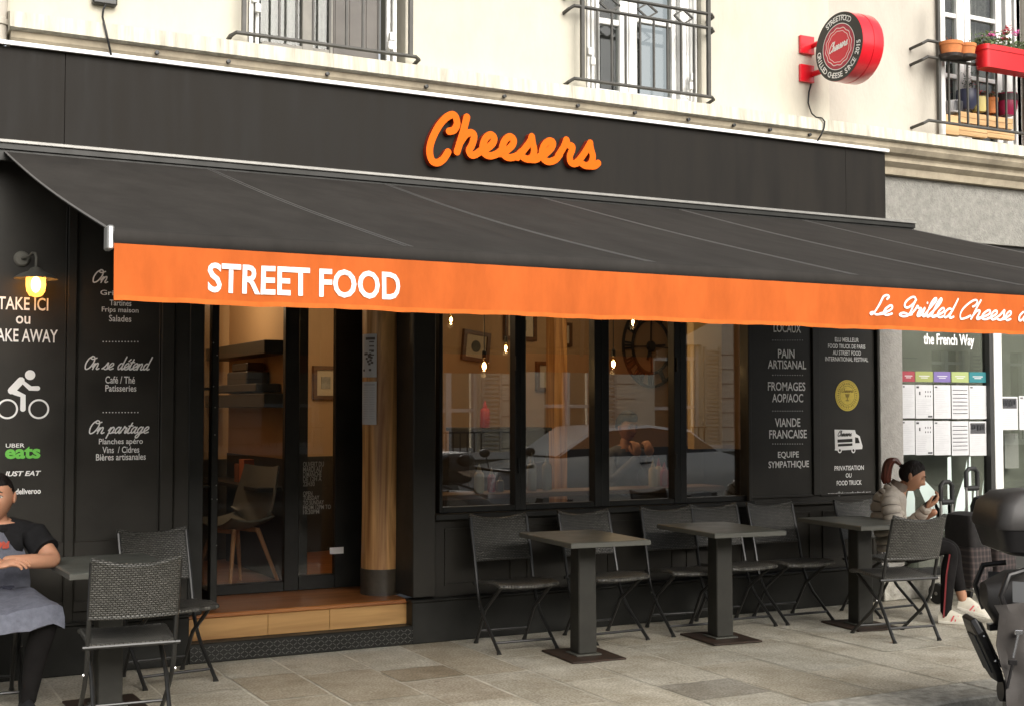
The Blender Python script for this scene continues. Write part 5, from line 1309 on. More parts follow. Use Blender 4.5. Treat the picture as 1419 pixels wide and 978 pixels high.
def skin_mesh(joints, bones):
    """one continuous surface grown round a skeleton: joints {name: (pos, radius)}, bones [(a, b, material index)]"""
    names = list(joints); idx = {n: i for i, n in enumerate(names)}
    me = bpy.data.meshes.new('body'); me.from_pydata([joints[n][0] for n in names], [(idx[a], idx[b]) for a, b, _ in bones], [])
    o = bpy.data.objects.new('body', me); COL.objects.link(o)
    sk = o.modifiers.new('skin', 'SKIN'); sk.use_smooth_shade = True
    for i, n in enumerate(names):
        r = joints[n][1]; me.skin_vertices[0].data[i].radius = r if isinstance(r, tuple) else (r, r); me.skin_vertices[0].data[i].use_root = (i == 0)
    ss = o.modifiers.new('sub', 'SUBSURF'); ss.levels = 2; ss.render_levels = 2
    bpy.context.view_layer.update(); dg = bpy.context.evaluated_depsgraph_get()
    m2 = bpy.data.meshes.new_from_object(o.evaluated_get(dg))
    mb = MB(); mb.v = [v.co.copy() for v in m2.vertices]; mb.f = [list(p.vertices) for p in m2.polygons]
    seg = [(Vector(joints[a][0]), Vector(joints[b][0]), mi) for a, b, mi in bones]
    for f in mb.f:
        c = sum((mb.v[i] for i in f), Vector()) / len(f); best = None
        for a, b, mi in seg:
            d = b - a; t = max(0, min(1, (c - a).dot(d) / d.length_squared)); q = (a + d * t - c).length
            if best is None or q < best[0]: best = (q, mi)
        mb.mi.append(best[1])
    bpy.data.objects.remove(o); bpy.data.meshes.remove(me); bpy.data.meshes.remove(m2)
    return mb
def g(x, s): return math.exp(-(x / s) ** 2)
def head_pt(d, grow=0.0, k=1.0):
    x, y, z = d                                  # unit direction, face towards -y
    X_, Y_, Z_ = x * 0.074, y * 0.096, z * 0.118
    if z < 0:
        t = -z; X_ *= 1 - 0.34 * t ** 1.6; 
        if y > 0: Y_ *= 1 - 0.55 * t ** 1.2
        else: Y_ *= 1 - 0.10 * t ** 2
    if y > 0: Y_ *= 1.06
    fr = max(0, -y) ** 0.5 if y < 0 else 0
    zz, xx = Z_, X_
    Y_ += 0.006 * fr
    Y_ -= fr * (0.021 * g(xx, 0.0125) * (g(zz + 0.026, 0.013) + 0.62 * g(zz + 0.006, 0.018)) + 0.006 * g(zz - 0.030, 0.012) * g(xx, 0.05)
                + 0.0075 * g(xx, 0.022) * (g(zz + 0.057, 0.0065) + 0.9 * g(zz + 0.071, 0.0065)) + 0.012 * g(xx, 0.022) * g(zz + 0.10, 0.016)
                + 0.004 * g(abs(xx) - 0.045, 0.02) * g(zz + 0.02, 0.02))
    Y_ += fr * 0.010 * g(abs(xx) - 0.031, 0.014) * g(zz - 0.010, 0.011)
    v = Vector((X_, Y_, Z_))
    if grow: v += Vector(d).normalized() * grow
    return v * k
def head(T, skin_i=0, k=1.0, cols=44, rows_=40):
    mb = MB(); mb.cur = skin_i; rings = []
    for i in range(rows_ + 1):
        th = PI * min(max(i / rows_, 0.012), 0.988)
        rings.append([head_pt((math.sin(th) * math.sin(2 * PI * j / cols), -math.sin(th) * math.cos(2 * PI * j / cols), math.cos(th)), 0, k) for j in range(cols)])
    mb.loft(rings)
    for s in (-1, 1):
        i0 = len(mb.v); mb.sphere((0, 0, 0), (0.010 * k, 0.018 * k, 0.030 * k), 10, 8); mb.xform(Matrix.Translation((s * 0.077 * k, 0.014 * k, -0.004)) @ Matrix.Rotation(R(-18), 4, 'X') @ Matrix.Rotation(s * R(22), 4, 'Z'), i0)
    mb.xform(T); return mb
def face_bits(T, par, k=1.0, down=False, loc=False):
    ey, br, lp_, wh = MB(), MB(), MB(), MB()
    for s in (-1, 1):
        p = head_pt(Vector((s * 0.42, -0.90, 0.085)).normalized())
        wh.sphere(p + Vector((0, 0.0005, -0.002)), (0.0135, 0.0048, 0.0036 if down else 0.0062), 12, 8); ey.sphere(p + Vector((-0.001, -0.0028, -0.0025)), (0.0055, 0.0028, 0.0030 if down else 0.0055), 10, 6)
        lid = [p + Vector((a * s, -0.004 + 0.003 * abs(a) / .013, z_)) for a, z_ in ((-.013, -.001), (-.006, .0045), (.002, .0055), (.010, .003), (.015, -.0005))]; br.tube(lid, 0.0016, 6)
        q = [head_pt(Vector((s * a, -math.sqrt(max(0, 1 - a * a - c * c)), c)).normalized(), 0.001) for a, c in ((0.22, 0.25), (0.40, 0.30), (0.58, 0.25))]
        br.tube(q, [0.003, 0.004, 0.002], 6)
    q = [head_pt(Vector((a, -math.sqrt(1 - a * a - c * c), c)).normalized(), 0.0005) for a, c in ((-0.26, -0.535), (-0.1, -0.53), (0, -0.535), (0.1, -0.53), (0.26, -0.535))]
    lp_.tube(q, [0.002, 0.0052, 0.0056, 0.0052, 0.002], 6)
    for mb, nm, mt in ((wh, 'eyeball', m_sclera), (ey, 'iris', m_eye), (br, 'eyebrow', m_brow), (lp_, 'lips', m_lip)):
        mb.xform(T); mb.build_each(nm, mt, par, smooth=True, local=loc)
def hair_cap(T, line, grow=0.012, k=1.0, cols=48, rows_=40):
    """hair shell over the skull: kept where line(d) is true"""
    mb = MB(); P_ = []; keep = []
    for i in range(rows_ + 1):
        th = PI * min(max(i / rows_, 0.012), 0.988)
        for j in range(cols):
            d = (math.sin(th) * math.sin(2 * PI * j / cols), -math.sin(th) * math.cos(2 * PI * j / cols), math.cos(th)); h_ = line(d)
            P_.append(head_pt(d, grow * max(0.0, min(1, h_ * 6)) - 0.001 + 0.0012 * math.sin(j * 2.9) * (h_ > 0.1), k)); keep.append(h_ > 0)
    fs = []
    for i in range(rows_):
        for j in range(cols):
            q = (i * cols + j, i * cols + (j + 1) % cols, (i + 1) * cols + (j + 1) % cols, (i + 1) * cols + j)
            if sum(keep[a] for a in q) >= 3: fs.append(q)
    mb.add(P_, fs); mb.xform(T); return mb
def hand(T, curl=(.6, .7, .75, .8), thumb=.5, side=1):
    """palm lies in the xy plane, fingers along +x, palm side -z, thumb on side*y"""
    mb = MB(); mb.sphere((0.045, 0, 0), (0.052, 0.040, 0.016), 12, 8)
    for k, (L, c) in enumerate(zip((.072, .080, .074, .058), curl)):
        y = side * (0.027 - 0.018 * k); p = Vector((0.082, y, 0)); a = 0.0; pts = [Vector((0.05, y * .9, 0)), p]
        for f_ in (.45, .32, .25):
            a += c * (1.1 if f_ < .45 else .8); p = p + Vector((math.cos(a), 0, -math.sin(a))) * L * f_; pts.append(p)
        mb.tube(pts, [0.0095, 0.0093, 0.0085, 0.0078, 0.0055], 8)
    pts = [Vector((0.015, side * 0.022, -0.004)), Vector((0.045, side * 0.050, -0.012)), Vector((0.072, side * 0.054, -0.012 - 0.02 * thumb)), Vector((0.092, side * (0.05 - .02 * thumb), -0.016 - 0.03 * thumb))]
    mb.tube(pts, [0.014, 0.0115, 0.0095, 0.006], 8)
    mb.xform(T); return mb
def aim(p, fwd, up):
    """a frame at p whose x axis is fwd and whose z axis is close to up"""
    f = Vector(fwd).normalized(); u = Vector(up); u = (u - f * u.dot(f)).normalized(); y = u.cross(f)
    return Matrix.Translation(p) @ Matrix((f, y, u)).transposed().to_4x4()
def face_frame(c, look, tilt=0.0):
    """head frame: centre c, looking along look (face is -y)"""
    f = Vector(look).normalized(); up = Vector((0, 0, 1)); x = (-f).cross(up).normalized() * 1.0
    y = -f; z = x.cross(y); 
    return Matrix.Translation(c) @ Matrix((x, y, z)).transposed().to_4x4() @ Matrix.Rotation(tilt, 4, 'Y')
def shoe(T, par, L=0.26, upper=None, sole=None, stripe=None, loc=False):
    """sneaker: heel at origin, toe along +x"""
    sole = sole or m_sole; upper = upper or m_shoe
    st = [(-.005, .026, .060), (.03, .032, .085), (.07, .033, .095), (.11, .036, .080), (.15, .041, .062), (.19, .043, .048), (.225, .038, .036), (.25, .026, .026), (.262, .012, .016)]
    mb = MB(); mb.loft([[Vector((x * L / .26, w * math.cos(a) * (1 if abs(math.cos(a)) > .2 else 1), 0.012 + max(0, math.sin(a)) * h + (0.004 if math.sin(a) < 0 else 0))) for a in [2 * PI * k / 16 for k in range(16)]] for x, w, h in st])
    mb.xform(T); u = mb.build('shoe', upper, par, smooth=True, local=loc)
    mb = MB(); ol = [(x * L / .26, w * 1.08) for x, w, h in st]; poly = [(x, w) for x, w in ol] + [(x, -w) for x, w in ol[::-1]]
    mb.prism(poly, 0.0, 0.022, 'xy'); mb.xform(T); mb.build('sole', sole, u, bevel=0.003, local=loc)
    if stripe:
        mb = MB()
        for x0 in (.085, .112):
            for s in (-1, 1):
                q = []
                for h_ in (0.02, 0.035, 0.05, 0.062):
                    x = x0 + (h_ - .02) * 0.45; w = .036; hh = .088 - (x - .08) * .35; sn_ = min(1, (h_ - .012) / hh); q.append(Vector((x, s * (w * math.sqrt(max(0, 1 - sn_ * sn_)) + 0.0015), h_)))
                mb.loft([[p + Vector((-.006, 0, 0)), p + Vector((.006, 0, 0))] for p in q], cap=False, closed=False)
        mb.xform(T); mb.build('stripe', stripe, u, fix=False, local=loc)
    return u

# ---- man in denim apron at the left table: sits facing the street
mx, my = 0.745, 7.13
man = thing('person', 'man in black T-shirt and grey denim apron seated with his elbow on the left table', 'person', (mx, my, 0))
hc = Vector((mx + 0.002, my - 0.06, 1.10))
look = Vector((-0.42, -1, -0.05))
J = {'pelvis': ((mx, my + 0.18, 0.52), (.15, .12)), 'belly': ((mx, my + 0.12, 0.66), (.15, .115)), 'chest': ((mx, my + 0.04, 0.83), (.165, .115)), 'upper': ((mx, my + 0.01, 0.925), (.12, .085)), 'neck': ((mx, my - 0.01, 0.975), .056), 'skull': ((mx, my - 0.03, 1.06), .05),
     'shR': ((mx + .175, my + .0, .91), .064), 'arR': ((mx + .215, my - .03, .845), .060), 'elR0': ((mx + .262, my - .10, .785), .046), 'elR': ((mx + .27, my - .15, .770), .038), 'faR': ((mx + .17, my - .22, .782), .041), 'wrR': ((mx + .0, my - .29, .80), .027), 
     'shL': ((mx - .175, my + .0, .91), .062), 'arL': ((mx - .22, my - .05, .80), .056), 'elL': ((mx - .23, my - .14, .70), .042), 'faL': ((mx - .15, my - .24, .74), .042), 'wrL': ((mx - .02, my - .32, .78), .027),
     'hipR': ((mx + .10, my + .12, .50), .105), 'thR': ((mx + .16, my - .14, .52), .095), 'knR': ((mx + .205, my - .37, .52), .070), 'caR': ((mx + .17, my - .27, .33), .062), 'anR': ((mx + .145, my - .20, .10), .042), 'heR': ((mx + .145, my - .2, .06), .038),
     'hipL': ((mx - .10, my + .12, .50), .105), 'thL': ((mx - .17, my - .14, .52), .095), 'knL': ((mx - .22, my - .36, .52), .07), 'caL': ((mx - .21, my - .30, .30), .06), 'anL': ((mx - .2, my - .25, .10), .042), 'heL': ((mx - .2, my - .25, .06), .038)}
Bn = [('pelvis', 'belly', 2), ('belly', 'chest', 1), ('chest', 'upper', 1), ('upper', 'neck', 1), ('neck', 'skull', 0),
      ('upper', 'shR', 1), ('shR', 'arR', 1), ('arR', 'elR0', 0), ('elR0', 'elR', 0), ('elR', 'faR', 0), ('faR', 'wrR', 0), ('upper', 'shL', 1), ('shL', 'arL', 1), ('arL', 'elL', 0), ('elL', 'faL', 0), ('faL', 'wrL', 0),
      ('pelvis', 'hipR', 2), ('hipR', 'thR', 2), ('thR', 'knR', 2), ('knR', 'caR', 2), ('caR', 'anR', 2), ('anR', 'heR', 2), ('pelvis', 'hipL', 2), ('hipL', 'thL', 2), ('thL', 'knL', 2), ('knL', 'caL', 2), ('caL', 'anL', 2), ('anL', 'heL', 2)]
b = skin_mesh(J, Bn)
FT = face_frame(hc, look)
b.merge(head(FT)); 
wr = Vector(J['wrR'][0]); b.merge(hand(aim(wr, Vector(wr) - Vector(J['faR'][0]), (0.3, -.3, 1)), (.35, .4, .45, .5), .3, -1), 0)
wl_ = Vector(J['wrL'][0]); b.merge(hand(aim(wl_, wl_ - Vector(J['faL'][0]), (0, -.4, 1)), (.35, .4, .45, .5), .3, 1), 0)
b.build('body', [m_skin1, m_tee, m_trou], man, smooth=True, fix=False)
face_bits(FT, man)
hair_cap(FT, lambda d: (d[2] - (0.50 if d[1] < -0.35 else (0.52 - (d[1] + .35) * 1.1 if d[1] < 0.2 else -0.25))), 0.005).build('hair', m_hair, man, smooth=True, fix=False)
# T-shirt sleeve ends
mb = MB()
for s, pre in ((1, 'R'), (-1, 'L')):
    a, c = Vector(J['sh' + pre][0]), Vector(J['ar' + pre][0]); el = Vector(J['elR0'][0] if pre == 'R' else J['elL'][0]); e = c + (el - c).normalized() * 0.05
    mb.tube([a - (c - a) * .3, a, c, e], [0.045, 0.070, 0.071, 0.073], 14)
mb.build_each('sleeve', m_tee, man, smooth=True)
MB().tube([(mx + .074 * math.cos(a), my - .008 + .068 * math.sin(a), .958 - .026 * (math.sin(a) < 0) * abs(math.sin(a))) for a in [2 * PI * k / 24 for k in range(25)]], 0.017, 8).build('neckband', m_tee, man, smooth=True)
# bib and skirt of the apron
def sheet_grid(rows_, th=0.006):
    mb = MB(); mb.loft([r + [p + Vector((0, th, -th * .3)) for p in r[::-1]] for r in rows_]); return mb
rws = []
for z, hw, y in ((.955, .085, -.085), (.90, .10, -.10), (.82, .135, -.105), (.74, .16, -.085), (.66, .17, -.065), (.625, .17, -.055)):
    rws.append([Vector((mx + hw * a, my + y + 0.055 * a * a + 0.012 * math.sin(a * 5 + z * 20), z)) for a in [k / 7 - 1 for k in range(15)]])
sheet_grid(rws).build('apron_bib', m_denim, man, smooth=True)
rws = []
for t, (y, z) in zip((0, .2, .4, .6, .8, .9, 1), ((-.06, .635), (-.14, .635), (-.24, .622), (-.35, .612), (-.44, .595), (-.465, .55), (-.47, .50))):
    hw = .19 + .085 * min(1, t * 1.15)
    rws.append([Vector((mx + .005 + hw * a, my + y + 0.04 * a * a * (t > .7), z - 0.035 * (1 - abs(a)) * (1 if abs(a) < .45 else .6) * min(1, t * 2) - 0.03 * max(0, abs(a) - .78) / .22 + 0.006 * math.sin(9 * a + t * 7))) for a in [k / 10 - 1 for k in range(21)]])
ask = sheet_grid(rws, 0.005); ask.build('apron_skirt', m_denim, man, smooth=True)
mb = MB(); mb.tube([(mx + .165 * math.sin(a), my + .12 - .165 * math.cos(a) * (1.1 if math.cos(a) > 0 else .8), .64) for a in [R(-100 + 10 * i) for i in range(21)]], 0.008, 6); mb.tube([(mx + .03, my - .075, .645), (mx + .07, my - .09, .63)], 0.009, 6)
mb.build('apron_tie', M('dark_tie', (0.03, 0.032, 0.05), 0.8), man)
m_print = M('orange_red_print', (0.45, 0.075, 0.045), 0.8)
mb = MB(); script(mb, 'Cheesers', mx - .115, mx + .05, .845, .030, 0.0, w=0.26)
for q in mb.v: q.y += my - 0.118 + 0.055 * ((q.x - mx) / .125) ** 2 - 0.004
mb.build('apron_print', m_print, man, fix=False)
shoe(Matrix.Translation((mx + .125, my - .15, 0)) @ Matrix.Rotation(R(-78), 4, 'Z'), man, 0.27, m_bshoe, m_bshoe)
shoe(Matrix.Translation((mx - .21, my - .20, 0)) @ Matrix.Rotation(R(-100), 4, 'Z'), man, 0.27, m_bshoe, m_bshoe)

# ---- woman in a puffer jacket: sits side-on, facing right, looking at her phone
wo = thing('person', 'woman with ponytail in beige puffer jacket looking at her phone, legs crossed', 'person', (6.97, 7.18, 0), R(-41))
wx_, wy = 0.0, 0.0      # her own frame: she faces +x, +y is her far side
SCW = 186.5                # photo pixels per metre at her distance
hd = lambda px, py, dy=0.0: Vector(((px - 1240) / SCW, dy, 1.55 - (py - 565) / SCW))
hc = hd(1262, 658)
pel = Vector((wx_ + .03, wy + .02, .53)); J = {}
neck = hd(1243, 682); sh = hd(1229, 696)
J = {'pelvis': (tuple(pel), (.125, .14)), 'belly': ((wx_ - .03, wy, .66), (.11, .13)), 'chest': ((wx_ - .06, wy, .81), (.105, .14)), 'upper': ((wx_ - .035, wy, .905), (.07, .09)), 'neck': ((wx_ + .03, wy, .965), .046), 'skull': ((hc.x - .03, hc.y, hc.z - .05), .045),
     'shR': ((wx_ - .06, wy - .165, .885), .052), 'elR': ((wx_ + .02, wy - .20, .665), .045), 'wrR': ((wx_ + .17, wy - .11, .705), .028),
     'shL': ((wx_ - .06, wy + .165, .885), .052), 'elL': ((wx_ + .06, wy + .19, .665), .045), 'wrL': ((wx_ + .29, wy + .02, .80), .028)}
kn1 = hd(1312, 752, -.06); an1 = hd(1301, 846, -.10); kn2 = hd(1314, 757, .06); an2 = hd(1325, 822, .02)
J.update({'hipR': ((pel.x + .06, wy - .10, .51), .10), 'thR': (tuple((Vector((pel.x + .06, wy - .10, .51)) + kn1) / 2), .085), 'knR': (tuple(kn1), .066), 'caR': (tuple((kn1 * .62 + an1 * .38) + Vector((-.012, 0, 0))), .058), 'anR': (tuple(an1), .040), 'heR': (tuple(an1 + Vector((0, 0, -.05))), .036),
     'hipL': ((pel.x + .06, wy + .10, .53), .10), 'thL': (tuple((Vector((pel.x + .06, wy + .10, .53)) + kn2) / 2 + Vector((0, 0, .02))), .088), 'knL': (tuple(kn2 + Vector((0, 0, .02))), .068), 'caL': (tuple((kn2 * .62 + an2 * .38) + Vector((-.012, 0, 0))), .060), 'aaL': (tuple(kn2 * .12 + an2 * .88), .043), 'anL': (tuple(an2), .036), 'heL': (tuple(an2 + Vector((.012, 0, -.045))), .034)})
Bn = [('pelvis', 'belly', 1), ('belly', 'chest', 1), ('chest', 'upper', 1), ('upper', 'neck', 1), ('neck', 'skull', 0), ('upper', 'shR', 1), ('shR', 'elR', 1), ('elR', 'wrR', 0), ('upper', 'shL', 1), ('shL', 'elL', 1), ('elL', 'wrL', 0),
      ('pelvis', 'hipR', 2), ('hipR', 'thR', 2), ('thR', 'knR', 2), ('knR', 'caR', 2), ('caR', 'anR', 2), ('anR', 'heR', 2), ('pelvis', 'hipL', 2), ('hipL', 'thL', 2), ('thL', 'knL', 2), ('knL', 'caL', 2), ('caL', 'aaL', 2), ('aaL', 'anL', 0), ('anL', 'heL', 0)]
b = skin_mesh(J, Bn)
FT = face_frame(hc, (1, -0.10, -0.42)); kk = 0.95
b.merge(head(FT, 0, kk))
hp = hd(1296, 694, -.02)
wl_ = Vector(J['wrL'][0]); wr = Vector(J['wrR'][0])
HT = aim(hp + Vector((-.085, 0.02, -.035)), (1, -.10, .75), (.55, -.35, -1)); b.merge(hand(HT, (.55, .6, .65, .75), .6, 1), 0)
b.merge(hand(aim(wr, (1, .9, .0), (0, -.2, 1)), (.3, .35, .4, .45), .3, 1), 0)
b.build('body', [m_skin2, m_puff, m_trou], wo, smooth=True, fix=False, local=True)
face_bits(FT, wo, kk, True, True)
hair_cap(FT, lambda d: d[2] - (0.60 if d[1] < -0.62 else (0.60 - (d[1] + .62) * 1.12 if d[1] < -0.02 else (-0.08 - (d[1] + .02) * 2.2 if d[1] < .16 else -0.50))), 0.010, kk, 84, 70).build('hair', m_hair, wo, smooth=True, fix=False, local=True)
tie = FT @ Vector((0, 0.103, 0.040))
mb = MB(); mb.sphere(tie, (0.016, .016, .016), 10, 8); mb.build('hair_tie', m_hair, wo, smooth=True, local=True)
pp = [tie] + [hd(*q) for q in ((1239, 636), (1234, 637), (1230, 643), (1228, 652), (1227, 661), (1228, 669))]
pp = [Vector((p.x, tie.y, p.z)) for p in pp]
sp_ = smooth_path([(p.x, p.z) for p in pp], 4)
mb = MB()
for k in range(9):
    a = 2 * PI * k / 9; o_ = 0.023
    mb.tube([Vector((x_, tie.y, z_)) + Vector((math.cos(a) * o_ * min(1, i / 8), math.sin(a) * o_ * 1.3 * min(1, i / 8), 0)) for i, (x_, z_) in enumerate(sp_)], [0.008, 0.011, 0.013, 0.015] + [0.0155] * (len(sp_) - 8) + [0.013, .010, .007, .003], 7)
mb.build('ponytail', m_hair2, wo, smooth=True, local=True)
# puffer jacket: quilted torso and sleeves
def quilt(mb, pts, rad_, ell, ribs, n=22, amp=0.11, ref=(0, 1, 0)):
    P_ = [Vector(p) for p in pts]; N = ribs * 6; out, rs, el = [], [], []
    for i in range(N + 1):
        t = i / N * (len(P_) - 1); k = min(int(t), len(P_) - 2); f = t - k
        a0 = P_[max(k - 1, 0)]; a1, a2 = P_[k], P_[k + 1]; a3 = P_[min(k + 2, len(P_) - 1)]
        out.append(0.5 * ((2 * a1) + (a2 - a0) * f + (2 * a0 - 5 * a1 + 4 * a2 - a3) * f * f + (3 * a1 - a0 - 3 * a2 + a3) * f ** 3))
        r = rad_[k] * (1 - f) + rad_[k + 1] * f; rs.append(r * (1 - amp + amp * 1.5 * abs(math.sin(PI * i / 6)) ** 0.45)); e0, e1 = ell[k], ell[k + 1]; el.append((e0[0] * (1 - f) + e1[0] * f, e0[1] * (1 - f) + e1[1] * f))
    f0 = len(mb.f); mb.tube(out, rs, n, True, el, ref)
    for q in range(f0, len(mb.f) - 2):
        if ((q - f0) // n) % 6 in (0, 5) and 5 < (q - f0) // n < N - 5 and ((q - f0) // n) % 6 == 0: mb.mi[q] = 1      # stitched seam between two quilts, crease shade put into its colour
ja = MB()
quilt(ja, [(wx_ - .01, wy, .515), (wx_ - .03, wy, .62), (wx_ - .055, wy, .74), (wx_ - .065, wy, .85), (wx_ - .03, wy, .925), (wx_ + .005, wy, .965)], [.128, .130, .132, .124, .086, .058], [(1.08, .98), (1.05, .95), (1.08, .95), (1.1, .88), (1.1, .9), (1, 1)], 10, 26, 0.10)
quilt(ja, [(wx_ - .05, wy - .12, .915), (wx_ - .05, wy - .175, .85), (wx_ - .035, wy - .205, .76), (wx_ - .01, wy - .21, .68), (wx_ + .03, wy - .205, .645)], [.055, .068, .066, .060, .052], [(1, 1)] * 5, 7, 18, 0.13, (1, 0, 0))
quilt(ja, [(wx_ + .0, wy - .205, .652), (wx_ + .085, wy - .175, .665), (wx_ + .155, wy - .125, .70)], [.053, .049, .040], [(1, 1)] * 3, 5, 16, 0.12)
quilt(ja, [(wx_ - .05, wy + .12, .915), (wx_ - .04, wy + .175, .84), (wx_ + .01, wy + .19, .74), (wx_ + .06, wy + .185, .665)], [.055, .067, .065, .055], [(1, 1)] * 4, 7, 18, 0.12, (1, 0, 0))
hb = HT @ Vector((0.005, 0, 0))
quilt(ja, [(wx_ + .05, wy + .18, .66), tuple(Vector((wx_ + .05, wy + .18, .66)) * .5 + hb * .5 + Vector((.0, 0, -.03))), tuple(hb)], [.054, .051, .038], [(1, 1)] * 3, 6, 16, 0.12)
ja.build('puffer_jacket', [m_puff, M('jacket_seam_shade', (0.20, 0.175, 0.15), 0.7)], wo, smooth=True, local=True)
co = MB(); co.tube([(wx_ - .005, wy, .935), (wx_ + .02, wy, .975), (wx_ + .035, wy, 1.005)], [.075, .066, .064], 18, True, (1.0, 1.0), (0, 1, 0)); co.build('collar', m_collar, wo, smooth=True, local=True)
# red stripe down the nearer leg
ka, aa = Vector(J['knR'][0]), Vector(J['anR'][0]); ca_ = Vector(J['caR'][0])
mb = MB(); q = [ka * .75 + ca_ * .25, ca_, aa * .6 + ca_ * .4, aa]
rr_ = [.060, .059, .052, .043]
mb.loft([[p + Vector((-.016 + .006 * s, -r * .96, 0)) for s in (-1, 1)] for p, r in zip(q, rr_)], cap=False, closed=False)
mb.build('trouser_stripe', m_redst, wo, fix=False, local=True)
shoe(Matrix.Translation((an1.x - .045, an1.y, 0.0)) @ Matrix.Rotation(R(-8), 4, 'Z'), wo, 0.245, None, None, m_pink, True)
shoe(Matrix.Translation((an2.x - .035, an2.y, an2.z - .085)) @ Matrix.Rotation(R(-8), 4, 'Z') @ Matrix.Rotation(R(14), 4, 'Y'), wo, 0.245, None, None, m_pink, True)
ph = thing('phone', 'dark phone held up in the hand of the woman in the puffer jacket', 'phone', wo.location, R(-41))
MB().obox((0, 0, 0), (0.135, 0.066, 0.008), Matrix.Identity(3)).xform(HT @ Matrix.Translation((.055, .0, -.026))).build('phone_body', m_phone, ph, bevel=0.003, local=True)

# ---- person behind the glass below the clock
gx = at(866, 590, 8.95).x; gy = 8.95
gp = thing('person', 'person inside behind the glass raising both hands below the clock', 'person', (gx, gy, zf))
zb0 = zf + .0
J = {'pelvis': ((gx, gy + .12, .78), (.15, .12)), 'chest': ((gx, gy + .05, 1.08), (.16, .11)), 'upper': ((gx, gy, 1.19), (.12, .08)), 'neck': ((gx, gy - .01, 1.25), .05), 'skull': ((gx, gy - .02, 1.33), .05),
     'shR': ((gx + .17, gy, 1.17), .06), 'elR': ((gx + .20, gy - .12, .97), .045), 'wrR': ((gx + .07, gy - .25, 1.17), .03), 'shL': ((gx - .17, gy, 1.17), .06), 'elL': ((gx - .2, gy - .12, .97), .045), 'wrL': ((gx - .04, gy - .25, 1.17), .03),
     'hR': ((gx + .1, gy + .06, .76), .1), 'kR': ((gx + .14, gy - .34, .78), .07), 'aR': ((gx + .14, gy - .30, zf + .06), .045), 'hL': ((gx - .1, gy + .06, .76), .1), 'kL': ((gx - .14, gy - .34, .78), .07), 'aL': ((gx - .14, gy - .30, zf + .06), .045)}
Bn = [('pelvis', 'chest', 1), ('chest', 'upper', 1), ('upper', 'neck', 0), ('neck', 'skull', 0), ('upper', 'shR', 1), ('shR', 'elR', 1), ('elR', 'wrR', 1), ('upper', 'shL', 1), ('shL', 'elL', 1), ('elL', 'wrL', 1), ('pelvis', 'hR', 2), ('hR', 'kR', 2), ('kR', 'aR', 2), ('pelvis', 'hL', 2), ('hL', 'kL', 2), ('kL', 'aL', 2)]
b = skin_mesh(J, Bn); hc = Vector((gx, gy - .04, 1.40)); FT = face_frame(hc, (.1, -1, -.15)); b.merge(head(FT))
for pre, sd_ in (('wrR', -1), ('wrL', 1)):
    w_ = Vector(J[pre][0]); b.merge(hand(aim(w_, (0, .25, 1), (0, -1, .2)), (.5, .55, .6, .6), .4, sd_), 0)
b.build('body', [m_skin1, m_denim, m_trou], gp, smooth=True, fix=False); face_bits(FT, gp)
hair_cap(FT, lambda d: d[2] - (0.45 if d[1] < -.35 else (0.45 - (d[1] + .35) * 1.2 if d[1] < .2 else -.3)), 0.02).build('hair', m_hair, gp, smooth=True, fix=False)
MB().lathe([(0.17, 0), (0.17, 0.03)], (gx, gy + .06, .65), 20).build('seat', m_frame_wood, tag(thing('bar_stool', 'stool under the person inside behind the glass', 'stool', (gx, gy + .06, zf))))
st_ = [o for o in bpy.data.objects if o.name.startswith('bar_stool')][0]
for a in range(4): MB().tube([(gx + .12 * math.cos(a * PI / 2 + .78), gy + .06 + .12 * math.sin(a * PI / 2 + .78), .65), (gx + .17 * math.cos(a * PI / 2 + .78), gy + .06 + .17 * math.sin(a * PI / 2 + .78), zf)], 0.014, 8).build('leg', m_dark_metal, st_, smooth=True)
# ============================================================ FLOWER POTS AT THE RIGHT UPPER WINDOW
m_soil = M('dark_soil', (0.02, 0.014, 0.01), 0.95); m_saucer = M('dark_saucer', (0.02, 0.014, 0.012), 0.5)
m_leafg = M('garden_leaf', (0.07, 0.105, 0.03), 0.6, var=0.5, vscale=30); m_leafd = M('dark_leaf', (0.02, 0.035, 0.018), 0.6, var=0.4, vscale=30); m_leafr = M('dried_leaf', (0.22, 0.07, 0.03), 0.8, var=0.4, vscale=30)
m_pinkf = M('pink_petals', (0.75, 0.16, 0.42), 0.6); m_redf = M('deep_red_petals', (0.28, 0.008, 0.02), 0.6); m_planter = M('red_plastic_planter', (0.58, 0.012, 0.018), 0.38, var=0.08, vscale=6)
def leaves(mb, c, ext, n, size, seed):
    rr_ = random.Random(seed)
    for k in range(n):
        p = Vector(c) + Vector((rr_.gauss(0, ext[0]), rr_.gauss(0, ext[1]), abs(rr_.gauss(0, ext[2]))))
        a = Vector((rr_.uniform(-1, 1), rr_.uniform(-1, 1), rr_.uniform(-.3, 1))).normalized(); bb = a.orthogonal().normalized(); s = size * rr_.uniform(.6, 1.3)
        n_ = a.cross(bb) * s * .25
        mb.add([p - a * s, p + bb * s * .55 + n_, p + a * s, p - bb * s * .55 + n_], [(0, 1, 2), (0, 2, 3)])
def stems(mb, c, ext, n, seed):
    rr_ = random.Random(seed)
    for k in range(n):
        q = Vector(c) + Vector((rr_.gauss(0, ext[0]), rr_.gauss(0, ext[1]), ext[2] * rr_.uniform(.5, 1.5))); mb.tube([Vector(c) + (q - Vector(c)) * Vector((.3, .3, 0)).length * 0, (Vector(c) + q) / 2 + Vector((0, 0, .01)), q], 0.0022, 5)
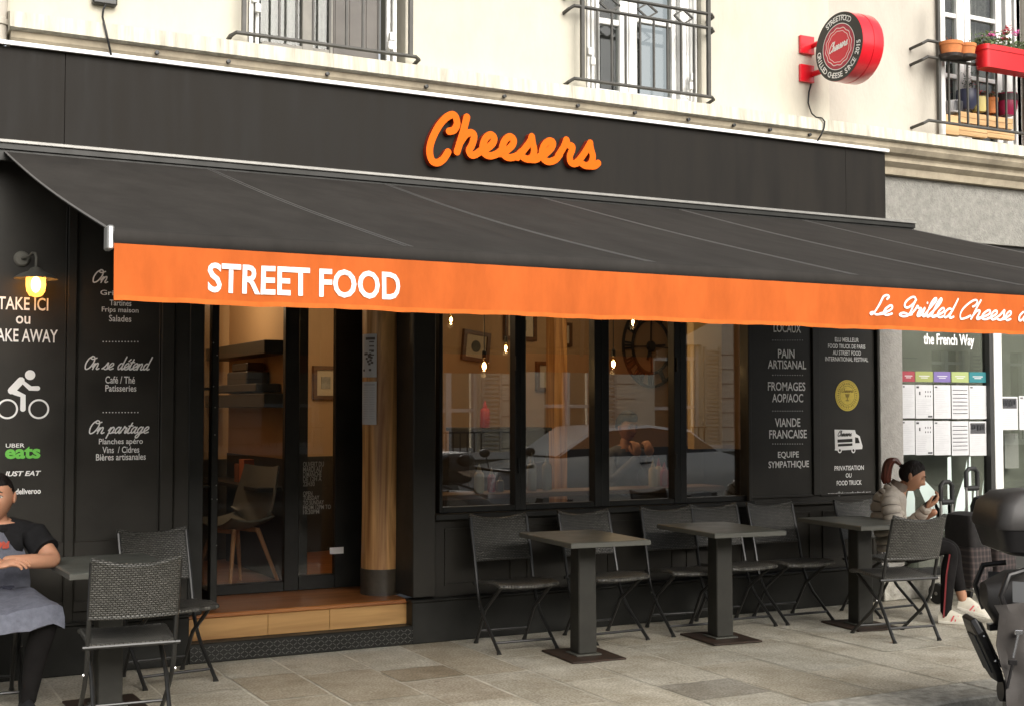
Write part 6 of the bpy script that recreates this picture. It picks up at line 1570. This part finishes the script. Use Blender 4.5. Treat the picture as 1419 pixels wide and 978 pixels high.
def pot(kind, px, py0, py1, wpx, Y, mat, label, taper=.8, rim=True, saucer=False, group=None):
    t = at(px, py0, Y); b_ = at(px, py1, Y); r = wpx / 2 * (at(px + 1, py0, Y) - at(px, py0, Y)).length * 1.0
    o = thing(kind, label, 'flower pot', (b_.x, Y, b_.z), group=group); h_ = t.z - b_.z
    prof = [(r * taper, 0), (r * .96, h_ * .76), (r * 1.02, h_ * .77), (r * 1.04, h_), (r * .9, h_), (r * .86, h_ * .86)] if rim else [(r * taper * .9, 0), (r * .93, h_ * .3), (r, h_ * .7), (r * .97, h_), (r * .85, h_), (r * .8, h_ * .9)]
    MB().lathe(prof, (b_.x, Y, b_.z), 22).build('pot', mat, o, smooth=True)
    MB().lathe([(r * .86, 0), (r * .86, .005)], (b_.x, Y, b_.z + h_ * .86), 18).build('soil', m_soil, o)
    if saucer: MB().lathe([(r * .8, 0), (r * 1.0, 0.004), (r * 1.06, .03), (r * 1.0, .03), (r * .84, .008)], (b_.x, Y, b_.z - .012), 20).build('saucer', m_saucer, o, smooth=True)
    return o, Vector((b_.x, Y, b_.z + h_ * .9)), r
o, c, r = pot('flower_pot', 1317, 60, 80, 24, 7.70, m_terra, 'left terracotta pot hanging on the right balcony rail', .8, True, True, 'terracotta pots on the balcony rail')
mb = MB(); stems(mb, c, (.035, .03, .05), 8, 2); mb.build('stems', m_leafr, o)
o, c, r = pot('flower_pot', 1337.5, 63, 81, 21, 7.70, m_terra, 'right terracotta pot on the balcony rail, next to the red planter', .8, True, True, 'terracotta pots on the balcony rail')
mb = MB(); stems(mb, c, (.03, .03, .05), 6, 3); mb.build('stems', m_leafr, o)
# long red planter
a, b_ = at(1353, 66, 7.68), at(1419, 75, 7.68); zt_, zb2 = at(1380, 69, 7.68).z, at(1380, 99, 7.68).z
xe_ = a.x + 0.80; pln = thing('planter', 'long red plastic planter with pink and dark red flowers on the balcony rail', 'planter', ((a.x + xe_) / 2, 7.68, zb2))
def rr(x0, x1, y0, y1, z, rad_=.05):
    pts = []
    for cx_, cy2, a0 in ((x1 - rad_, y1 - rad_, 0), (x0 + rad_, y1 - rad_, 90), (x0 + rad_, y0 + rad_, 180), (x1 - rad_, y0 + rad_, 270)):
        for k in range(5): an = R(a0 + 22.5 * k); pts.append(Vector((cx_ + rad_ * math.cos(an), cy2 + rad_ * math.sin(an), z)))
    return pts
mb = MB(); mb.loft([rr(a.x + .025, xe_ - .025, 7.60, 7.73, zb2), rr(a.x + .006, xe_ - .006, 7.585, 7.745, zt_ - .045), rr(a.x - .002, xe_ + .002, 7.578, 7.752, zt_ - .042), rr(a.x - .006, xe_ + .006, 7.574, 7.756, zt_), rr(a.x + .006, xe_ - .006, 7.586, 7.744, zt_), rr(a.x + .01, xe_ - .01, 7.59, 7.74, zt_ - .03)])
mb.build('trough', m_planter, pln, smooth=True)
lv = MB()
for k in range(15): leaves(lv, (a.x + .02 + k * .05, 7.67, zt_ + .0), (.035, .045, .055), 48, .022, k + 20)
lv.build('foliage', m_leafg, pln, fix=False)
fl = MB()
for px, py, mt, n_ in ((1373, 49, 0, 46), (1406, 47, 0, 30), (1394, 46, 1, 50), (1390, 56, 1, 30), (1397, 40, 1, 22), (1385, 52, 0, 12)):
    p = at(px, py, 7.66); fl.cur = mt; leaves(fl, p - Vector((0, 0, .012)), (.019, .017, .018), n_, .016, int(px))
fl.build('flowers', [m_pinkf, m_redf], pln, fix=False)
mb = MB(); stems(mb, (at(1393, 66, 7.66).x, 7.66, zt_ - .01), (.06, .03, .06), 10, 5); mb.build('stems', m_leafg, pln)
# crates and pots on the sill
YI = 7.98
def crate(px0, px1, py0, py1, Y0, Y1, label):
    a, b_ = at(px0, py0, Y0), at(px1, py1, Y0); o = thing('wooden_crate', label, 'crate', ((a.x + b_.x) / 2, (Y0 + Y1) / 2, b_.z), group='wooden crates on the window sill')
    mb = MB(); n = 2; hh = (a.z - b_.z) / n
    for k in range(n): mb.box(a.x, b_.x, Y0, Y0 + .012, b_.z + k * hh + .002, b_.z + (k + 1) * hh - .002); mb.box(a.x, b_.x, Y1 - .012, Y1, b_.z + k * hh + .002, b_.z + (k + 1) * hh - .002)
    for x_ in (a.x, b_.x - .012): mb.box(x_ + (.0 if x_ == a.x else 0), x_ + .012, Y0 + .0125, Y1 - .0125, b_.z, a.z - .004)
    mb.box(a.x + .013, b_.x - .013, Y0 + .013, Y1 - .013, b_.z, b_.z + .01); mb.build('crate_boards', m_crate, o); return o
zs_ = at(1330, 188, 7.90)
crate(1308, 1329, 158, 188, 7.88, 8.02, 'small upright wooden crate at the left end of the sill')
crate(1329, 1368, 174, 192, 7.88, 7.93, 'low wooden crate in front on the sill, left half')
crate(1368, 1406, 177, 195, 7.88, 7.93, 'low wooden crate in front on the sill, right half')
crate(1329, 1404, 154, 180, 7.945, 8.04, 'long wooden box carrying the flower pots behind the railing')
o, c, r = pot('flower_pot', 1340, 126, 153, 21, YI, M('slate_blue_glaze', (0.035, 0.04, 0.075), 0.4), 'slate blue pot with a small dark shrub', .62, False)
mb = MB(); leaves(mb, c + Vector((0, 0, .06)), (.035, .03, .045), 60, .016, 61); mb.build('foliage', m_leafd, o, fix=False); mb = MB(); stems(mb, c - Vector((0, 0, .02)), (.03, .02, .07), 5, 8); mb.build('stems', m_leafd, o)
o, c, r = pot('flower_pot', 1357, 136, 156, 16, YI, M('pale_yellow_pot', (0.62, 0.52, 0.2), 0.6), 'pale yellow pot with red flowers between the blue and the orange pot', .8, False)
mb = MB(); leaves(mb, c + Vector((-.02, 0, .045)), (.02, .02, .04), 26, .016, 62); mb.build('flowers', M('scarlet_petals', (0.42, 0.01, 0.015), 0.6), o, fix=False)
o, c, r = pot('flower_pot', 1374, 137, 158, 13, YI, m_terra, 'small orange pot with a drooping green plant', .8)
mb = MB(); leaves(mb, c + Vector((-.03, -.01, .02)), (.035, .03, .03), 46, .015, 63); mb.build('foliage', m_leafr, o, fix=False); mb = MB(); leaves(mb, c + Vector((.0, -.01, .02)), (.035, .03, .03), 30, .015, 64); mb.build('leaves', m_leafg, o, fix=False)
o, c, r = pot('flower_pot', 1395, 131, 161, 21, YI, M('magenta_pot', (0.26, 0.006, 0.05), 0.45), 'tall magenta pot with a dark rim', .72, False)
MB().lathe([(r * 1.0, -.05), (r * 1.05, -.05), (r * 1.05, .005), (r * .9, .005)], c, 20).build('rim', m_saucer, o, smooth=True)
p = at(1320, 138, YI); bs = thing('basket', 'small black and white woven basket on top of the left crate', 'basket', (p.x, YI, at(1320, 157, YI).z))
hb_ = at(1320, 157, YI).z; MB().lathe([(.055, 0), (.065, .10), (.062, .10), (.052, .004)], (p.x, YI, hb_), 16).build('basket_body', m_paper, bs, smooth=True)
mb = MB()
for k in range(8): mb.bar((p.x - .05 + .014 * k, YI - .064, hb_ + .01), (p.x - .04 + .012 * k, YI - .066, hb_ + .095), .006, .004, up=(0, 1, 0))
mb.build('weave', m_ink, bs)

# ============================================================ SHOPPING TROLLEYS
m_bag = M('black_bag_cloth', (0.014, 0.012, 0.012), 0.85, var=0.3, vscale=14, bump=0.4, bscale=22)
def plaid():
    m = bpy.data.materials.new('dark_tartan'); m.use_nodes = True; n = m.node_tree.nodes; l = m.node_tree.links; b = n['Principled BSDF']
    tc = n.new('ShaderNodeTexCoord'); out = None
    for ax, sc in (('X', 50), ('Z', 42)):
        w = n.new('ShaderNodeTexWave'); w.bands_direction = ax; w.inputs['Scale'].default_value = sc / 6.28; w.inputs['Detail'].default_value = 0; l.new(tc.outputs['Object'], w.inputs[0])
        r_ = n.new('ShaderNodeValToRGB'); r_.color_ramp.elements[0].position = .55; r_.color_ramp.elements[1].position = .9; r_.color_ramp.elements[0].color = (.012, .010, .010, 1); r_.color_ramp.elements[1].color = (.045, .033, .031, 1); l.new(w.outputs['Color'], r_.inputs[0])
        if out is None: out = r_
        else:
            mx = n.new('ShaderNodeMix'); mx.data_type = 'RGBA'; mx.blend_type = 'ADD'; mx.inputs[0].default_value = .8; l.new(out.outputs[0], mx.inputs[6]); l.new(r_.outputs[0], mx.inputs[7]); l.new(mx.outputs[2], b.inputs['Base Color'])
    b.inputs['Roughness'].default_value = .9; return m
m_plaid = plaid(); m_tube = M('grey_trolley_tube', (0.36, 0.35, 0.33), 0.35, 0.6); m_rub = M('black_rubber', (0.015, 0.015, 0.015), 0.6)
def trolley(x, y, wid, zt_, hz, label, flap):
    o = thing('shopping_trolley', label, 'shopping trolley', (x, y, 0)); d = .30
    mb = MB(); mb.loft([rr(x - wid / 2, x + wid / 2, y - d / 2, y + d / 2, .16, .03), rr(x - wid / 2 - .01, x + wid / 2 + .01, y - d / 2 - .01, y + d / 2 + .01, .30, .04), rr(x - wid / 2, x + wid / 2, y - d / 2, y + d / 2, .47, .04)]); mb.build('bag', m_plaid, o, smooth=True)
    mb = MB(); mb.loft([rr(x - wid / 2 + .002, x + wid / 2 - .002, y - d / 2 + .002, y + d / 2 - .002, .471, .04), rr(x - wid / 2 - .008, x + wid / 2 + .008, y - d / 2 - .008, y + d / 2 + .008, zt_ - .09, .05), rr(x - wid / 2 + .01, x + wid / 2 - .02, y - d / 2 + .01, y + d / 2 - .01, zt_ - .02, .05), rr(x - wid / 2 + .06, x + wid / 2 - .07, y - d / 2 + .06, y + d / 2 - .06, zt_, .03)]); mb.build('flap', m_bag, o, smooth=True)
    yb_ = y + d / 2 + .02; xh = x - wid * .2; hw = .062
    MB().tube([(xh - hw, yb_, .12), (xh - hw, yb_, hz - .05), (xh - hw, yb_, hz - .05)], .011, 8).build('frame', m_tube, o, smooth=True); MB().tube([(xh + hw, yb_, .12), (xh + hw, yb_, hz - .05)], .011, 8).build('frame', m_tube, o, smooth=True)
    MB().tube([(xh - hw, yb_, hz - .15), (xh - hw, yb_, hz - .03), (xh - hw + .03, yb_, hz), (xh + hw - .03, yb_, hz), (xh + hw, yb_, hz - .03), (xh + hw, yb_, hz - .15)], .019, 10).build('handle', m_rub, o, smooth=True)
    mb = MB(); mb.tube([(xh - hw, yb_, hz - .16), (xh + hw, yb_, hz - .16)], .022, 8); mb.build('handle_bridge', m_rub, o, smooth=True)
    mb = MB()
    for xx in (x - wid / 2 + .02, x + wid / 2 - .02): mb.tube([(xx, yb_, .14), (xx, y - d / 2 + .02, .14), (xx, y - d / 2 - .06, .10), (xx, y - d / 2 - .10, .012), (xx, y - d / 2 - .06, .01)], .010, 8)
    mb.build('stand', m_tube, o, smooth=True)
    for xx in (x - wid / 2 - .05, x + wid / 2 + .03):
        w_ = MB(); w_.lathe([(.060, -.012), (.080, -.014), (.083, 0), (.080, .014), (.060, .012)], (xx, yb_ + .0, .083), 22, 'x'); wh = w_.build('wheel', m_rub, o, smooth=True)
        w_ = MB(); w_.lathe([(.060, -.008), (.060, .008)], (xx, yb_, .083), 22, 'x'); w_.lathe([(.014, -.016), (.014, .016)], (xx, yb_, .083), 10, 'x'); w_.build('rim', m_tube, wh)
    return o
p = at(1341, 770, 7.42); trolley(p.x, 7.42, .22, at(1338, 711, 7.3).z, at(1312, 667, 7.6).z, 'dark tartan shopping trolley with shorter handle behind the seated woman', True)
p = at(1364, 770, 7.46); trolley(p.x + .14, 7.50, .20, at(1360, 690, 7.3).z, at(1340, 649, 7.66).z, 'dark tartan shopping trolley with taller handle, half hidden by the scooter', True)

# ============================================================ SCOOTER AT THE KERB
m_sgrey = M('dark_grey_scooter_plastic', (0.045, 0.042, 0.04), 0.45, var=0.15, vscale=6); m_sblk = M('black_scooter_plastic', (0.018, 0.017, 0.017), 0.35, var=0.2, vscale=8)
m_silver = M('silver_scooter_paint', (0.20, 0.205, 0.21), 0.35, 0.4); m_lens = M('clear_reflector_lens', (0.72, 0.62, 0.55), 0.25, var=0.25, vscale=60); m_tarp = M('grey_leg_cover', (0.062, 0.055, 0.05), 0.7, var=0.22, vscale=4, bump=0.35, bscale=8)
m_slate = M('slate_plastic', (0.055, 0.06, 0.066), 0.5, var=0.2, vscale=12)
m_seatv = M('black_seat_vinyl', (0.02, 0.019, 0.018), 0.5)
def make_scooter(label):
    """heading +x, rear axle at the origin"""
    t = thing('scooter', label, 'scooter')
    B = lambda mb, n, mt, **k: mb.build(n, mt, t, local=True, **k)
    for x, r in ((0, .25), (1.38, .26)):
        wv = MB(); wv.lathe([(.17, -.05), (r - .01, -.055), (r, -.03), (r + .004, 0), (r, .03), (r - .01, .055), (.17, .05)], (x, 0, r), 30, 'y'); wh = B(wv, 'wheel', m_rub, smooth=True)
        rv = MB(); rv.lathe([(.17, -.03), (.17, .03)], (x, 0, r), 26, 'y'); rv.lathe([(.05, -.07), (.05, .07)], (x, 0, r), 14, 'y'); rv.build('rim', m_silver, wh, local=True)
    def sec(x, hw, z0, z1, p=2.6):
        return [Vector((x, hw * math.copysign(abs(math.cos(a)) ** (2 / p), math.cos(a)), (z0 + z1) / 2 + (z1 - z0) / 2 * math.copysign(abs(math.sin(a)) ** (2 / p), math.sin(a)))) for a in [2 * PI * k / 24 for k in range(24)]]
    B(MB().loft([sec(-.42, .07, .70, .82), sec(-.3, .15, .52, .88), sec(-.05, .20, .42, .90), sec(.25, .22, .34, .88), sec(.5, .22, .24, .80), sec(.62, .2, .2, .60)]), 'body', m_sgrey, smooth=True)
    B(MB().loft([sec(.5, .2, .16, .30), sec(.8, .21, .16, .30), sec(1.0, .18, .18, .36)]), 'floorboard', m_sblk, smooth=True)
    B(MB().loft([sec(.86, .2, .24, .36), sec(.98, .24, .34, .78), sec(1.06, .22, .62, 1.0), sec(1.1, .15, .92, 1.08)]), 'leg_shield', m_silver, smooth=True)
    B(MB().loft([sec(1.05, .08, .32, .52), sec(1.3, .1, .46, .60), sec(1.62, .07, .40, .46)]), 'front_mudguard', m_sgrey, smooth=True)
    mb = MB()
    for s in (-1, 1): mb.tube([(1.1, s * .07, .9), (1.38, s * .08, .26)], .024, 10)
    B(mb, 'fork', m_silver, smooth=True)
    B(MB().loft([sec(-.05, .10, .74, .82), sec(.02, .16, .74, .85), sec(.12, .18, .74, .84), sec(.3, .17, .72, .80), sec(.6, .12, .66, .76)]), 'seat', m_seatv, smooth=True)
    hb = MB(); hb.tube([(.96, -.36, 1.08), (1.0, -.2, 1.06), (1.06, 0, 1.04), (1.0, .2, 1.06), (.96, .36, 1.08)], .016, 8); h_ = B(hb, 'handlebar', m_sblk, smooth=True)
    for s in (-1, 1): g_ = MB(); g_.tube([(.985, s * .24, 1.068), (.955, s * .38, 1.082)], .02, 10); g_.build('grip', m_rub, h_, smooth=True, local=True)
    for s in (-1, 1):
        mr = MB(); mr.tube([(1.02, s * .2, 1.06), (1.06, s * .26, 1.2)], .008, 6); mr.sphere((1.06, s * .28, 1.23), (.018, .07, .045), 12, 8); B(mr, 'mirror', m_sblk, smooth=True)
    B(MB().sphere((1.17, 0, .86), (.05, .11, .07), 14, 10), 'headlight', m_lens, smooth=True)
    # rear rack and top case
    mb = MB(); DX, DZ = .42, .06
    for s in (-1, 1): mb.tube([(.35, s * .12, .80), (.2, s * .14, .90), (-.1, s * .12, .975)], .013, 8)
    mb.tube([(-.1, -.13, .975), (-.1, .13, .975)], .013, 8); B(mb, 'rack', m_sblk, smooth=True)
    def rr3(x0, x1, hw, z, c=.07): return [Vector((p.x, p.y, z + DZ)) for p in rr(x0 + DX, x1 + DX, -hw, hw, z, c)]
    case = B(MB().loft([rr3(-.74, -.38, .17, .905), rr3(-.80, -.33, .215, .93), rr3(-.83, -.31, .235, 1.035)]), 'top_case', m_sblk, smooth=True)
    MB().loft([rr3(-.835, -.305, .24, 1.036), rr3(-.84, -.30, .243, 1.06), rr3(-.82, -.31, .23, 1.15), rr3(-.76, -.34, .19, 1.205), rr3(-.66, -.44, .10, 1.22, .04)]).build('case_lid', m_sgrey, case, smooth=True, local=True)
    for s in (-1, 1):
        pq = MB(); pq.sphere((-.50 + DX, s * .235, 1.135 + DZ), (.15, .03, .062), 16, 10); pq.build('case_pad', m_seatv, case, smooth=True, local=True)
        ln = MB(); ln.prism([(-.66 + DX, 1.035 + DZ), (-.36 + DX, 1.04 + DZ), (-.32 + DX, 1.0 + DZ), (-.39 + DX, .965 + DZ), (-.54 + DX, .99 + DZ)], s * .228, s * .246, 'xz'); ln.build('reflector_lens', m_lens, case, local=True, bevel=.004)
    # silver side trims, grab handle, buckle
    for s in (-1, 1):
        mb = MB(); mb.loft([[Vector((x, s * (.19 + .035 * math.sin(PI * i / 8)), z + dz)) for dz in (-.05, .05)] for i, (x, z) in enumerate([(-.34 + .07 * k, (.80 - .012 * k * k * .35)) for k in range(9)])], cap=False, closed=False); B(mb, 'side_trim', m_silver, smooth=True, fix=False)
        mb = MB(); mb.tube([(-.26, s * .15, .90), (-.36, s * .2, .88), (-.40, s * .21, .78), (-.36, s * .2, .66)], .014, 8); B(mb, 'grab_handle', m_sblk, smooth=True)
    # quilted cover hanging over the flank
    for s in (-1,):
        rows_ = []
        for j, z in enumerate((.74, .69, .62, .55, .48, .41, .34, .27, .18)):
            rows_.append([Vector((-.44 + .006 * j + .012 * math.sin(j * 1.6) + 1.3 * i / 28, s * (.235 + .022 * math.sin(i * .8 + j * 1.1) + .014 * math.sin(i * 1.7 - j * .8) + .03 * (j / 8)), z + .015 * math.sin(i * .6 + j))) for i in range(29)])
        mb = MB(); mb.loft([r + [p + Vector((0, .006, 0)) for p in r[::-1]] for r in rows_]); lc = B(mb, 'leg_cover', m_tarp, smooth=True)
        for q in ((-.34, .62), (-.37, .48)):
            k_ = MB(); k_.box(q[0] - .02, q[0] + .02, s * .265 - .012, s * .265 + .004, q[1] - .012, q[1] + .012); k_.tube([(q[0], s * .27, q[1]), (q[0] - .03, s * .275, q[1] - .12)], .008, 6); k_.build('buckle', m_chrome if q[1] > .55 else m_sblk, lc, local=True, bevel=.003)
    # tilted plate holder behind the rear wheel
    rot = Matrix.Rotation(R(-24), 3, 'Y'); c = Vector((-.42, .0, .50))
    mb = MB(); hex_ = [(-.10, -.12), (-.06, -.17), (.06, -.17), (.10, -.12), (.105, .10), (.075, .17), (-.075, .17), (-.105, .10)]
    mb.loft([[c + rot @ Vector((dx, a * q, b_ * q)) for a, b_ in hex_] for dx, q in ((-.028, .80), (-.022, .97), (.004, 1.0), (.012, .93))]); ph_ = B(mb, 'plate_holder', m_sblk, bevel=.004)
    mb = MB(); mb.obox(c + rot @ Vector((-.03, 0, -.01)), (.008, .13, .20), rot); mb.build('inset_plate', m_slate, ph_, local=True, bevel=.004)
    mb = MB(); mb.obox(c + rot @ Vector((.02, 0, .02)), (.012, .16, .24), rot); mb.build('holder_back', m_sgrey, ph_, local=True, bevel=.005)
    mb = MB()
    for z in (-.05, .08): mb.sphere(c + rot @ Vector((.0, -.107, z)), .007, 8, 6)
    mb.build('bolt', m_chrome, ph_, local=True)
    mb = MB(); mb.bar((-.40, .0, .60), (-.1, .0, .63), .05, .03); mb.bar((-.34, .03, .50), (-.1, .03, .56), .04, .02); B(mb, 'mudguard_stay', m_sblk)
    mb = MB(); mb.tube([(-.30, .15, .26), (.25, .17, .24)], [.055, .05], 14); B(mb, 'exhaust', m_sblk, smooth=True)
    mb = MB(); mb.tube([(.3, -.16, .22), (.22, -.26, .0)], .012, 8); B(mb, 'side_stand', m_sblk)
    return t
s1 = make_scooter('dark grey scooter with black top case and leg cover parked at the kerb')
SX, SY = 5.40, 4.39
s1.location = (SX, SY, -0.125); s1.rotation_euler = (0, 0, R(-31))

# ============================================================ ACROSS THE STREET (seen mirrored in the cafe windows)
ob = thing('opposite_building', 'pale building with shuttered windows across the street, seen reflected in the cafe glass', 'building', (6, -3.6, 0))
m_opw = M('opposite_pale_stone', (0.78, 0.72, 0.58), 0.9, var=0.06, vscale=2); m_opb = M('opposite_grey_base', (0.20, 0.20, 0.18), 0.9, var=0.1, vscale=2)
YOB = -3.6; OT = 3.7
wins = [6.3 + 2.3 * k for k in range(8)]; ww = 1.05
mb = MB(); e = [-8] + [q for x in wins for q in (x, x + ww)] + [40]
for a, b_ in zip(e[0::2], e[1::2]): mb.box(a, b_, YOB - .5, YOB, 0.9, 2.75)
mb.box(-8, 40, YOB - .5, YOB, 2.751, OT); mb.build('wall', m_opw, ob)
MB().box(-8, 40, YOB - .5, YOB + .04, -.2, .78).build('base', m_opb, ob); MB().box(-8, 40, YOB - .5, YOB + .09, .781, .899).build('string_course', m_white, ob)
mb = MB()
for a, b_ in zip(e[0::2], e[1::2]):
    for k in range(7):
        if b_ - a > .5 : mb.box(a + .42, b_ - .42 if b_ - a < 3 else b_, YOB - .001, YOB + .012, .95 + k * .27, .965 + k * .27)
mb.build('rusticated_joint', m_opb, ob)
for x in wins:
    f = MB(); f.box(x, x + .06, YOB - .2, YOB - .1, .9, 2.75); f.box(x + ww - .06, x + ww, YOB - .2, YOB - .1, .9, 2.75); f.box(x + ww / 2 - .05, x + ww / 2 + .05, YOB - .2, YOB - .1, .9, 2.75)
    for z in (.94, 1.6, 2.5): f.box(x + .061, x + ww / 2 - .051, YOB - .19, YOB - .12, z - .03, z + .03); f.box(x + ww / 2 + .051, x + ww - .061, YOB - .19, YOB - .12, z - .03, z + .03)
    wv = f.build('window', m_white, ob); MB().box(x + .05, x + ww - .05, YOB - .3, YOB - .29, .9, 2.75).build('pane', M('opposite_pane', (0.20, 0.16, 0.10), 0.3) if x == wins[0] else bpy.data.materials['opposite_pane'], wv)
    sh_ = MB(); sh_.box(x + ww + .03, x + ww + .08, YOB + .02, YOB + .05, .92, 2.72); sh_.box(x + ww + .36, x + ww + .41, YOB + .02, YOB + .05, .92, 2.72)
    for k in range(24): sh_.box(x + ww + .081, x + ww + .359, YOB + .025, YOB + .045, .95 + k * .073, .985 + k * .073)
    sh_.build('shutter', M('opposite_shutter', (0.5, 0.47, 0.4), 0.7) if x == wins[0] else bpy.data.materials['opposite_shutter'], ob)
    rl = MB(); rl.box(x - .05, x + ww + .05, YOB + .06, YOB + .08, 1.22, 1.24)
    for k in range(9): rl.box(x + k * .13, x + k * .13 + .015, YOB + .06, YOB + .08, .9, 1.22)
    rl.build('railing', m_dark_metal, ob)
tag(MB().box(-30, 40, -3.55, -2.2, -.3, 0).build('opposite_pavement', m_kerb), kind='structure')
# white car by the opposite kerb
car = thing('parked_car', 'white car parked across the street, seen reflected in the cafe glass', 'car', (10.6, -1.25, -.125))
def csec(x, pts): return [Vector((x, y, z)) for y, z in pts]
m_carw = M('white_car_paint', (0.72, 0.72, 0.70), 0.25, coat=.6); m_cglass = M('dark_car_glass', (0.02, 0.022, 0.022), 0.08); m_tyre = m_rub
prof_ = [(-2.05, .45, .70), (-1.95, .35, .82), (-1.3, .22, .92), (-.6, .2, .96), (.9, .2, .98), (1.7, .25, 1.0), (2.0, .4, .92)]
mb = MB(); mb.loft([[Vector((10.6 + x, -1.25 + hw * a, z0 - .1 + (z1 - z0) * b_)) for a, b_ in ((-.8, 0), (-.86, .25), (-.88, .6), (-.8, 1), (.8, 1), (.88, .6), (.86, .25), (.8, 0))] for x, z0, z1 in prof_ for hw in (1.0,)]); mb.build('body', m_carw, car, smooth=True)
cab = [(-1.15, .93, .95), (-.45, .93, 1.36), (.5, .93, 1.42), (1.25, .95, 1.33), (1.75, .96, 1.0)]
mb = MB(); mb.loft([[Vector((10.6 + x, -1.25 + a * (1 if b_ < .5 else .82 - 0), z0 - .1 + (z1 - z0) * b_)) for a, b_ in ((-.78, 0), (-.76, .9), (-.6, 1), (.6, 1), (.76, .9), (.78, 0))] for x, z0, z1 in cab]); mb.build('window_band', m_cglass, car, smooth=True)
mb = MB(); mb.loft([[Vector((10.6 + x, -1.25 + a, z1 - .1 + dz)) for a, dz in ((-.64, -.03), (-.60, .012), (.60, .012), (.64, -.03))] for x, z0, z1 in cab[0:]]); mb.build('roof', m_carw, car, smooth=True)
mb = MB(); mb.bar((10.6 - .1, -.62, .86), (10.6 - .06, -.68, 1.28), .05, .05); mb.build('door_pillar', m_carw, car); mb = MB(); mb.bar((10.75, -.365, .76), (10.95, -.365, .77), .02, .03); mb.build('door_handle', m_sblk, car)
for x in (-1.3, 1.3):
    for s in (-.74, .74):
        mb = MB(); mb.lathe([(.2, -.1), (.31, -.1), (.32, 0), (.31, .1), (.2, .1)], (10.6 + x, -1.25 + s, .195), 24, 'y'); wh = mb.build('wheel', m_tyre, car, smooth=True); MB().lathe([(.2, -.104), (.2, .104)], (10.6 + x, -1.25 + s, .195), 20, 'y').build('rim', m_silver, wh)
